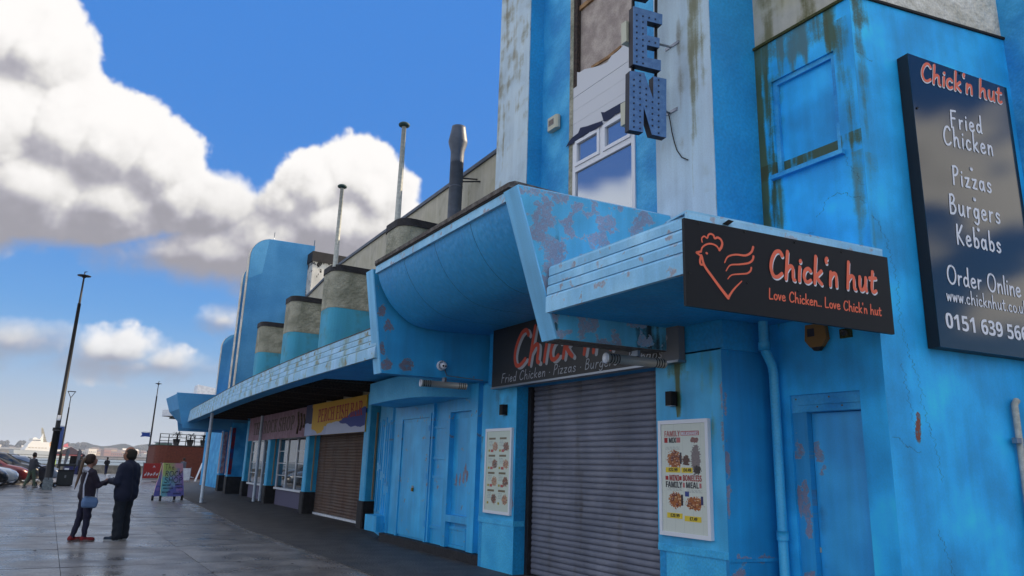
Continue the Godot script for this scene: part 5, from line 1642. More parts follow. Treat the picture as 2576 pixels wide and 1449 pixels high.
func make_blade_sign() -> void:
	var V := [2000.0, 0.0, 1932.0 / 800.0]
	var n := U.cross(Vector3.UP)
	var p0 := Vector3(5.9, 0, -6.42)
	var bs := thing("blade_sign", "vertical sign of blue metal bulb letters hung beside the tower window", "sign", Vector3(6.3, 5.6, -6.45))
	var polys := {"letter_n": [875, 640, 1005, 658, 1088, 900, 1088, 690, 1205, 715, 1205, 1245, 1075, 1218, 1000, 968, 997, 1197, 870, 1175], "letter_e": [905, 55, 1170, 130, 1168, 222, 1030, 187, 1030, 320, 1145, 345, 1142, 432, 1030, 408, 1030, 520, 1157, 545, 1155, 640, 905, 578], "letter_p": [900, 4, 1018, 28, 1018, -190, 1160, -160, 1160, -420, 900, -480]}
	var disc := mb()
	tube(disc, [Vector3(0, 0, -0.004), Vector3(0, 0, 0.005)], 0.0125, 8)
	var dm := mesh_of(disc, M.socket)
	for key in polys:
		var raw: Array = polys[key]
		var pts := []
		var poly := PackedVector2Array()
		for i in range(0, raw.size(), 2):
			var w := cv(V, raw[i], raw[i + 1])
			pts.append(fu(w.x, w.y, p0))
			poly.append(Vector2(raw[i], raw[i + 1]))
		pts.reverse()
		var lt := Node3D.new()
		put(lt, key, bs)
		var f := face("front_plate", pts, 0.006, M.letter_blue, lt)
		f.global_transform = Transform3D.IDENTITY
		var back := []
		for q in pts: back.append(q - n * 0.0065)
		face("body", back, 0.10, M.letter_edge, lt).global_transform = Transform3D.IDENTITY
		for iy in range(-8, 24):
			for ix in 6:
				var c := Vector2(936 + ix * 56.0 + (0 if key != "letter_n" else -26), 80 + iy * 53.5 + ix * 14.0)
				var ok := true
				for d in [Vector2(26, 0), Vector2(-26, 0), Vector2(0, 24), Vector2(0, -24)]:
					if not Geometry2D.is_point_in_polygon(c + d, poly): ok = false
				if not ok: continue
				var w := cv(V, c.x, c.y)
				var o := inst(dm, "bulb_socket", lt)
				o.global_transform = Transform3D(face_basis(U), fu(w.x, w.y, p0) + n * 0.003)
	for k in [[905, -300, 900, 690], [1112, -300, 1108, 700]]:
		var a := cv(V, k[0], k[1])
		var b := cv(V, k[2], k[3])
		one_tube("post", [fu(a.x, a.y, p0 - n * 0.09), fu(b.x, b.y, p0 - n * 0.09)], 0.022, M.iron, bs, 8).global_transform = Transform3D.IDENTITY
	for k in [[1145, 402, 1245, 425, 1290, 400], [1205, 1012, 1230, 1025, 1295, 990]]:
		var a := cv(V, k[0], k[1])
		var b := cv(V, k[2], k[3])
		var w := fx(b.x, b.y, 6.335)
		one_tube("bracket", [fu(a.x, a.y, p0 - n * 0.05), w], 0.016, M.steel, bs, 6).global_transform = Transform3D.IDENTITY
		one_box("wall_plate", w + Vector3(-0.012, -0.02, -0.10), w + Vector3(0.0, 0.02, 0.16), M.steel, bs).global_transform = Transform3D.IDENTITY
	for k in [[840, 185, 890, 385], [835, 915, 870, 1125]]:
		var a := cv(V, k[0], k[1])
		var b := cv(V, k[2], k[3])
		var w0 := fu(a.x, a.y, p0 - n * 0.12)
		var w1 := fu(b.x, b.y, p0 - n * 0.12)
		one_box("junction_box", Vector3(w0.x, w1.y, w0.z - 0.10), Vector3(w1.x + 0.1, w0.y, w0.z + 0.0), M.plastic_cream, bs).global_transform = Transform3D.IDENTITY
	var cable := []
	for k in [[1225, 1030], [1240, 1100], [1256, 1200], [1278, 1290], [1300, 1360], [1345, 1425], [1400, 1449]]:
		var a := cv(V, k[0], k[1])
		cable.append(fx(a.x, a.y, 6.318))
	one_tube("cable", cable, 0.008, M.iron, bs, 6).global_transform = Transform3D.IDENTITY

func blob(im: Image, cx: float, cy: float, rx: float, ry: float, cols: Array, seed_: int) -> void:
	var nz := noise(seed_, 0.09, 3)
	for y in range(int(cy - ry * 1.3), int(cy + ry * 1.3)):
		for x in range(int(cx - rx * 1.3), int(cx + rx * 1.3)):
			if x < 0 or y < 0 or x >= im.get_width() or y >= im.get_height(): continue
			var q := Vector2((x - cx) / rx, (y - cy) / ry).length()
			var t := nz.get_noise_2d(x, y)
			if q + t * 0.45 < 1.0:
				var k := clampf(nz.get_noise_2d(x * 2.3 + 40, y * 2.3) * 0.9 + 0.5, 0.0, 0.999)
				im.set_pixel(x, y, cols[int(k * cols.size())])
func heap(im: Image, cx: float, cy: float, rx: float, ry: float, cols: Array, seed_: int) -> void:
	var g := RandomNumberGenerator.new()
	g.seed = seed_
	blob(im, cx, cy, rx, ry, cols, seed_)
	for k in 16:
		var a := g.randf() * TAU
		var q := sqrt(g.randf()) * 0.85
		var c: Color = cols[g.randi() % cols.size()]
		var px := cx + cos(a) * rx * q
		var py := cy + sin(a) * ry * q
		blob(im, px, py, rx * 0.24, ry * 0.18, [c.darkened(0.35), c], seed_ + k * 3)
		blob(im, px - 1, py - 2, rx * 0.13, ry * 0.09, [c.lightened(0.25), c.lightened(0.4)], seed_ + k * 5)
func make_menus() -> void:
	var food := [Color(.50, .22, .10), Color(.66, .36, .14), Color(.74, .48, .22), Color(.42, .16, .08)]
	var pale := [Color(.66, .50, .40), Color(.72, .58, .42), Color(.60, .42, .36)]
	# [corners in the picture, plane x, label]
	var im := Image.create(200, 480, false, Image.FORMAT_RGB8)
	im.fill(Color(0.80, 0.83, 0.79))
	for k in 5: im.fill_rect(Rect2i(18 + k * 40, 0, 1, 480), Color(0.72, 0.76, 0.72))
	for k in [60, 170, 300, 420]: im.fill_rect(Rect2i(0, k, 200, 1), Color(0.74, 0.78, 0.74))
	heap(im, 60, 160, 32, 38, food, 1)
	heap(im, 62, 340, 30, 34, food, 2)
	heap(im, 145, 350, 34, 28, food, 3)
	blob(im, 155, 160, 20, 66, [Color(.46, .42, .42), Color(.52, .48, .48), Color(.40, .36, .36)], 4)
	blob(im, 160, 205, 16, 18, [Color(.14, .11, .11), Color(.2, .16, .15)], 5)
	blob(im, 112, 165, 16, 22, [Color(.26, .15, .12), Color(.36, .22, .17)], 6)
	blob(im, 150, 75, 18, 12, [Color(.3, .22, .2), Color(.5, .4, .38), Color(.62, .3, .28)], 8)
	for r in [[85, 130, 8, 50], [86, 315, 9, 48]]: im.fill_rect(Rect2i(r[0], r[1], r[2], r[3]), Color(.10, .08, .14))
	im.fill_rect(Rect2i(172, 318, 10, 36), Color(.12, .16, .36))
	im.fill_rect(Rect2i(104, 300, 18, 22), Color(.14, .24, .52))
	for k in 3:
		for r in [[20, 104], [26, 286], [112, 292]]:
			for i in 22: if (i * 7 + k * 3) % 5 != 0: im.fill_rect(Rect2i(r[0] + i * 3, r[1] + k * 5, 2, 2), Color(.5, .52, .52))
	var m1 := uv_mat(ImageTexture.create_from_image(im), 0.25)
	var im2 := Image.create(160, 420, false, Image.FORMAT_RGB8)
	im2.fill(Color(0.76, 0.81, 0.76))
	for r in 4:
		for c in 2:
			var x := 14 + c * 74
			var y := 34 + r * 92
			im2.fill_rect(Rect2i(x, y, 46, 11), Color(.40, .36, .26))
			for k in 4:
				for i in 9: if (i * 5 + k + r) % 4 != 0: im2.fill_rect(Rect2i(x + i * 3, y + 18 + k * 8, 2, 3), Color(.40, .46, .52))
			heap(im2, x + 44, y + 48, 17, 24, pale if (r + c) % 2 == 0 else [Color(.46, .3, .24), Color(.56, .36, .26), Color(.36, .30, .28)], 20 + r * 2 + c)
			im2.fill_rect(Rect2i(x - 2, y + 64, 12, 12), Color(.60, .55, .16))
			if r < 3: im2.fill_rect(Rect2i(x + 14, y + 64, 18, 14), Color(.66, .30, .28))
	var m2 := uv_mat(ImageTexture.create_from_image(im2), 0.25)
	var specs := [[[1660, 1345, 1787, 1360, 1781, 1053, 1654, 1058], 6.30, m1, "framed menu poster with red and navy headings on the pillar right of the shutter", 0.05], [[1215, 1289, 1279, 1297, 1289, 1075, 1221, 1080], 6.335, m2, "framed faded burger menu poster on the pillar left of the grey shutter", 0.045]]
	for q in specs:
		var k: Array = q[0]
		var x: float = q[1]
		var bl := fx(k[0], k[1], x)
		var br := fx(k[2], k[3], x)
		var tr := fx(k[4], k[5], x)
		var tl := fx(k[6], k[7], x)
		bl.z = (bl.z + tl.z) * 0.5; tl.z = bl.z
		br.z = (br.z + tr.z) * 0.5; tr.z = br.z
		bl.y = (bl.y + br.y) * 0.5; br.y = bl.y
		tl.y = (tl.y + tr.y) * 0.5; tr.y = tl.y
		var po := thing("menu_poster", q[3], "poster", bl)
		var fw := 0.045
		for r in [[bl, Vector3(x, bl.y + fw, br.z)], [Vector3(x, tl.y - fw, tl.z), tr], [Vector3(x, bl.y + fw, bl.z), Vector3(x, tl.y - fw, tl.z + fw)], [Vector3(x, bl.y + fw, br.z - fw), Vector3(x, tl.y - fw, tr.z)]]:
			one_box("frame", r[0], (r[1] as Vector3) + Vector3(q[4], 0, 0), M.upvc, po).global_transform = Transform3D.IDENTITY
		var xi := x + 0.012
		face("print", [Vector3(xi, bl.y + fw, bl.z + fw), Vector3(xi, bl.y + fw, br.z - fw), Vector3(xi, tl.y - fw, br.z - fw), Vector3(xi, tl.y - fw, bl.z + fw)], 0.02, q[2], po).global_transform = Transform3D.IDENTITY
		if q[2] == m1:
			var w := br.z - bl.z
			var h := tl.y - bl.y
			# heading, left, right, baseline and height as shares of the poster
			for t in [["FAMILY", .12, .44, .145, .05, 1], ["MIX", .21, .36, .20, .045, 2], ["MILKSHAKES", .47, .80, .135, .026, 3], ["MINI", .21, .40, .53, .05, 0], ["FAMILY", .13, .46, .588, .05, 2], ["BONELESS", .48, .84, .53, .05, 0], ["MEAL", .54, .78, .588, .05, 2], ["£22.99", .20, .38, .45, .028, 2], ["£4.49", .50, .65, .45, .028, 2], ["£20.99", .22, .40, .84, .028, 2], ["£7.49", .60, .74, .855, .028, 2]]:
				var mm: Material = [M.red_print, M.pink_print, M.navy_print, M.ink_white][t[5]]
				var y: float = tl.y - t[3] * h
				text_fit(t[0], Vector3(xi - 0.003, y, bl.z + t[1] * w), Vector3(xi - 0.003, y, bl.z + t[2] * w), t[4] * h, mm, "heading", po)
			for t in [[.12, .19, .20, .155, 0], [.37, .45, .20, .155, 1], [.13, .19, .525, .49, 0], [.41, .46, .525, .49, 0], [.48, .52, .585, .545, 1], [.80, .84, .585, .545, 1], [.46, .82, .14, .10, 1], [.14, .44, .46, .415, 2], [.46, .68, .46, .415, 2], [.15, .46, .85, .805, 2], [.50, .82, .865, .82, 2]]:
				var mm: Material = [M.red_print, M.pink_print, M.yellow_print][t[4]]
				one_box("print_block", Vector3(xi - 0.0012, tl.y - t[2] * h, bl.z + t[0] * w), Vector3(xi - 0.0002, tl.y - t[3] * h, bl.z + t[1] * w), mm, po).global_transform = Transform3D.IDENTITY

func make_shop_banners() -> void:
	# fish bar banner: yellow ground, blue hump, white foot
	var w := 320
	var h := 100
	var im := Image.create(w, h, false, Image.FORMAT_RGB8)
	var nz := noise(8, 0.03, 3)
	for y in h:
		for x in w:
			var u := float(x) / w
			var v := float(y) / h + nz.get_noise_2d(x, y) * 0.06
			var c := Color(.80, .62, .16)
			if v > 0.86 - 0.35 * u: c = Color(.66, .70, .82)
			if v > 0.95 - 0.62 * sin(clampf((u - 0.42) * 2.6, 0.0, 1.5)) and u > 0.42: c = Color(.14, .22, .55)
			if v > 0.74 + 0.1 * sin(u * 9.0) and u > 0.4: c = Color(.72, .75, .85)
			if u < 0.12 - 0.05 * v or (u < 0.16 and absf(v - 0.35) < 0.25): c = Color(.08, .13, .34)
			if u < 0.14 and v > 0.6: c = Color(.66, .72, .86)
			if u > 0.13 and u < 0.36 and v < 0.95 - 1.2 * absf(u - 0.27): c = Color(.82, .65, .18)
			im.set_pixel(x, y, c)
	var m := uv_mat(ImageTexture.create_from_image(im), 0.6)
	var x := 7.04
	var a := fx(765, 1096, x)
	var b := fx(917, 1083, x)
	var y0 := 2.44
	var y1 := 3.42
	var s := thing("fish_bar_sign", "yellow and blue fish bar banner above the rusty shutter", "sign", Vector3(x, y0, (a.z + b.z) * .5))
	face("banner", [Vector3(x, y0, a.z), Vector3(x, y0, b.z), Vector3(x, y1, b.z), Vector3(x, y1, a.z)], 0.06, m, s).global_transform = Transform3D.IDENTITY
	text_fit("PERCH FISH BAR", Vector3(x - 0.004, y0 + 0.38, lerpf(a.z, b.z, 0.24)), Vector3(x - 0.004, y0 + 0.44, lerpf(a.z, b.z, 0.95)), 0.40, M.red_letters, "lettering", s, "Droid Serif")
	# rock shop banner
	var c := fx(619, 1110, 7.34)
	var ex := Vector3(7.18, 0, a.z - 0.05)
	var r := thing("rock_shop_sign", "dusty pink rock shop board with dark carved lettering under the canopy", "sign", Vector3(7.3, y0, -29))
	var pts := [Vector3(7.42, y0, c.z), Vector3(ex.x, y0, ex.z), Vector3(ex.x, y1, ex.z), Vector3(7.42, y1, c.z)]
	face("board", pts, 0.06, M.pink_board, r).global_transform = Transform3D.IDENTITY
	var d: Vector3 = pts[1] - pts[0]
	var nn := Vector3(-0.008, 0, 0)
	text_fit("THE ROCK SHOP", pts[0] + d * 0.10 + nn + Vector3(0, 0.22, 0), pts[0] + d * 0.80 + nn + Vector3(0, 0.27, 0), 0.5, M.carved, "lettering", r, "Droid Serif")
	for k in 3:
		var e: Vector3 = pts[0] + d * (0.86 + 0.04 * k) + nn
		one_tube("ornament", [e + Vector3(0, 0.12 + 0.1 * k, 0), e + Vector3(0, 0.45, d.z * 0.012), e + Vector3(0, 0.85 - 0.06 * k, -d.z * 0.005)], 0.05, M.carved, r, 6).global_transform = Transform3D.IDENTITY
	# posters on the wall ends beyond
	for q in [[7.60, -38.9, 0.9, 3.2, M.poster_red, "tall red and blue poster panel on the first blue wall end"], [7.84, -42.1, 0.9, 3.1, M.poster_pink, "tall pale pink poster panel on the second blue wall end"]]:
		var t := thing("poster_panel", q[5], "poster", Vector3(q[0], q[2], q[1]))
		one_box("frame", Vector3(-0.03, 0, -0.28), Vector3(0.015, q[3] - q[2], -0.03), M.white, t)
		one_box("print", Vector3(-0.034, 0.05, -0.26), Vector3(-0.031, q[3] - q[2] - 0.05, -0.05), q[4], t)
		one_box("side_print", Vector3(0.03, 0.02, 0.149), Vector3(0.2, q[3] - q[2] - 0.03, 0.153), q[4], t)

func tube_heater(c: Vector3, dir: Vector3, label: String) -> void:
	var t := thing("tube_heater", label, "heater", c)
	var d := dir.normalized()
	one_tube("body", [-d * 0.40, d * 0.40], 0.055, M.heater, t, 14)
	one_tube("end_cap", [-d * 0.42, -d * 0.40], 0.06, M.upvc, t, 14)
	for s in [-1, 1]:
		for k in 4:
			one_tube("louvre", [d * s * (0.36 - k * 0.035), d * s * (0.36 - k * 0.035) + d * 0.012], 0.0565, M.soot, t, 14)
	one_box("bracket", Vector3(-0.02, 0.05, -0.05), Vector3(0.02, 0.12, 0.05), M.steel, t)
func make_fittings() -> void:
	var n := U.cross(Vector3.UP)
	# CCTV dome on the left wing wall
	var q0 := Vector3(6.5, 0, -11.24) + n * 0.012
	var c := fu(1110, 920, q0)
	var cam_ := thing("security_camera", "small white dome security camera on the blue wing wall", "camera", c)
	var s := mb(true)
	tube(s, [Vector3.ZERO, n * 0.05, n * 0.075], [0.085, 0.085, 0.07], 18)
	build(s, "mount", M.upvc, cam_)
	s = mb(true)
	lathe(s, Vector3.ZERO, [0.0, -0.06, 0.035, -0.05, 0.058, -0.01, 0.058, 0.02, 0.04, 0.045, 0.0, 0.06], 16)
	var e := build(s, "eyeball", M.upvc, cam_)
	e.position = n * 0.095 + Vector3(0.015, -0.01, 0)
	for k in 2:
		one_tube("lens", [n * 0.14 + Vector3(-0.01 + 0.045 * k, -0.02, 0), n * 0.155 + Vector3(-0.01 + 0.045 * k, -0.02, 0)], 0.016, M.iron, cam_, 10)
	# cable from the camera down to the heater
	var cb := thing("cable", "thin pale cable clipped along the foot of the blue wing wall", "cable", fu(1118, 930, q0))
	one_tube("run", [fu(1118, 928, q0), fu(1124, 945, q0), fu(1160, 950, q0), fu(1215, 957, q0)], 0.007, M.grey_plastic, cb, 6).global_transform = Transform3D.IDENTITY
	for k in [1150, 1190]: one_box("clip", fu(k, 947, q0), fu(k, 947, q0) + Vector3(0.02, -0.02, 0.012), M.grey_plastic, cb).global_transform = Transform3D.IDENTITY
	# heaters under the wings
	tube_heater(fu(1117, 968, Vector3(6.5, 0, -11.0)), U, "pale tube heater under the wing wall above the blue doors")
	tube_heater(fu(1600, 908, Vector3(5.8, 0, -6.45)), U, "grey tube heater in front of the black shop board")
	# box lights on the pillars
	for k in [[1266, 1031, 6.33, "small black box light on the pillar above the burger menu"], [1688, 1003, 6.30, "small black box light on the stained pillar right of the shutter"]]:
		var p := fx(k[0], k[1], k[2])
		var b := thing("box_light", k[3], "wall light", p)
		var st := mb()
		cbox(st, Vector3(-0.05, -0.085, -0.055), Vector3(0.04, 0.085, 0.055), 0.008)
		build(st, "housing", M.soot, b)
		one_box("lens", Vector3(-0.04, -0.088, -0.045), Vector3(0.03, -0.0855, 0.045), M.upvc, b)
		one_box("back_plate", Vector3(0.0401, -0.09, -0.06), Vector3(0.047, 0.09, 0.06), M.iron, b)
	# alarm boxes
	var p := fx(1393, 311, 6.56)
	var al := thing("alarm_box", "cream burglar alarm box on the blue tower wall", "alarm box", p)
	var st := mb()
	cbox(st, Vector3(-0.045, -0.12, -0.15), Vector3(0.055, 0.12, 0.15), 0.03)
	build(st, "cover", M.plastic_cream, al)
	one_box("window", Vector3(-0.049, -0.04, -0.09), Vector3(-0.0455, 0.07, 0.06), M.grey_plastic, al)
	for k in 2: one_box("bar", Vector3(-0.052, -0.01 + 0.04 * k, -0.085), Vector3(-0.0495, 0.0 + 0.04 * k, 0.055), M.amber, al)
	p = fx(2055, 846, 7.0)
	var al2 := thing("alarm_box", "dull amber hexagonal alarm box under the side canopy above the door", "alarm box", p)
	al2.scale = Vector3.ONE * 0.8
	one_prism("cover", [Vector3(-0.04, 0.17, -0.15), Vector3(-0.04, -0.05, -0.17), Vector3(-0.04, -0.15, -0.09), Vector3(-0.04, -0.15, 0.09), Vector3(-0.04, -0.05, 0.17), Vector3(-0.04, 0.17, 0.15)], Vector3(0.075, 0, 0), M.amber, al2)
	one_prism("beacon", [Vector3(-0.03, -0.15, -0.085), Vector3(-0.03, -0.20, -0.04), Vector3(-0.03, -0.20, 0.04), Vector3(-0.03, -0.15, 0.085)], Vector3(0.06, 0, 0), M.iron, al2)
	one_box("label_plate", Vector3(-0.0435, 0.0, -0.12), Vector3(-0.0405, 0.11, -0.01), M.navy_print, al2)
	# remains of a bracket beside it
	p = fx(2128, 838, 7.03)
	var br := thing("pipe_stub", "corroded pipe stub with rust runs beside the amber alarm box", "pipe")
	br.position = p
	one_tube("stub", [Vector3(0.01, 0, 0), Vector3(-0.06, 0, 0)], 0.03, M.felt, br, 10)
	one_box("flange", Vector3(-0.01, -0.05, -0.07), Vector3(0.01, 0.05, 0.07), M.moss, br)

# ---------- rounded bodies from joints: a smooth union of tapered capsules meshed as surface nets ----------
# bone: [ax, ay, az, bx, by, bz, ra, rb, colour index]
func sdf_into(st: SurfaceTool, bones: Array, cell: float, palette: Array, blend := 0.025, fold := 0.0) -> void:
	var lo := Vector3(1e9, 1e9, 1e9)
	var hi := -lo
	for b in bones:
		var r := maxf(b[6], b[7])
		lo = lo.min(Vector3(b[0], b[1], b[2]).min(Vector3(b[3], b[4], b[5])) - Vector3.ONE * r)
		hi = hi.max(Vector3(b[0], b[1], b[2]).max(Vector3(b[3], b[4], b[5])) + Vector3.ONE * r)
	lo -= Vector3.ONE * cell * 3.0
	hi += Vector3.ONE * cell * 3.0
	var nx := int((hi.x - lo.x) / cell) + 2
	var ny := int((hi.y - lo.y) / cell) + 2
	var nz := int((hi.z - lo.z) / cell) + 2
	var f := PackedFloat32Array()
	f.resize(nx * ny * nz)
	f.fill(1.0)
	var near := PackedFloat32Array()
	near.resize(nx * ny * nz)
	near.fill(9.0)
	var cid := PackedByteArray()
	cid.resize(nx * ny * nz)
	for b in bones:
		var a := Vector3(b[0], b[1], b[2])
		var e := Vector3(b[3], b[4], b[5])
		var ra: float = b[6]
		var rb: float = b[7]
		var ab := e - a
		var l2 := maxf(ab.length_squared(), 1e-9)
		var m := maxf(ra, rb) + blend + cell * 2.0
		var i0 := ((a.min(e) - Vector3.ONE * m - lo) / cell).floor()
		var i1 := ((a.max(e) + Vector3.ONE * m - lo) / cell).ceil()
		for z in range(maxi(int(i0.z), 0), mini(int(i1.z) + 1, nz)):
			for y in range(maxi(int(i0.y), 0), mini(int(i1.y) + 1, ny)):
				var row := (z * ny + y) * nx
				for x in range(maxi(int(i0.x), 0), mini(int(i1.x) + 1, nx)):
					var p := lo + Vector3(x, y, z) * cell
					var t := clampf((p - a).dot(ab) / l2, 0.0, 1.0)
					var d := (p - a - ab * t).length() - (ra + (rb - ra) * t)
					if fold > 0.0: d += fold * (sin(p.y * 41.0 + sin(p.x * 17.0) * 2.2 + p.z * 23.0) + 0.7 * sin(p.y * 19.0 - p.x * 31.0 + p.z * 11.0)) * clampf((1.5 - p.y) * 4.0, 0.0, 1.0)
					var i := row + x
					var o := f[i]
					var h := maxf(blend - absf(o - d), 0.0) / blend
					f[i] = minf(o, d) - h * h * blend * 0.25
					if d < near[i]:
						near[i] = d
						cid[i] = b[8]
	var idx := PackedInt32Array()
	idx.resize(nx * ny * nz)
	idx.fill(-1)
	var pos := PackedVector3Array()
	var col := PackedByteArray()
	var off := PackedInt32Array([0, 1, nx, nx + 1, nx * ny, nx * ny + 1, nx * ny + nx, nx * ny + nx + 1])
	var edges := [[0, 1], [2, 3], [4, 5], [6, 7], [0, 2], [1, 3], [4, 6], [5, 7], [0, 4], [1, 5], [2, 6], [3, 7]]
	for z in nz - 1:
		for y in ny - 1:
			for x in nx - 1:
				var i := (z * ny + y) * nx + x
				var neg := 0
				for k in 8:
					if f[i + off[k]] < 0.0: neg += 1
				if neg == 0 or neg == 8: continue
				var s := Vector3.ZERO
				var n := 0
				for e in edges:
					var va := f[i + off[e[0]]]
					var vb := f[i + off[e[1]]]
					if (va < 0.0) == (vb < 0.0): continue
					var t := va / (va - vb)
					var pa := Vector3(e[0] & 1, (e[0] >> 1) & 1, (e[0] >> 2) & 1)
					var pb := Vector3(e[1] & 1, (e[1] >> 1) & 1, (e[1] >> 2) & 1)
					s += pa.lerp(pb, t)
					n += 1
				idx[i] = pos.size()
				pos.append(lo + (Vector3(x, y, z) + s / n) * cell)
				col.append(cid[i])
	var emit := func(a: int, b: int, c: int, d: int, flip: bool) -> void:
		if a < 0 or b < 0 or c < 0 or d < 0: return
		for k in ([a, b, c, a, c, d] if not flip else [a, c, b, a, d, c]):
			st.set_color(palette[col[k]])
			st.add_vertex(pos[k])
	for z in range(1, nz - 1):
		for y in range(1, ny - 1):
			for x in range(1, nx - 1):
				var i := (z * ny + y) * nx + x
				var v := f[i] < 0.0
				if v != (f[i + 1] < 0.0): emit.call(idx[i], idx[i - nx], idx[i - nx - nx * ny], idx[i - nx * ny], v)
				if v != (f[i + nx] < 0.0): emit.call(idx[i], idx[i - nx * ny], idx[i - 1 - nx * ny], idx[i - 1], v)
				if v != (f[i + nx * ny] < 0.0): emit.call(idx[i], idx[i - 1], idx[i - 1 - nx], idx[i - nx], v)
func lin(r: float, g: float, b: float) -> Color:
	return Color(r, g, b).srgb_to_linear()
# a hand: palm and five fingers, from the wrist along dir, palm facing down
func hand(w: Vector3, dir: Vector3, side: float, curl: float, c: int) -> Array:
	var d := dir.normalized()
	var s := d.cross(Vector3.UP).normalized() * side
	var n := s.cross(d).normalized()
	if n.y > 0: n = -n
	var out := []
	var pm := w + d * 0.075
	var add := func(a: Vector3, b: Vector3, ra: float, rb: float) -> void: out.append([a.x, a.y, a.z, b.x, b.y, b.z, ra, rb, c])
	add.call(w, pm, 0.026, 0.03)
	add.call(w + s * 0.012, pm + s * 0.022, 0.022, 0.02)
	add.call(w - s * 0.012, pm - s * 0.022, 0.022, 0.02)
	for k in 4:
		var q := pm + s * (0.033 - 0.022 * k)
		var l: float = [0.036, 0.042, 0.039, 0.03][k]
		var m1 := q + d * l + n * l * curl * 0.5
		var m2 := m1 + d * l * 0.55 + n * l * curl
		add.call(q, m1, 0.0095, 0.009)
		add.call(m1, m2, 0.009, 0.0075)
	var t0 := w + d * 0.025 + s * 0.028
	add.call(t0, t0 + d * 0.03 + s * 0.025, 0.012, 0.0105)
	add.call(t0 + d * 0.03 + s * 0.025, t0 + d * 0.062 + s * 0.022 + n * 0.012, 0.0105, 0.008)
	return out
func person(label: String, at: Vector3, turn: float, bones: Array, fine: Array, palette: Array, cell: float, group := "") -> Node3D:
	var p := thing("person", label, "person", at, group)
	p.rotation.y = deg_to_rad(turn)
	var st := mb(true)
	sdf_into(st, bones, cell, palette, 0.025, 0.0045)
	for f in fine: sdf_into(st, f, 0.006 if cell < 0.02 else 0.012, palette, 0.008)
	build(st, "body", M.figure, p)
	return p
# x forward, y up, z to the right hand
func walker(h: float, step: float, shoulders: float, arms: Array, c: Dictionary) -> Array:
	var k := h / 1.8
	var b := []
	for s in [-1, 1]:
		var f: float = step * s
		b.append([0, .92, .09 * s, f * .45 + .03, .51, .10 * s, .098, .075, c.legs])
		b.append([f * .45 + .03, .51, .10 * s, f, .10, .105 * s, .075, .06, c.legs])
		b.append([f - .05, .04, .11 * s, f + .16, .035, .125 * s, .046, .036, c.shoes])
		b.append([0, .95, .07 * s, .01, 1.34, .10 * s, .115, .12, c.top])
		b.append([0, 1.42, .04 * s, 0, 1.41, shoulders * s, .08, .07, c.top])
		var a: Array = arms[0] if s < 0 else arms[1]
		b.append([0, 1.41, shoulders * s, a[0], a[1], a[2] * s, .065, .052, c.top])
		b.append([a[0], a[1], a[2] * s, a[3], a[4], a[5] * s, .05, .04, c.get("sleeve", c.top)])
		b.append([a[3], a[4], a[5] * s, a[3] + .06, a[4] + .01, a[5] * s, .036, .034, c.skin])
		b.append([.03, 1.655, .085 * s, .03, 1.665, .09 * s, .022, .018, c.skin])
	b.append([.01, 1.05, 0, 0, 1.38, 0, .13, .12, c.top])
	b.append([0, 1.45, 0, .02, 1.56, 0, .058, .056, c.skin])
	b.append([.035, 1.62, 0, .03, 1.70, 0, .082, .093, c.skin])
	b.append([.075, 1.585, 0, .08, 1.60, 0, .05, .055, c.skin])
	b.append([.125, 1.64, 0, .135, 1.63, 0, .016, .017, c.skin])
	b.append([-.005, 1.665, 0, .005, 1.735, 0, .092, .085, c.hair])
	for q in b:
		for i in 6: q[i] *= k
		q[6] *= k
		q[7] *= k
	return b

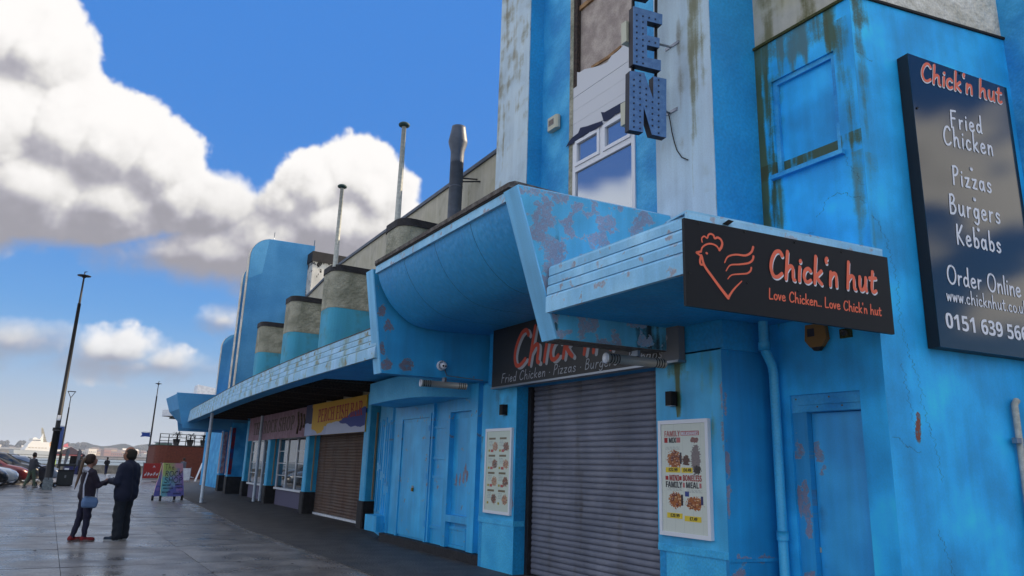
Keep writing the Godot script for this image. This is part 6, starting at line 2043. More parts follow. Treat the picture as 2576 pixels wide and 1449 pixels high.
func make_people() -> void:
	# man in a navy coat, seen from behind, holding a cup
	var pal := [lin(.045, .055, .17), lin(.045, .06, .13), lin(.52, .36, .29), lin(.13, .095, .08), lin(.10, .16, .24), lin(.62, .64, .66)]
	var g := gnd(298, 1360)
	var b := []
	for s in [-1, 1]:
		b.append([0, .90, .11 * s, .015, .50, .125 * s, .125, .10, 1])
		b.append([.015, .50, .125 * s, -.02, .10, .135 * s, .10, .09, 1])
		b.append([-.03, .055, .13 * s, .17, .05, .155 * s, .048, .040, 4])
		b.append([-.035, .018, .13 * s, .18, .018, .155 * s, .042, .036, 5])
		b.append([-.01, .88, .12 * s, 0, 1.34, .15 * s, .165, .15, 0])
		b.append([-.01, 1.43, .05 * s, -.005, 1.405, .21 * s, .095, .095, 0])
		b.append([-.005, 1.39, .225 * s, .05, 1.12, .29 * s, .09, .078, 0])
		b.append([.05, 1.12, .29 * s, .27, 1.13, .14 * s, .078, .056, 0])
		b.append([.04, 1.655, .092 * s, .03, 1.675, .098 * s, .02, .018, 2])
	b.append([.02, .92, 0, .0, 1.38, 0, .18, .16, 0])
	b.append([-.02, 1.46, -.05, -.02, 1.46, .05, .075, .075, 0])
	b.append([.0, 1.47, 0, .025, 1.56, 0, .066, .06, 2])
	b.append([.04, 1.625, 0, .03, 1.705, 0, .086, .096, 2])
	b.append([.085, 1.585, 0, .09, 1.605, 0, .052, .058, 2])
	b.append([.135, 1.65, 0, .15, 1.632, 0, .014, .018, 2])
	for s in [-1, 1]: b.append([-.01, 1.63, .045 * s, .0, 1.69, .05 * s, .068, .066, 3])
	b.append([-.045, 1.60, 0, -.05, 1.685, 0, .06, .062, 3])
	var hl := hand(Vector3(.30, 1.135, -.12), Vector3(.9, .1, .5), 1, .8, 2)
	var hr := hand(Vector3(.30, 1.135, .12), Vector3(.9, .1, -.5), -1, .8, 2)
	var man := person("tall balding man in a navy coat and jeans seen from behind", Vector3(g.x, 0.0, g.z), 148.0, b, [hl, hr], pal, 0.0145)
	var gl := one_tube("glasses", [Vector3(.03, 1.665, -.105), Vector3(.12, 1.665, -.085), Vector3(.145, 1.66, -.03), Vector3(.15, 1.665, 0), Vector3(.145, 1.66, .03), Vector3(.12, 1.665, .085), Vector3(.03, 1.665, .105)], 0.005, M.iron, man, 6)
	var cup := thing("paper_cup", "white paper cup held by the man in the navy coat", "cup")
	cup.transform = man.transform * Transform3D(Basis.IDENTITY, Vector3(.405, 1.13, .0))
	var st := mb(true)
	lathe(st, Vector3.ZERO, [0, 0, .028, 0, .038, .105, .036, .105, .03, .01], 14)
	build(st, "cup_wall", M.upvc, cup)
	st = mb(true)
	lathe(st, Vector3(0, .106, 0), [.041, 0, .041, .008, .034, .014, 0, .014], 14)
	build(st, "lid", M.upvc, cup)

	# woman facing him, phone held out, long ponytail, blue bag
	pal = [lin(.085, .06, .15), lin(.06, .08, .17), lin(.60, .44, .38), lin(.16, .11, .08), lin(.42, .08, .10), lin(.66, .68, .74), lin(.42, .36, .36)]
	g = gnd(196, 1362)
	b = []
	for s in [-1, 1]:
		var f := -.04 if s < 0 else .09
		b.append([.03, .84, .08 * s, .02 + f * .4, .47, .085 * s, .098, .066, 1])
		b.append([.02 + f * .4, .47, .085 * s, f - .04, .09, .09 * s, .066, .045, 1])
		b.append([f - .07, .05, .095 * s, f + .13, .042, .11 * s, .042, .034, 4])
		b.append([f - .07, .014, .095 * s, f + .14, .014, .11 * s, .034, .03, 6])
		b.append([.02, .84, .075 * s, .02, 1.20, .085 * s, .118, .108, 0])
		b.append([.0, 1.30, .03 * s, .0, 1.285, .145 * s, .075, .07, 0])
		b.append([.0, 1.275, .16 * s, .13, 1.05, .185 * s, .064, .055, 0])
		b.append([.13, 1.05, .185 * s, .38, 1.10 + .03 * s, .09 * s, .055, .042, 0])
		b.append([.0, 1.50, .083 * s, -.005, 1.515, .088 * s, .018, .016, 2])
	b.append([.02, .92, 0, .01, 1.24, 0, .125, .115, 0])
	b.append([-.07, 1.335, -.05, -.07, 1.335, .05, .05, .05, 5])
	b.append([-.01, 1.34, 0, .0, 1.43, 0, .052, .05, 2])
	b.append([.015, 1.485, 0, .0, 1.555, 0, .078, .086, 2])
	b.append([.06, 1.455, 0, .07, 1.475, 0, .044, .05, 2])
	b.append([.108, 1.525, 0, .122, 1.52, 0, .013, .014, 2])
	for s in [-1, 1]: b.append([-.03, 1.52, .04 * s, -.02, 1.575, .045 * s, .07, .066, 3])
	b.append([-.06, 1.50, 0, -.05, 1.57, 0, .06, .06, 3])
	hl = hand(Vector3(.40, 1.10, -.085), Vector3(1, .12, .25), 1, .7, 2)
	hr = hand(Vector3(.40, 1.10, .085), Vector3(1, .12, -.25), -1, .7, 2)
	var wo := person("woman in a dark purple jacket and red shoes with a long ponytail", Vector3(g.x, 0.0, g.z), 22.0, b, [hl, hr], pal, 0.0145)
	st = mb(true)
	tube(st, [Vector3(-.10, 1.55, 0), Vector3(-.145, 1.50, 0), Vector3(-.165, 1.38, .01), Vector3(-.185, 1.22, .02), Vector3(-.215, 1.06, .02), Vector3(-.235, .96, .03)], [.03, .033, .03, .027, .018, .005], 10)
	build(st, "ponytail", M.hair, wo)
	var ph := thing("phone", "dark phone held out by the woman with the ponytail", "phone")
	ph.transform = wo.transform * Transform3D(Basis(Vector3.BACK, 0.6), Vector3(.50, 1.12, .0))
	var s2 := mb()
	cbox(s2, Vector3(-.036, -.075, -.004), Vector3(.036, .075, .004), .003)
	build(s2, "case", M.iron, ph)
	one_box("screen", Vector3(-.032, -.068, .0041), Vector3(.032, .068, .0052), M.gloss_black, ph)
	# shoulder bag hanging on the near hip
	var bag := thing("shoulder_bag", "pale blue shoulder bag on a white strap at the woman's hip", "bag")
	bag.transform = wo.transform
	st = mb(true)
	sdf_into(st, [[-.09, .68, .20, .10, .67, .20, .05, .05, 0], [-.085, .80, .195, .10, .78, .195, .045, .045, 0], [-.095, .74, .20, .11, .73, .20, .052, .052, 0]], .013, [lin(.34, .45, .60)], .03)
	build(st, "pouch", M.figure, bag)
	one_tube("zip", [Vector3(-.10, .83, .235), Vector3(0, .838, .24), Vector3(.12, .82, .235)], .005, M.steel, bag, 6)
	one_tube("strap", [Vector3(-.12, .82, .195), Vector3(-.14, 1.05, .175), Vector3(-.09, 1.25, .14), Vector3(-.02, 1.375, .02), Vector3(.07, 1.30, -.03), Vector3(.15, 1.10, .10), Vector3(.13, .81, .195)], .014, M.strap, bag, 6)

	# people further off
	var P := [lin(.20, .21, .25), lin(.30, .36, .30), lin(.50, .35, .28), lin(.12, .09, .08), lin(.5, .5, .5), lin(.03, .03, .05), lin(.06, .09, .25), lin(.62, .78, .10), lin(.08, .08, .10), lin(.36, .38, .44)]
	var down := [.02, 1.14, .24, .10, .92, .25]
	var push := [.10, 1.16, .24, .38, 1.06, .17]
	var run_ := [.05, 1.16, .25, .22, 1.25, .16]
	var lady := gnd(72, 1227)
	person("woman in a grey jacket and green trousers pushing a pushchair", lady, 40.0, walker(1.68, .2, .17, [push, push], {"legs": 1, "shoes": 4, "top": 0, "skin": 2, "hair": 3}), [], P, 0.024)
	var rn := fy(265, 1193, ground_y(-90))
	person("runner in a black vest and blue shorts on the promenade", Vector3(rn.x, ground_y(rn.z), rn.z), 100.0, walker(1.8, .22, .19, [run_, run_], {"legs": 6, "shoes": 5, "top": 5, "sleeve": 2, "skin": 2, "hair": 3}), [], P, 0.03)
	for q in [[138, 1151, -84.0, "marshal in a yellow high visibility vest beside the lamp post and gazebo"], [407, 1158, -80.0, "marshal in a yellow high visibility vest beside the brown terrace wall"]]:
		var w := fz(q[0], q[1], q[2])
		person(q[3], Vector3(w.x, ground_y(q[2]), q[2]), 200.0, walker(1.72, .06, .19, [down, down], {"legs": 8, "shoes": 5, "top": 7, "sleeve": 7, "skin": 2, "hair": 3}), [], P, 0.03)
	var w2 := fz(464, 1150, -64.0)
	person("person in a grey jacket standing before the brown terrace wall", Vector3(w2.x, ground_y(-64), -64.0), 120.0, walker(1.75, .08, .19, [down, down], {"legs": 8, "shoes": 5, "top": 9, "skin": 2, "hair": 3}), [], P, 0.03)
	for q in [[382, 1160, -86.0, "person in dark clothes standing left of the far flagged lamp post"], [420, 1160, -82.0, "person in a navy coat standing just left of the terrace"], [205, 1152, -86.0, "person in dark clothes standing in front of the gazebo"]]:
		var w := fz(q[0], q[1], q[2])
		person(q[3], Vector3(w.x, ground_y(q[2]), q[2]), 60.0, walker(1.72, .1, .19, [down, down], {"legs": 5, "shoes": 5, "top": 8 if q[0] != 420 else 6, "skin": 2, "hair": 3}), [], P, 0.035)
	make_pushchair(lady)
func gnd(px: float, py: float) -> Vector3:
	return fy(px, py, 0.0)
func make_pushchair(l: Vector3) -> void:
	var d := Vector3(cos(deg_to_rad(40.0)), 0, -sin(deg_to_rad(40.0)))
	var t := thing("pushchair", "dark pushchair with a red trim pushed by the woman in grey", "pushchair", Vector3(l.x, 0, l.z) + d * 0.85)
	t.rotation.y = deg_to_rad(40.0)
	one_tube("handle", [Vector3(-.45, 1.0, -.2), Vector3(-.45, 1.0, .2)], .018, M.iron, t, 8)
	for s in [-1, 1]:
		one_tube("frame_tube", [Vector3(-.45, 1.0, .2 * s), Vector3(-.1, .55, .22 * s), Vector3(.35, .14, .22 * s)], .014, M.iron, t, 8)
		one_tube("frame_tube", [Vector3(-.1, .55, .22 * s), Vector3(-.35, .14, .24 * s)], .014, M.iron, t, 8)
		for x in [-.35, .35]:
			var w := Node3D.new()
			put(w, "wheel", t)
			w.position = Vector3(x, .13, .25 * s)
			one_tube("tyre", [Vector3(0, 0, -.02), Vector3(0, 0, .02)], .13, M.rubber, w, 16)
			one_tube("hub", [Vector3(0, 0, -.025), Vector3(0, 0, .025)], .06, M.steel, w, 12)
	var st := mb(true)
	sdf_into(st, [[-.15, .45, 0, .2, .42, 0, .16, .14, 0], [-.2, .5, 0, -.32, .85, 0, .16, .14, 0], [-.25, .88, 0, -.05, .92, 0, .16, .15, 0]], .03, [lin(.20, .20, .22)], .05)
	build(st, "seat_and_hood", M.figure, t)
	one_box("apron", Vector3(.05, .28, -.16), Vector3(.3, .36, .16), M.red_print, t)

# ---------- promenade furniture ----------
func lamp_post(label: String, at: Vector3, h: float, r: float, head: int, group := "") -> Node3D:
	var t := thing("lamp_post", label, "lamp post", at)
	one_tube("lower_shaft", [Vector3(0, 0.0, 0), Vector3(0, h * 0.26, 0)], [r * 1.7, r * 1.45], M.iron, t, 14)
	one_tube("collar", [Vector3(0, h * 0.26, 0), Vector3(0, h * 0.275, 0)], r * 1.85, M.iron, t, 14)
	one_tube("shaft", [Vector3(0, h * 0.275, 0), Vector3(0, h * 0.86, 0)], [r, r * 0.72], M.iron, t, 12)
	one_tube("upper_shaft", [Vector3(0, h * 0.86, 0), Vector3(0, h - 0.12, 0)], [r * 0.55, r * 0.38], M.iron, t, 10)
	var s := mb(true)
	if head == 0:
		lathe(s, Vector3(0, h, 0), [0.0, -0.16, 0.07, -0.14, 0.12, -0.07, 0.30, -0.05, 0.31, -0.02, 0.12, 0.02, 0.0, 0.05], 18)
		build(s, "lamp_head", M.iron, t)
		one_tube("finial", [Vector3(0, h, 0), Vector3(0.0, h + 0.17, 0), Vector3(0.12, h + 0.2, 0)], [0.03, 0.035, 0.01], M.iron, t, 6)
	else:
		for a in [-1, 1]: one_tube("lantern_arm", [Vector3(0, h - 0.12, 0), Vector3(0.32 * a, h + 0.5, 0)], 0.035, M.iron, t, 6)
		one_tube("lantern_bar", [Vector3(-0.36, h + 0.5, 0), Vector3(0.36, h + 0.5, 0)], 0.05, M.iron, t, 6)
	return t

# a parked car, nose towards +x
func make_car(label: String, paint: Material, at: Vector3, turn: float, tall := 1.0) -> Node3D:
	var t := thing("parked_car", label, "car", at, "cars parked in a row across the promenade")
	t.rotation.y = deg_to_rad(turn)
	# stations: x, half width, sill, shoulder, top, half width at top
	var S := [[-2.05, .66, .42, .72, .80, .50], [-1.98, .78, .30, .80, .98, .56], [-1.75, .84, .24, .88, 1.16, .58], [-1.2, .87, .20, .92, 1.42, .58], [-.5, .88, .20, .92, 1.49, .60], [.15, .88, .20, .91, 1.45, .60], [.55, .88, .20, .90, 1.27, .60], [1.0, .87, .20, .89, 1.00, .66], [1.25, .86, .20, .86, .95, .66], [1.65, .83, .22, .80, .88, .62], [1.95, .74, .26, .68, .76, .54], [2.08, .58, .36, .56, .62, .42]]
	var rings := []
	for q in S:
		var w: float = q[1]
		var y1: float = q[3] * tall
		var y2: float = q[4] * tall
		rings.append([Vector3(q[0], q[2], -w * .90), Vector3(q[0], q[2] + .10, -w), Vector3(q[0], y1 - .12, -w), Vector3(q[0], y1, -w * .96), Vector3(q[0], lerpf(y1, y2, .85), -q[5] * 1.06), Vector3(q[0], y2, -q[5] * .86), Vector3(q[0], y2 + .02, 0), Vector3(q[0], y2, q[5] * .86), Vector3(q[0], lerpf(y1, y2, .85), q[5] * 1.06), Vector3(q[0], y1, w * .96), Vector3(q[0], y1 - .12, w), Vector3(q[0], q[2] + .10, w), Vector3(q[0], q[2], w * .90)])
	var st := mb(true)
	for i in rings.size() - 1:
		for k in 13:
			var k2 := (k + 1) % 13
			quad(st, rings[i][k], rings[i][k2], rings[i + 1][k2], rings[i + 1][k])
	for e in [0, rings.size() - 1]:
		for k in range(1, 12):
			vtx(st, rings[e][0], Vector2.ZERO); vtx(st, rings[e][k], Vector2.ZERO); vtx(st, rings[e][k + 1], Vector2.ZERO)
	build(st, "body", paint, t)
	var lift := func(a: Vector3, b: Vector3, f: float) -> Vector3: return a.lerp(b, f)
	for s in [0, 1]:
		var A: int = 3 if s == 0 else 9
		var Bx: int = 4 if s == 0 else 8
		var off := Vector3(0, 0.0, -0.012 if s == 0 else 0.012)
		for seg in [[3, 4], [4, 6]]:
			var i0: int = seg[0]
			var i1: int = seg[1]
			var f0 := 0.04
			var a: Vector3 = lift.call(rings[i0][A], rings[i0][Bx], 0.10) + off + Vector3(0.04, 0, 0)
			var b: Vector3 = lift.call(rings[i1][A], rings[i1][Bx], 0.10) + off + Vector3(-0.04 + (0.30 if i1 == 6 else 0.0), 0, 0)
			var c: Vector3 = lift.call(rings[i1][A], rings[i1][Bx], 0.92) + off + Vector3(-0.04 - (0.05 if i1 == 6 else 0.0), 0, 0)
			var d: Vector3 = lift.call(rings[i0][A], rings[i0][Bx], 0.92) + off + Vector3(0.04, 0, 0)
			var g := mb()
			prism(g, [a, b, c, d], Vector3(0, 0, -0.006 if s == 0 else 0.006))
			build(g, "side_window", M.car_glass, t)
	var wx := [rings[5][5] + Vector3(.10, -.02, .06), rings[5][7] + Vector3(.10, -.02, -.06), rings[7][8] + Vector3(.0, .045, -.02), rings[7][4] + Vector3(.0, .045, .02)]
	var ws := mb()
	prism(ws, wx, Vector3(0.02, 0.02, 0))
	build(ws, "windscreen", M.car_glass, t)
	for s in [-1, 1]:
		var hl := mb(true)
		sdf_into(hl, [[1.72, .70 * tall, .60 * s, 1.93, .64 * tall, .52 * s, .075, .07, 0]], .03, [lin(.7, .72, .75)], .02)
		build(hl, "headlight", M.headlight, t)
		one_prism("mirror", [Vector3(.55, .92 * tall, .90 * s), Vector3(.70, .92 * tall, .90 * s), Vector3(.68, 1.05 * tall, .90 * s), Vector3(.55, 1.05 * tall, .90 * s)], Vector3(0, 0, .16 * s), paint, t)
		for x in [-1.28, 1.30]:
			var w := Node3D.new()
			put(w, "wheel", t)
			w.position = Vector3(x, .31, .80 * s)
			var ty := mb(true)
			tube(ty, [Vector3(0, 0, -.10 * s), Vector3(0, 0, .10 * s)], .31, 20)
			build(ty, "tyre", M.rubber, w)
			one_tube("rim", [Vector3(0, 0, .095 * s), Vector3(0, 0, .112 * s)], .20, M.steel, w, 16)
	one_box("grille", Vector3(2.0, .36, -.42), Vector3(2.095, .52 * tall, .42), M.iron, t)
	one_box("number_plate", Vector3(2.096, .40, -.25), Vector3(2.105, .50, .25), M.upvc, t)
	return t

func make_promenade() -> void:
	var l := gnd(117, 1232)
	var lp := lamp_post("tall dark lamp post with a pale stone base and white sticker", Vector3(l.x, 0, l.z), 10.4, 0.105, 0)
	one_box("plinth", Vector3(-.21, 0, -.21), Vector3(.21, .46, .21), M.stone, lp)
	one_box("plinth_top", Vector3(-.17, .46, -.17), Vector3(.17, .55, .17), M.stone, lp)
	one_box("sticker", Vector3(-.08, 3.2, .10), Vector3(.06, 3.45, .118), M.upvc, lp)
	var p2 := fz(152, 1150, -84)
	var b2 := lamp_post("slim lamp post with forked lantern and a blue and red banner", Vector3(p2.x, ground_y(-84), -84), 7.4, 0.085, 1)
	for k in 2:
		one_tube("banner_arm", [Vector3(0, 4.55 - 2.25 * k, 0), Vector3(-.68, 4.55 - 2.25 * k, 0)], .02, M.iron, b2, 6)
	one_box("banner", Vector3(-.68, 2.35, -.012), Vector3(-.08, 4.5, .012), M.banner, b2)
	var p3 := fz(372, 1150, -80)
	var b3 := lamp_post("slim lamp post with a small blue flag beside the terrace", Vector3(p3.x, ground_y(-80), -80), 8.95, 0.085, 0)
	one_tube("flag_arm", [Vector3(0, 4.2, 0), Vector3(-.75, 4.2, 0)], .018, M.iron, b3, 6)
	one_prism("flag", [Vector3(-.08, 3.75, 0), Vector3(-.12, 4.17, 0), Vector3(-.5, 4.14, 0), Vector3(-.9, 4.17, 0), Vector3(-.8, 3.95, 0), Vector3(-.93, 3.72, 0), Vector3(-.5, 3.78, 0)], Vector3(0, 0, .01), M.flag_blue, b3)
	one_tube("side_arm", [Vector3(0, .9, 0), Vector3(-1.6, .95, 0)], .02, M.iron, b3, 6)
	# litter bin
	var bn := gnd(160, 1222)
	var bt := thing("litter_bin", "square black litter bin standing behind the tall lamp post", "bin", Vector3(bn.x, 0, bn.z))
	var s := mb()
	prism(s, [Vector3(-.38, .05, -.3), Vector3(.38, .05, -.3), Vector3(.38, .05, .3), Vector3(-.38, .05, .3)], Vector3(0, .78, 0))
	build(s, "body", M.bin, bt)
	one_box("base", Vector3(-.33, 0, -.26), Vector3(.33, .05, .26), M.soot, bt)
	one_box("band", Vector3(-.40, .76, -.32), Vector3(.40, .83, .32), M.soot, bt)
	for x in [-.36, .32]:
		for z in [-.28, .24]: one_box("corner_post", Vector3(x, .83, z), Vector3(x + .04, 1.02, z + .04), M.bin, bt)
	one_box("lid", Vector3(-.42, 1.02, -.34), Vector3(.42, 1.14, .34), M.bin, bt)
	one_box("emblem", Vector3(-.04, .42, .30), Vector3(.04, .56, .306), M.grey_plastic, bt)
	# cars side by side, noses towards the lamp post
	make_car("white parked hatchback between a dark car and the red hatchback", M.car_white, Vector3(-3.2, 0, -45.8), 4, 0.98)
	make_car("black parked car with its bonnet beside the white hatchback", M.car_dark, Vector3(-3.55, 0, -43.6), 4, 0.98)
	make_car("dark red parked hatchback behind the pushchair", M.car_red, Vector3(-2.75, 0, -48.3), 3, 1.05)
	make_car("blue grey parked saloon between the red hatchback and the lamp post", M.car_blue, Vector3(-1.25, 0, -53.2), 2, 1.0)
	make_car("black parked car at the far end of the row", M.car_dark, Vector3(-1.9, 0, -57.5), 2, 1.08)
	make_car("dark grey parked estate behind the blue grey saloon", M.car_dark, Vector3(-2.2, 0, -50.8), 2, 1.12)
	# old gum trodden into the paving
	var gm := mb()
	for k in 150:
		var c := Vector3(rng.randf_range(-5, 4.0), 0.006, rng.randf_range(-40, -9))
		var q := rng.randf_range(0.012, 0.03)
		lathe(gm, c, [q, 0.0, q * 0.8, 0.003, 0.0, 0.003], 7)
	var gum := build(gm, "chewing_gum", M.gum)
	tag(gum, "flattened grey chewing gum spots trodden into the paving slabs", "gum")
	gum.set_meta("kind", "stuff")
	# sea wall and rail
	var wy := -0.35
	var sw := thing("sea_wall", "low grey concrete sea wall along the far edge of the promenade", "wall", Vector3(0, wy, -100))
	for k in 12: one_box("wall_block", Vector3(-36 + k * 6.0, 0, -0.4), Vector3(-30.03 + k * 6.0, 0.95, 0.4), M.seawall, sw)
	var rl := thing("railing", "dark iron railing on top of the sea wall", "railing", Vector3(0, wy + 0.95, -100))
	for k in 28: one_tube("post", [Vector3(-30 + k * 2.4, 0, 0), Vector3(-30 + k * 2.4, 0.95, 0)], 0.035, M.iron, rl, 6)
	for y in [0.35, 0.65, 0.93]: one_tube("rail", [Vector3(-31, y, 0), Vector3(36, y, 0)], 0.025, M.iron, rl, 6)
	# gazebo with a blue counter
	var gp := fz(172, 1150, -92)
	var gz := thing("gazebo", "dark pop-up gazebo standing by the sea wall", "gazebo", Vector3(gp.x, ground_y(-92), -92))
	var e := 1.02
	var top := Vector3(0.1, 2.75, 0)
	var cs := [Vector3(-1.45, 2.0, -1.4), Vector3(1.45, 2.0, -1.4), Vector3(1.45, 2.0, 1.4), Vector3(-1.45, 2.0, 1.4)]
	var gs := mb()
	for k in 4:
		var a: Vector3 = cs[k]
		var b: Vector3 = cs[(k + 1) % 4]
		vtx(gs, a, Vector2.ZERO); vtx(gs, b, Vector2.ZERO); vtx(gs, top, Vector2.ZERO)
		quad(gs, a - Vector3(0, .2, 0), b - Vector3(0, .2, 0), b, a)
	build(gs, "canopy", M.tent, gz)
	one_box("valance_print", Vector3(-1.2, 1.84, 1.405), Vector3(1.2, 1.95, 1.415), M.pink_print, gz)
	for c in cs: one_tube("leg", [Vector3(c.x, 0, c.z), c], .03, M.steel, gz, 6)
	one_box("side_sheet", Vector3(0.2, .9, -1.3), Vector3(1.4, 1.85, -1.28), M.soot, gz)
	var ct := thing("counter", "blue skirted counter under the dark gazebo", "counter", Vector3(gp.x + .5, ground_y(-92), -90.4))
	one_box("skirt", Vector3(-.8, 0, -.3), Vector3(.9, .85, .3), M.counter_blue, ct)
	one_box("top", Vector3(-.85, .85, -.35), Vector3(.95, .9, .35), M.soot, ct)
	one_box("letter_panel", Vector3(-.7, .35, .301), Vector3(-.3, .6, .306), M.upvc, ct)
	# feather flags beside it
	for q in [[160, "grey feather flag just left of the gazebo"], [190, "second grey feather flag leaning at the gazebo corner"]]:
		var fp := fz(q[0], 1160, -88)
		var ff := thing("feather_flag", q[1], "flag", Vector3(fp.x, ground_y(-88), -88))
		one_tube("pole", [Vector3(0, 0, 0), Vector3(.1, 2.2, 0), Vector3(.2, 2.5, 0)], .02, M.iron, ff, 6)
		one_prism("sail", [Vector3(.03, .6, 0), Vector3(.12, 2.2, 0), Vector3(.22, 2.48, 0), Vector3(.42, 2.3, 0), Vector3(.36, 1.5, 0), Vector3(.15, .7, 0)], Vector3(0, 0, .01), M.flue, ff)
	make_terrace()
	make_boards()

func make_terrace() -> void:
	var z := -72.0
	var gy := ground_y(z)
	var a := fz(391, 1140, z)
	var t := thing("terrace", "brown brick terrace wall with a dark railing beyond the shops", "terrace", Vector3(a.x, gy, z))
	var H := 2.68 - gy
	var pts := []
	for k in 7:
		var an := PI / 2 * k / 6.0
		pts.append_array([1.2 - cos(an) * 1.2, -1.2 + sin(an) * 1.2])
	pts.append_array([8, 0.4, 8, -6, 0, -6])
	one_plan("wall", pts, 0, H, M.brick, t)
	one_plan("coping", [-0.06, -6, -0.06, -1.2, 0.3, -0.3, 1.2, 0.08, 8, 0.48, 8, -6], H, H + 0.08, M.stone_dark, t)
	for k in 9:
		var x := 0.25 + k * 0.72
		one_tube("rail_post", [Vector3(x, H + .08, -.5), Vector3(x, H + .98, -.5)], .045, M.iron, t, 6)
	for y in [.35, .65, .95]: one_tube("rail", [Vector3(.2, H + .08 + y, -.5), Vector3(7, H + .08 + y, -.35)], .03, M.iron, t, 6)
	# planters with spiky palms
	for k in 3:
		var at := Vector3(a.x + 1.7 + k * 1.15, gy + H + 0.08, z - 1.1)
		var p := thing("palm_plant", ["spiky dark palm in a planter, nearest the open end of the terrace", "spiky dark palm in the middle planter on the terrace", "spiky dark palm in the planter closest to the blue building"][k], "plant", at, "palms on the terrace")
		one_tube("pot", [Vector3.ZERO, Vector3(0, .55, 0)], [.22, .32], M.stone_dark, p, 10)
		one_tube("trunk", [Vector3(0, .5, 0), Vector3(.02, .95 - .1 * k, 0)], .06, M.old_wood, p, 8)
		var s := mb()
		for f in 40:
			var an := rng.randf() * TAU
			var up := rng.randf_range(-.3, 1.1)
			var d := Vector3(cos(an), up, sin(an)).normalized()
			var o := Vector3(.02, .95 - .1 * k, 0)
			var sd := d.cross(Vector3.UP).normalized() * .035
			var L := rng.randf_range(.45, .75)
			var m := o + d * L * .6
			var tip := o + d * L + Vector3(0, -.18, 0)
			quad(s, o - sd * .4, o + sd * .4, m + sd, m - sd)
			vtx(s, m - sd, Vector2.ZERO); vtx(s, m + sd, Vector2.ZERO); vtx(s, tip, Vector2.ZERO)
		build(s, "fronds", M.leaf, p)
	var po := thing("wall_poster", "framed dark picture panel hung on the brown terrace wall", "poster", Vector3(a.x + 5.0, gy + 0.85, z + .32))
	one_box("frame", Vector3(-.75, 0, 0), Vector3(.75, 1.75, .05), M.soot, po)
	one_box("print", Vector3(-.68, .07, .051), Vector3(.68, 1.68, .056), M.poster_dark, po)
	# white pavilion behind the terrace
	var wp := fz(409, 1031, -74)
	var pv := thing("white_pavilion", "white pavilion with a rounded flat canopy behind the terrace", "building", Vector3(wp.x, ground_y(-74), -74))
	var y0 := wp.y - ground_y(-74)
	var cp := []
	for k in 9:
		var an := PI / 2 + PI * k / 8.0
		cp.append_array([1.6 + cos(an) * 1.6, sin(an) * -1.6])
	cp.append_array([9, 1.6, 9, -1.6])
	var cq := []
	for i in range(0, cp.size(), 2): cq.append_array([cp[i], cp[i + 1]])
	one_plan("canopy", cq, y0 - .55, y0, M.white, pv)
	one_plan("canopy_soffit", [.8, -1.2, .8, 1.2, 9, 1.2, 9, -1.2], y0 - .72, y0 - .552, M.stone_dark, pv)
	one_box("wall", Vector3(4.0, 0, -1.2), Vector3(9, y0 - .72, 1.2), M.white, pv)
	var rf := fz(497, 970, -74)
	one_prism("roof", [Vector3(rf.x - wp.x, rf.y - ground_y(-74) - 1.0, 0), Vector3(rf.x - wp.x + 5, rf.y - ground_y(-74) - 1.6, 0), Vector3(rf.x - wp.x + 5, rf.y - ground_y(-74) - .6, 0), Vector3(rf.x - wp.x + .05, rf.y - ground_y(-74) + .1, 0)], Vector3(0, 0, -2), M.white, pv)
	one_box("screen", Vector3(rf.x - wp.x + .4, y0, -1.5), Vector3(rf.x - wp.x + 4, rf.y - ground_y(-74) - 1.0, -1.2), M.white, pv)
	# far sky blue counter house at the end of the terrace
	var gl := fz(408, 1112, -82)
	var gh := thing("glass_shelter", "small pale green glass shelter at the far corner of the terrace", "shelter", Vector3(gl.x, ground_y(-82), -82))
	one_box("glass_wall", Vector3(-.6, 0, -.5), Vector3(.9, gl.y - ground_y(-82) - .1, .5), M.shelter, gh)
	one_box("roof", Vector3(-.7, gl.y - ground_y(-82) - .1, -.6), Vector3(1.0, gl.y - ground_y(-82), .6), M.white, gh)

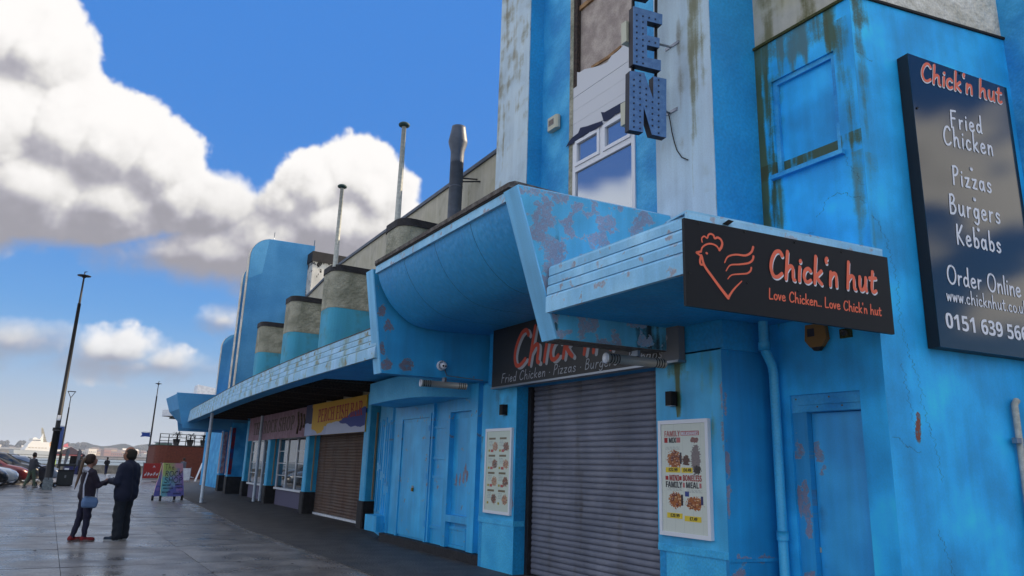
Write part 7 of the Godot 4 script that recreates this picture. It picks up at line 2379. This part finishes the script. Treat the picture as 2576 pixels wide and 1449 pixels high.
func make_boards() -> void:
	# A-board of the rock shop
	var a := gnd(391, 1260)
	var b := gnd(452, 1258)
	var mid := (a + b) * 0.5
	var d := (b - a).normalized()
	var w := a.distance_to(b) * 0.98
	var t := thing("pavement_sign", "colourful rock shop A-board standing beside the white canopy pole", "sign", Vector3(mid.x, 0.0, mid.z))
	var bs := Basis(d, Vector3.UP, d.cross(Vector3.UP))
	t.basis = bs
	var im := Image.create(120, 180, false, Image.FORMAT_RGB8)
	var nz := noise(71, 0.02, 3)
	for y in 180:
		for x in 120:
			var u := x / 120.0 + nz.get_noise_2d(x, y) * 0.25
			var v := y / 180.0 + nz.get_noise_2d(x + 99, y) * 0.25
			var c := Color(.76, .82, .50).lerp(Color(.46, .78, .84), smooth01(.15, .6, v)).lerp(Color(.66, .56, .84), smooth01(.25, .95, u * .8 + v * .3))
			if v < 0.2: c = c.lerp(Color(.84, .64, .72), smooth01(.3, .8, u))
			if v > .72 and u > .35: c = c.lerp(Color(.36, .42, .78), .6)
			im.set_pixel(x, y, c)
	var m := uv_mat(ImageTexture.create_from_image(im), 0.45)
	var H := 1.42
	var lean := 0.2
	for s in [1, -1]:
		var pts := [Vector3(-w * .5, .16, lean * s), Vector3(w * .5, .16, lean * s), Vector3(w * .42, H, .03 * s), Vector3(-w * .42, H, .03 * s)]
		if s < 0: pts.reverse()
		var pn := Node3D.new()
		put(pn, "panel", t)
		one_prism("board", pts, Vector3(0, 0, -.02 * s), m, pn)
		one_box("leg", Vector3(-w * .5 - .02, 0, lean * s - .03), Vector3(-w * .5 + .05, .2, lean * s + .02), M.soot, pn)
		one_box("leg", Vector3(w * .5 - .12, 0, lean * s - .03), Vector3(w * .5 - .04, .2, lean * s + .02), M.soot, pn)
	var sl := Basis(Vector3.RIGHT, -atan2(lean - .03, H - .16))
	var lines := [["The", -.36, 1.18, .20, .42, M.olive, .018], ["ROCK", -.34, .92, .20, .74, M.purple, .026], ["SHOP", -.38, .68, .20, .80, M.purple, .026]]
	for q in lines:
		var st := mb()
		brush(st, q[0], Vector2.ZERO, q[3], q[4] * w / (brush_width(q[0]) * q[3]), q[6])
		var o := build(st, "lettering", q[5], t)
		var y: float = q[2]
		o.transform = Transform3D(sl, Vector3(q[1] * w, y, lerpf(lean, .03, (y - .16) / (H - .16)) + .008))
	for q in [["FRESH FUDGE", -.44, .54, .34], ["SWEETS", .1, .56, .3], ["NOVELTY ROCK", -.4, .42, .4], ["CANDY", .12, .44, .28], ["BUCKETS", -.44, .28, .34], ["SPADES", .02, .22, .34]]:
		var o := print_text(q[0], Vector3.ZERO, Vector3.RIGHT, .055, M.navy_print, "small_print", t)
		var ww: float = (o.mesh as TextMesh).get_aabb().size.x
		var y: float = q[2]
		o.transform = Transform3D(sl * Basis.from_scale(Vector3(q[3] * w / ww, 1, 1)), Vector3(q[1] * w, y, lerpf(lean, .03, (y - .16) / (H - .16)) + .008))
	# red cafe barrier banner in a steel frame
	var r0 := gnd(355, 1212)
	var r1 := gnd(399, 1210)
	var rd := (r1 - r0).normalized()
	var rw := r0.distance_to(r1)
	var rb := thing("barrier_banner", "red cafe barrier banner with white print in a steel frame", "banner", Vector3(r0.x, 0, r0.z))
	rb.basis = Basis(rd, Vector3.UP, rd.cross(Vector3.UP))
	one_box("cloth", Vector3(.05, .22, -.01), Vector3(rw - .05, 1.22, .01), M.red_cloth, rb)
	for x in [0.0, rw]: one_tube("post", [Vector3(x, 0, 0), Vector3(x, 1.3, 0)], .03, M.steel, rb, 8)
	one_tube("rail", [Vector3(0, .16, 0), Vector3(rw, .16, 0)], .025, M.steel, rb, 8)
	for k in 5:
		var x := rw * (.12 + .17 * k)
		var st := mb()
		stroke(st, curve([x, .42, x + .1, .5 + .08 * (k % 2), x + .2, .45, x + .3, .62 - .06 * (k % 3)]), .12, .06, .013)
		build(st, "print_mark", M.ink_white, rb)
	var st2 := mb()
	stroke(st2, curve([rw * .55, .95, rw * .6, 1.04, rw * .66, .95]), .06, .06, .013)
	build(st2, "print_mark", M.ink_white, rb)
	# white crate-like stand behind the A-board and a second A-board further on
	var q := fz(463, 1190, -58)
	var wb := thing("white_stand", "plain white display stand behind the rock shop A-board", "stand", Vector3(q.x, 0, -58))
	one_box("front_panel", Vector3(-.45, .12, -.02), Vector3(.45, .95, .02), M.white, wb)
	for x in [-.45, .41]: one_box("leg", Vector3(x, 0, -.03), Vector3(x + .04, 1.02, .03), M.steel, wb)
	var q2 := fz(508, 1195, -60)
	var a2 := thing("chalk_board", "dark A-board with a white edge leaning open under the far canopy", "sign", Vector3(q2.x, 0, -60))
	for s in [-1, 1]:
		one_prism("panel", [Vector3(.42 * s, 0, -.3), Vector3(.42 * s, 0, .3), Vector3(.04 * s, 1.35, .3), Vector3(.04 * s, 1.35, -.3)], Vector3(.03 * s, 0, 0), M.white if s < 0 else M.soot, a2)
	# pigeons on the ground by the terrace
	for k in 5:
		var p := fy(rng.randf_range(468, 492), rng.randf_range(1195, 1203), 0.0)
		var bd := thing("pigeon", "grey pigeon on the ground in front of the terrace wall", "bird", Vector3(p.x, ground_y(p.z), p.z), "pigeons by the terrace")
		bd.rotation.y = rng.randf() * TAU
		var st := mb(true)
		sdf_into(st, [[-.10, .13, 0, .08, .15, 0, .05, .065, 0], [.08, .17, 0, .12, .25, 0, .04, .03, 0], [.13, .26, 0, .17, .255, 0, .028, .01, 0], [-.10, .13, 0, -.24, .10, 0, .04, .015, 0], [0, .08, .03, .0, .0, .03, .01, .01, 1], [0, .08, -.03, .0, .0, -.03, .01, .01, 1]], .02, [lin(.62, .64, .68), lin(.5, .25, .2)], .02)
		build(st, "body", M.figure, bd)

# ---------- the far bank ----------
func make_far_shore() -> void:
	var st := mb()
	quad(st, Vector3(-3000, -4.2, -101), Vector3(3000, -4.2, -101), Vector3(3000, -4.2, -5200), Vector3(-3000, -4.2, -5200))
	structure(build(st, "water", M.sea))
	var Z := -1700.0
	# low wooded hills
	var hp := []
	var nz := noise(90, 0.02, 4)
	for k in 61:
		var px := -80.0 + k * 12.0
		var c := fz(px, 1119.0 + nz.get_noise_1d(px) * 14.0 + (5.0 if px > 330 else 0.0), Z - 260)
		hp.append(c)
	var l: Vector3 = hp[0]
	var r: Vector3 = hp[hp.size() - 1]
	hp.append(Vector3(r.x, -5, Z - 260))
	hp.append(Vector3(l.x, -5, Z - 260))
	hp.reverse()
	structure(one_prism("hills", hp, Vector3(0, 0, -200), M.hill))
	# quay wall
	var q0 := fz(-90, 1136, Z)
	var q1 := fz(640, 1152, Z)
	structure(one_box("terrain", Vector3(q0.x, -6, Z), Vector3(q1.x, 2.5, Z - 250), M.quay))
	# buildings on the far bank
	var cols := [M.far_white, M.far_brick, M.far_tan, M.far_white, M.far_tan]
	var kinds := ["white flat shed", "red brick block", "tan warehouse", "pale office block", "sandy gabled house"]
	var done := {}
	for k in 46:
		var px := -40.0 + k * 11.0 + rng.randf_range(-4, 4)
		if px > 20 and px < 118 and k % 3 != 0: continue
		var z := Z - 15 - rng.randf() * 170.0
		var wd := rng.randf_range(9, 26)
		var ht := rng.randf_range(7, 17)
		var ty := rng.randi() % 5
		var x := fz(px, 1140, z).x
		var t := thing("far_building", "%s among the low buildings on the far bank" % kinds[ty], "building", Vector3(x, 2.0, z), "%s buildings on the far bank" % kinds[ty])
		t.rotation.y = deg_to_rad(rng.randf_range(18, 48))
		one_box("wall", Vector3(-wd * .5, 0, -6), Vector3(wd * .5, ht, 6), cols[ty], t)
		if ty == 1 or ty == 4 or ty == 2:
			one_prism("roof", [Vector3(-wd * .52, ht, 6.3), Vector3(wd * .52, ht, 6.3), Vector3(wd * .42, ht + 3.4, 0), Vector3(-wd * .42, ht + 3.4, 0)], Vector3(0, -.3, -.5), M.far_roof if ty != 2 else M.far_white, t)
		else:
			one_box("roof", Vector3(-wd * .52, ht, -6.2), Vector3(wd * .52, ht + .8, 6.2), M.far_roof, t)
		for f in int(wd / 4.0):
			one_box("window", Vector3(-wd * .5 + 1.2 + f * 4.0, ht * .45, 6.0), Vector3(-wd * .5 + 3.0 + f * 4.0, ht * .45 + 2.2, 6.15), M.far_window, t)
	# tree belts between them
	for k in 7:
		var px := -30.0 + k * 75.0
		var z := Z - 215.0
		var c := fz(px, 1130, z)
		var tr := thing("tree_belt", "bare winter tree belt on the skyline of the far bank", "trees", Vector3(c.x, 2.0, z), "tree belts on the far bank")
		var s := mb()
		for n in 26:
			var o := Vector3(rng.randf_range(-34, 34), rng.randf_range(8, 17 + 6.0 * (k % 2)), rng.randf_range(-8, 8))
			var w := rng.randf_range(3, 7)
			lathe(s, o, [w * .6, -w * .8, w, 0, w * .55, w * .7, 0, w], 6)
		var cr := build(s, "crown", M.far_tree, tr)
		cr.set_meta("kind", "stuff")
		one_box("trunk", Vector3(-30, 0, -1), Vector3(30, 9, 1), M.far_tree, tr)
	make_ship()
	make_crane()
func make_ship() -> void:
	var z := -1480.0
	var k := -z / FOC * 1.03           # metres to a picture point at that range
	var o := fz(26, 1145, z)
	var t := thing("ferry", "white ferry with a yellow funnel lying across the water", "ship", Vector3(o.x, -4.2, z))
	var X := func(f: float) -> float: return (f - 140.0) / 3.6225 * 0.67083 * k
	var Y := func(f: float) -> float: return (748.0 - f) / 3.6225 * 0.67083 * k + 1.5
	var bar := func(called: String, x0: float, x1: float, y0: float, y1: float, dz: float, m: Material) -> void:
		one_box(called, Vector3(X.call(x0), Y.call(y1), -dz), Vector3(X.call(x1), Y.call(y0), dz), m, t)
	one_prism("hull", [Vector3(X.call(140), Y.call(678), 9), Vector3(X.call(152), 0, 9), Vector3(X.call(700), 0, 9), Vector3(X.call(705), Y.call(690), 9)], Vector3(0, 0, -18), M.ship_grey, t)
	one_prism("upper_hull", [Vector3(X.call(235), Y.call(678), 8.5), Vector3(X.call(700), Y.call(692), 8.5), Vector3(X.call(700), Y.call(645), 8.5), Vector3(X.call(470), Y.call(632), 8.5), Vector3(X.call(262), Y.call(632), 8.5)], Vector3(0, 0, -17), M.ship_white, t)
	one_prism("superstructure", [Vector3(X.call(258), Y.call(632), 8), Vector3(X.call(462), Y.call(632), 8), Vector3(X.call(458), Y.call(588), 8), Vector3(X.call(285), Y.call(586), 8)], Vector3(0, 0, -16), M.ship_white, t)
	bar.call("bridge", 296, 378, 586, 556, 7, M.ship_white)
	bar.call("bridge_windows", 298, 372, 576, 568, 7.2, M.far_window)
	one_prism("radar_dome", [Vector3(X.call(312), Y.call(556), 2), Vector3(X.call(352), Y.call(556), 2), Vector3(X.call(345), Y.call(543), 2), Vector3(X.call(320), Y.call(543), 2)], Vector3(0, 0, -4), M.ship_white, t)
	one_prism("mast", [Vector3(X.call(372), Y.call(588), 1), Vector3(X.call(412), Y.call(588), 1), Vector3(X.call(402), Y.call(500), 1), Vector3(X.call(396), Y.call(500), 1)], Vector3(0, 0, -2), M.ship_white, t)
	one_prism("funnel", [Vector3(X.call(470), Y.call(632), 3), Vector3(X.call(556), Y.call(632), 3), Vector3(X.call(552), Y.call(578), 3), Vector3(X.call(492), Y.call(578), 3)], Vector3(0, 0, -6), M.ship_yellow, t)
	for q in [[540, 606], [575, 606]]: bar.call("deck_window", q[0], q[0] + 24, 655, 648, 8.7, M.far_window)
	for q in 8: bar.call("hull_window", 534 + q * 15, 543 + q * 15, 694 if q < 3 else 688, 680, 9.2, M.far_window)
	for q in 6: bar.call("cabin_window", 268 + q * 30, 288 + q * 30, 656, 648, 8.7, M.ship_tan)
	one_prism("flag", [Vector3(X.call(615), Y.call(632), 0), Vector3(X.call(665), Y.call(628), 0), Vector3(X.call(655), Y.call(590), 0), Vector3(X.call(620), Y.call(602), 0)], Vector3(0, 0, -.3), M.red_cloth, t)
	# white ferry terminal beside it
	var e := fz(15, 1140, z - 60)
	t.rotation.y = deg_to_rad(22.0)
	t.scale.x = 1.0 / cos(deg_to_rad(22.0))
	var tm := thing("terminal_shed", "long low white shed left of the ferry bow", "building", Vector3(e.x, 0, z - 60))
	one_box("wall", Vector3(-38, 0, -8), Vector3(20, 9, 8), M.far_tan, tm)
	one_box("roof", Vector3(-30, 9, -9), Vector3(27, 11.5, 9), M.far_white, tm)
	for n in 7: one_box("door", Vector3(-36 + n * 7.5, 0, 8), Vector3(-31 + n * 7.5, 6, 8.3), M.ship_tan, tm)
func make_crane() -> void:
	var z := -1560.0
	var k := -z / FOC * 1.03
	var o := fz(101, 1132, z)
	var t := thing("dock_crane", "tall pale yellow dock crane rising behind the ferry funnel", "crane", Vector3(o.x, 0, z))
	var b := fz(106, 1076, z)
	one_prism("tower", [Vector3(-4, 0, 2), Vector3(5, 0, 2), Vector3(6, b.y * .42, 2), Vector3(-2, b.y * .42, 2)], Vector3(0, 0, -4), M.ship_yellow, t)
	one_box("cab", Vector3(-4, b.y * .42, -3), Vector3(8, b.y * .52, 3), M.ship_tan, t)
	one_prism("jib", [Vector3(0, b.y * .52, 1), Vector3(7, b.y * .52, 1), Vector3(b.x - o.x + 1.2, b.y, 1), Vector3(b.x - o.x - 1.2, b.y, 1)], Vector3(0, 0, -2), M.crane, t)
	for n in 5:
		var f := .55 + n * .09
		one_box("jib_brace", Vector3(lerpf(-.5, b.x - o.x - 1.8, (f - .52) / .48), b.y * f, -1.4), Vector3(lerpf(7.5, b.x - o.x + 1.8, (f - .52) / .48), b.y * f + 1.0, 1.4), M.ship_tan, t)
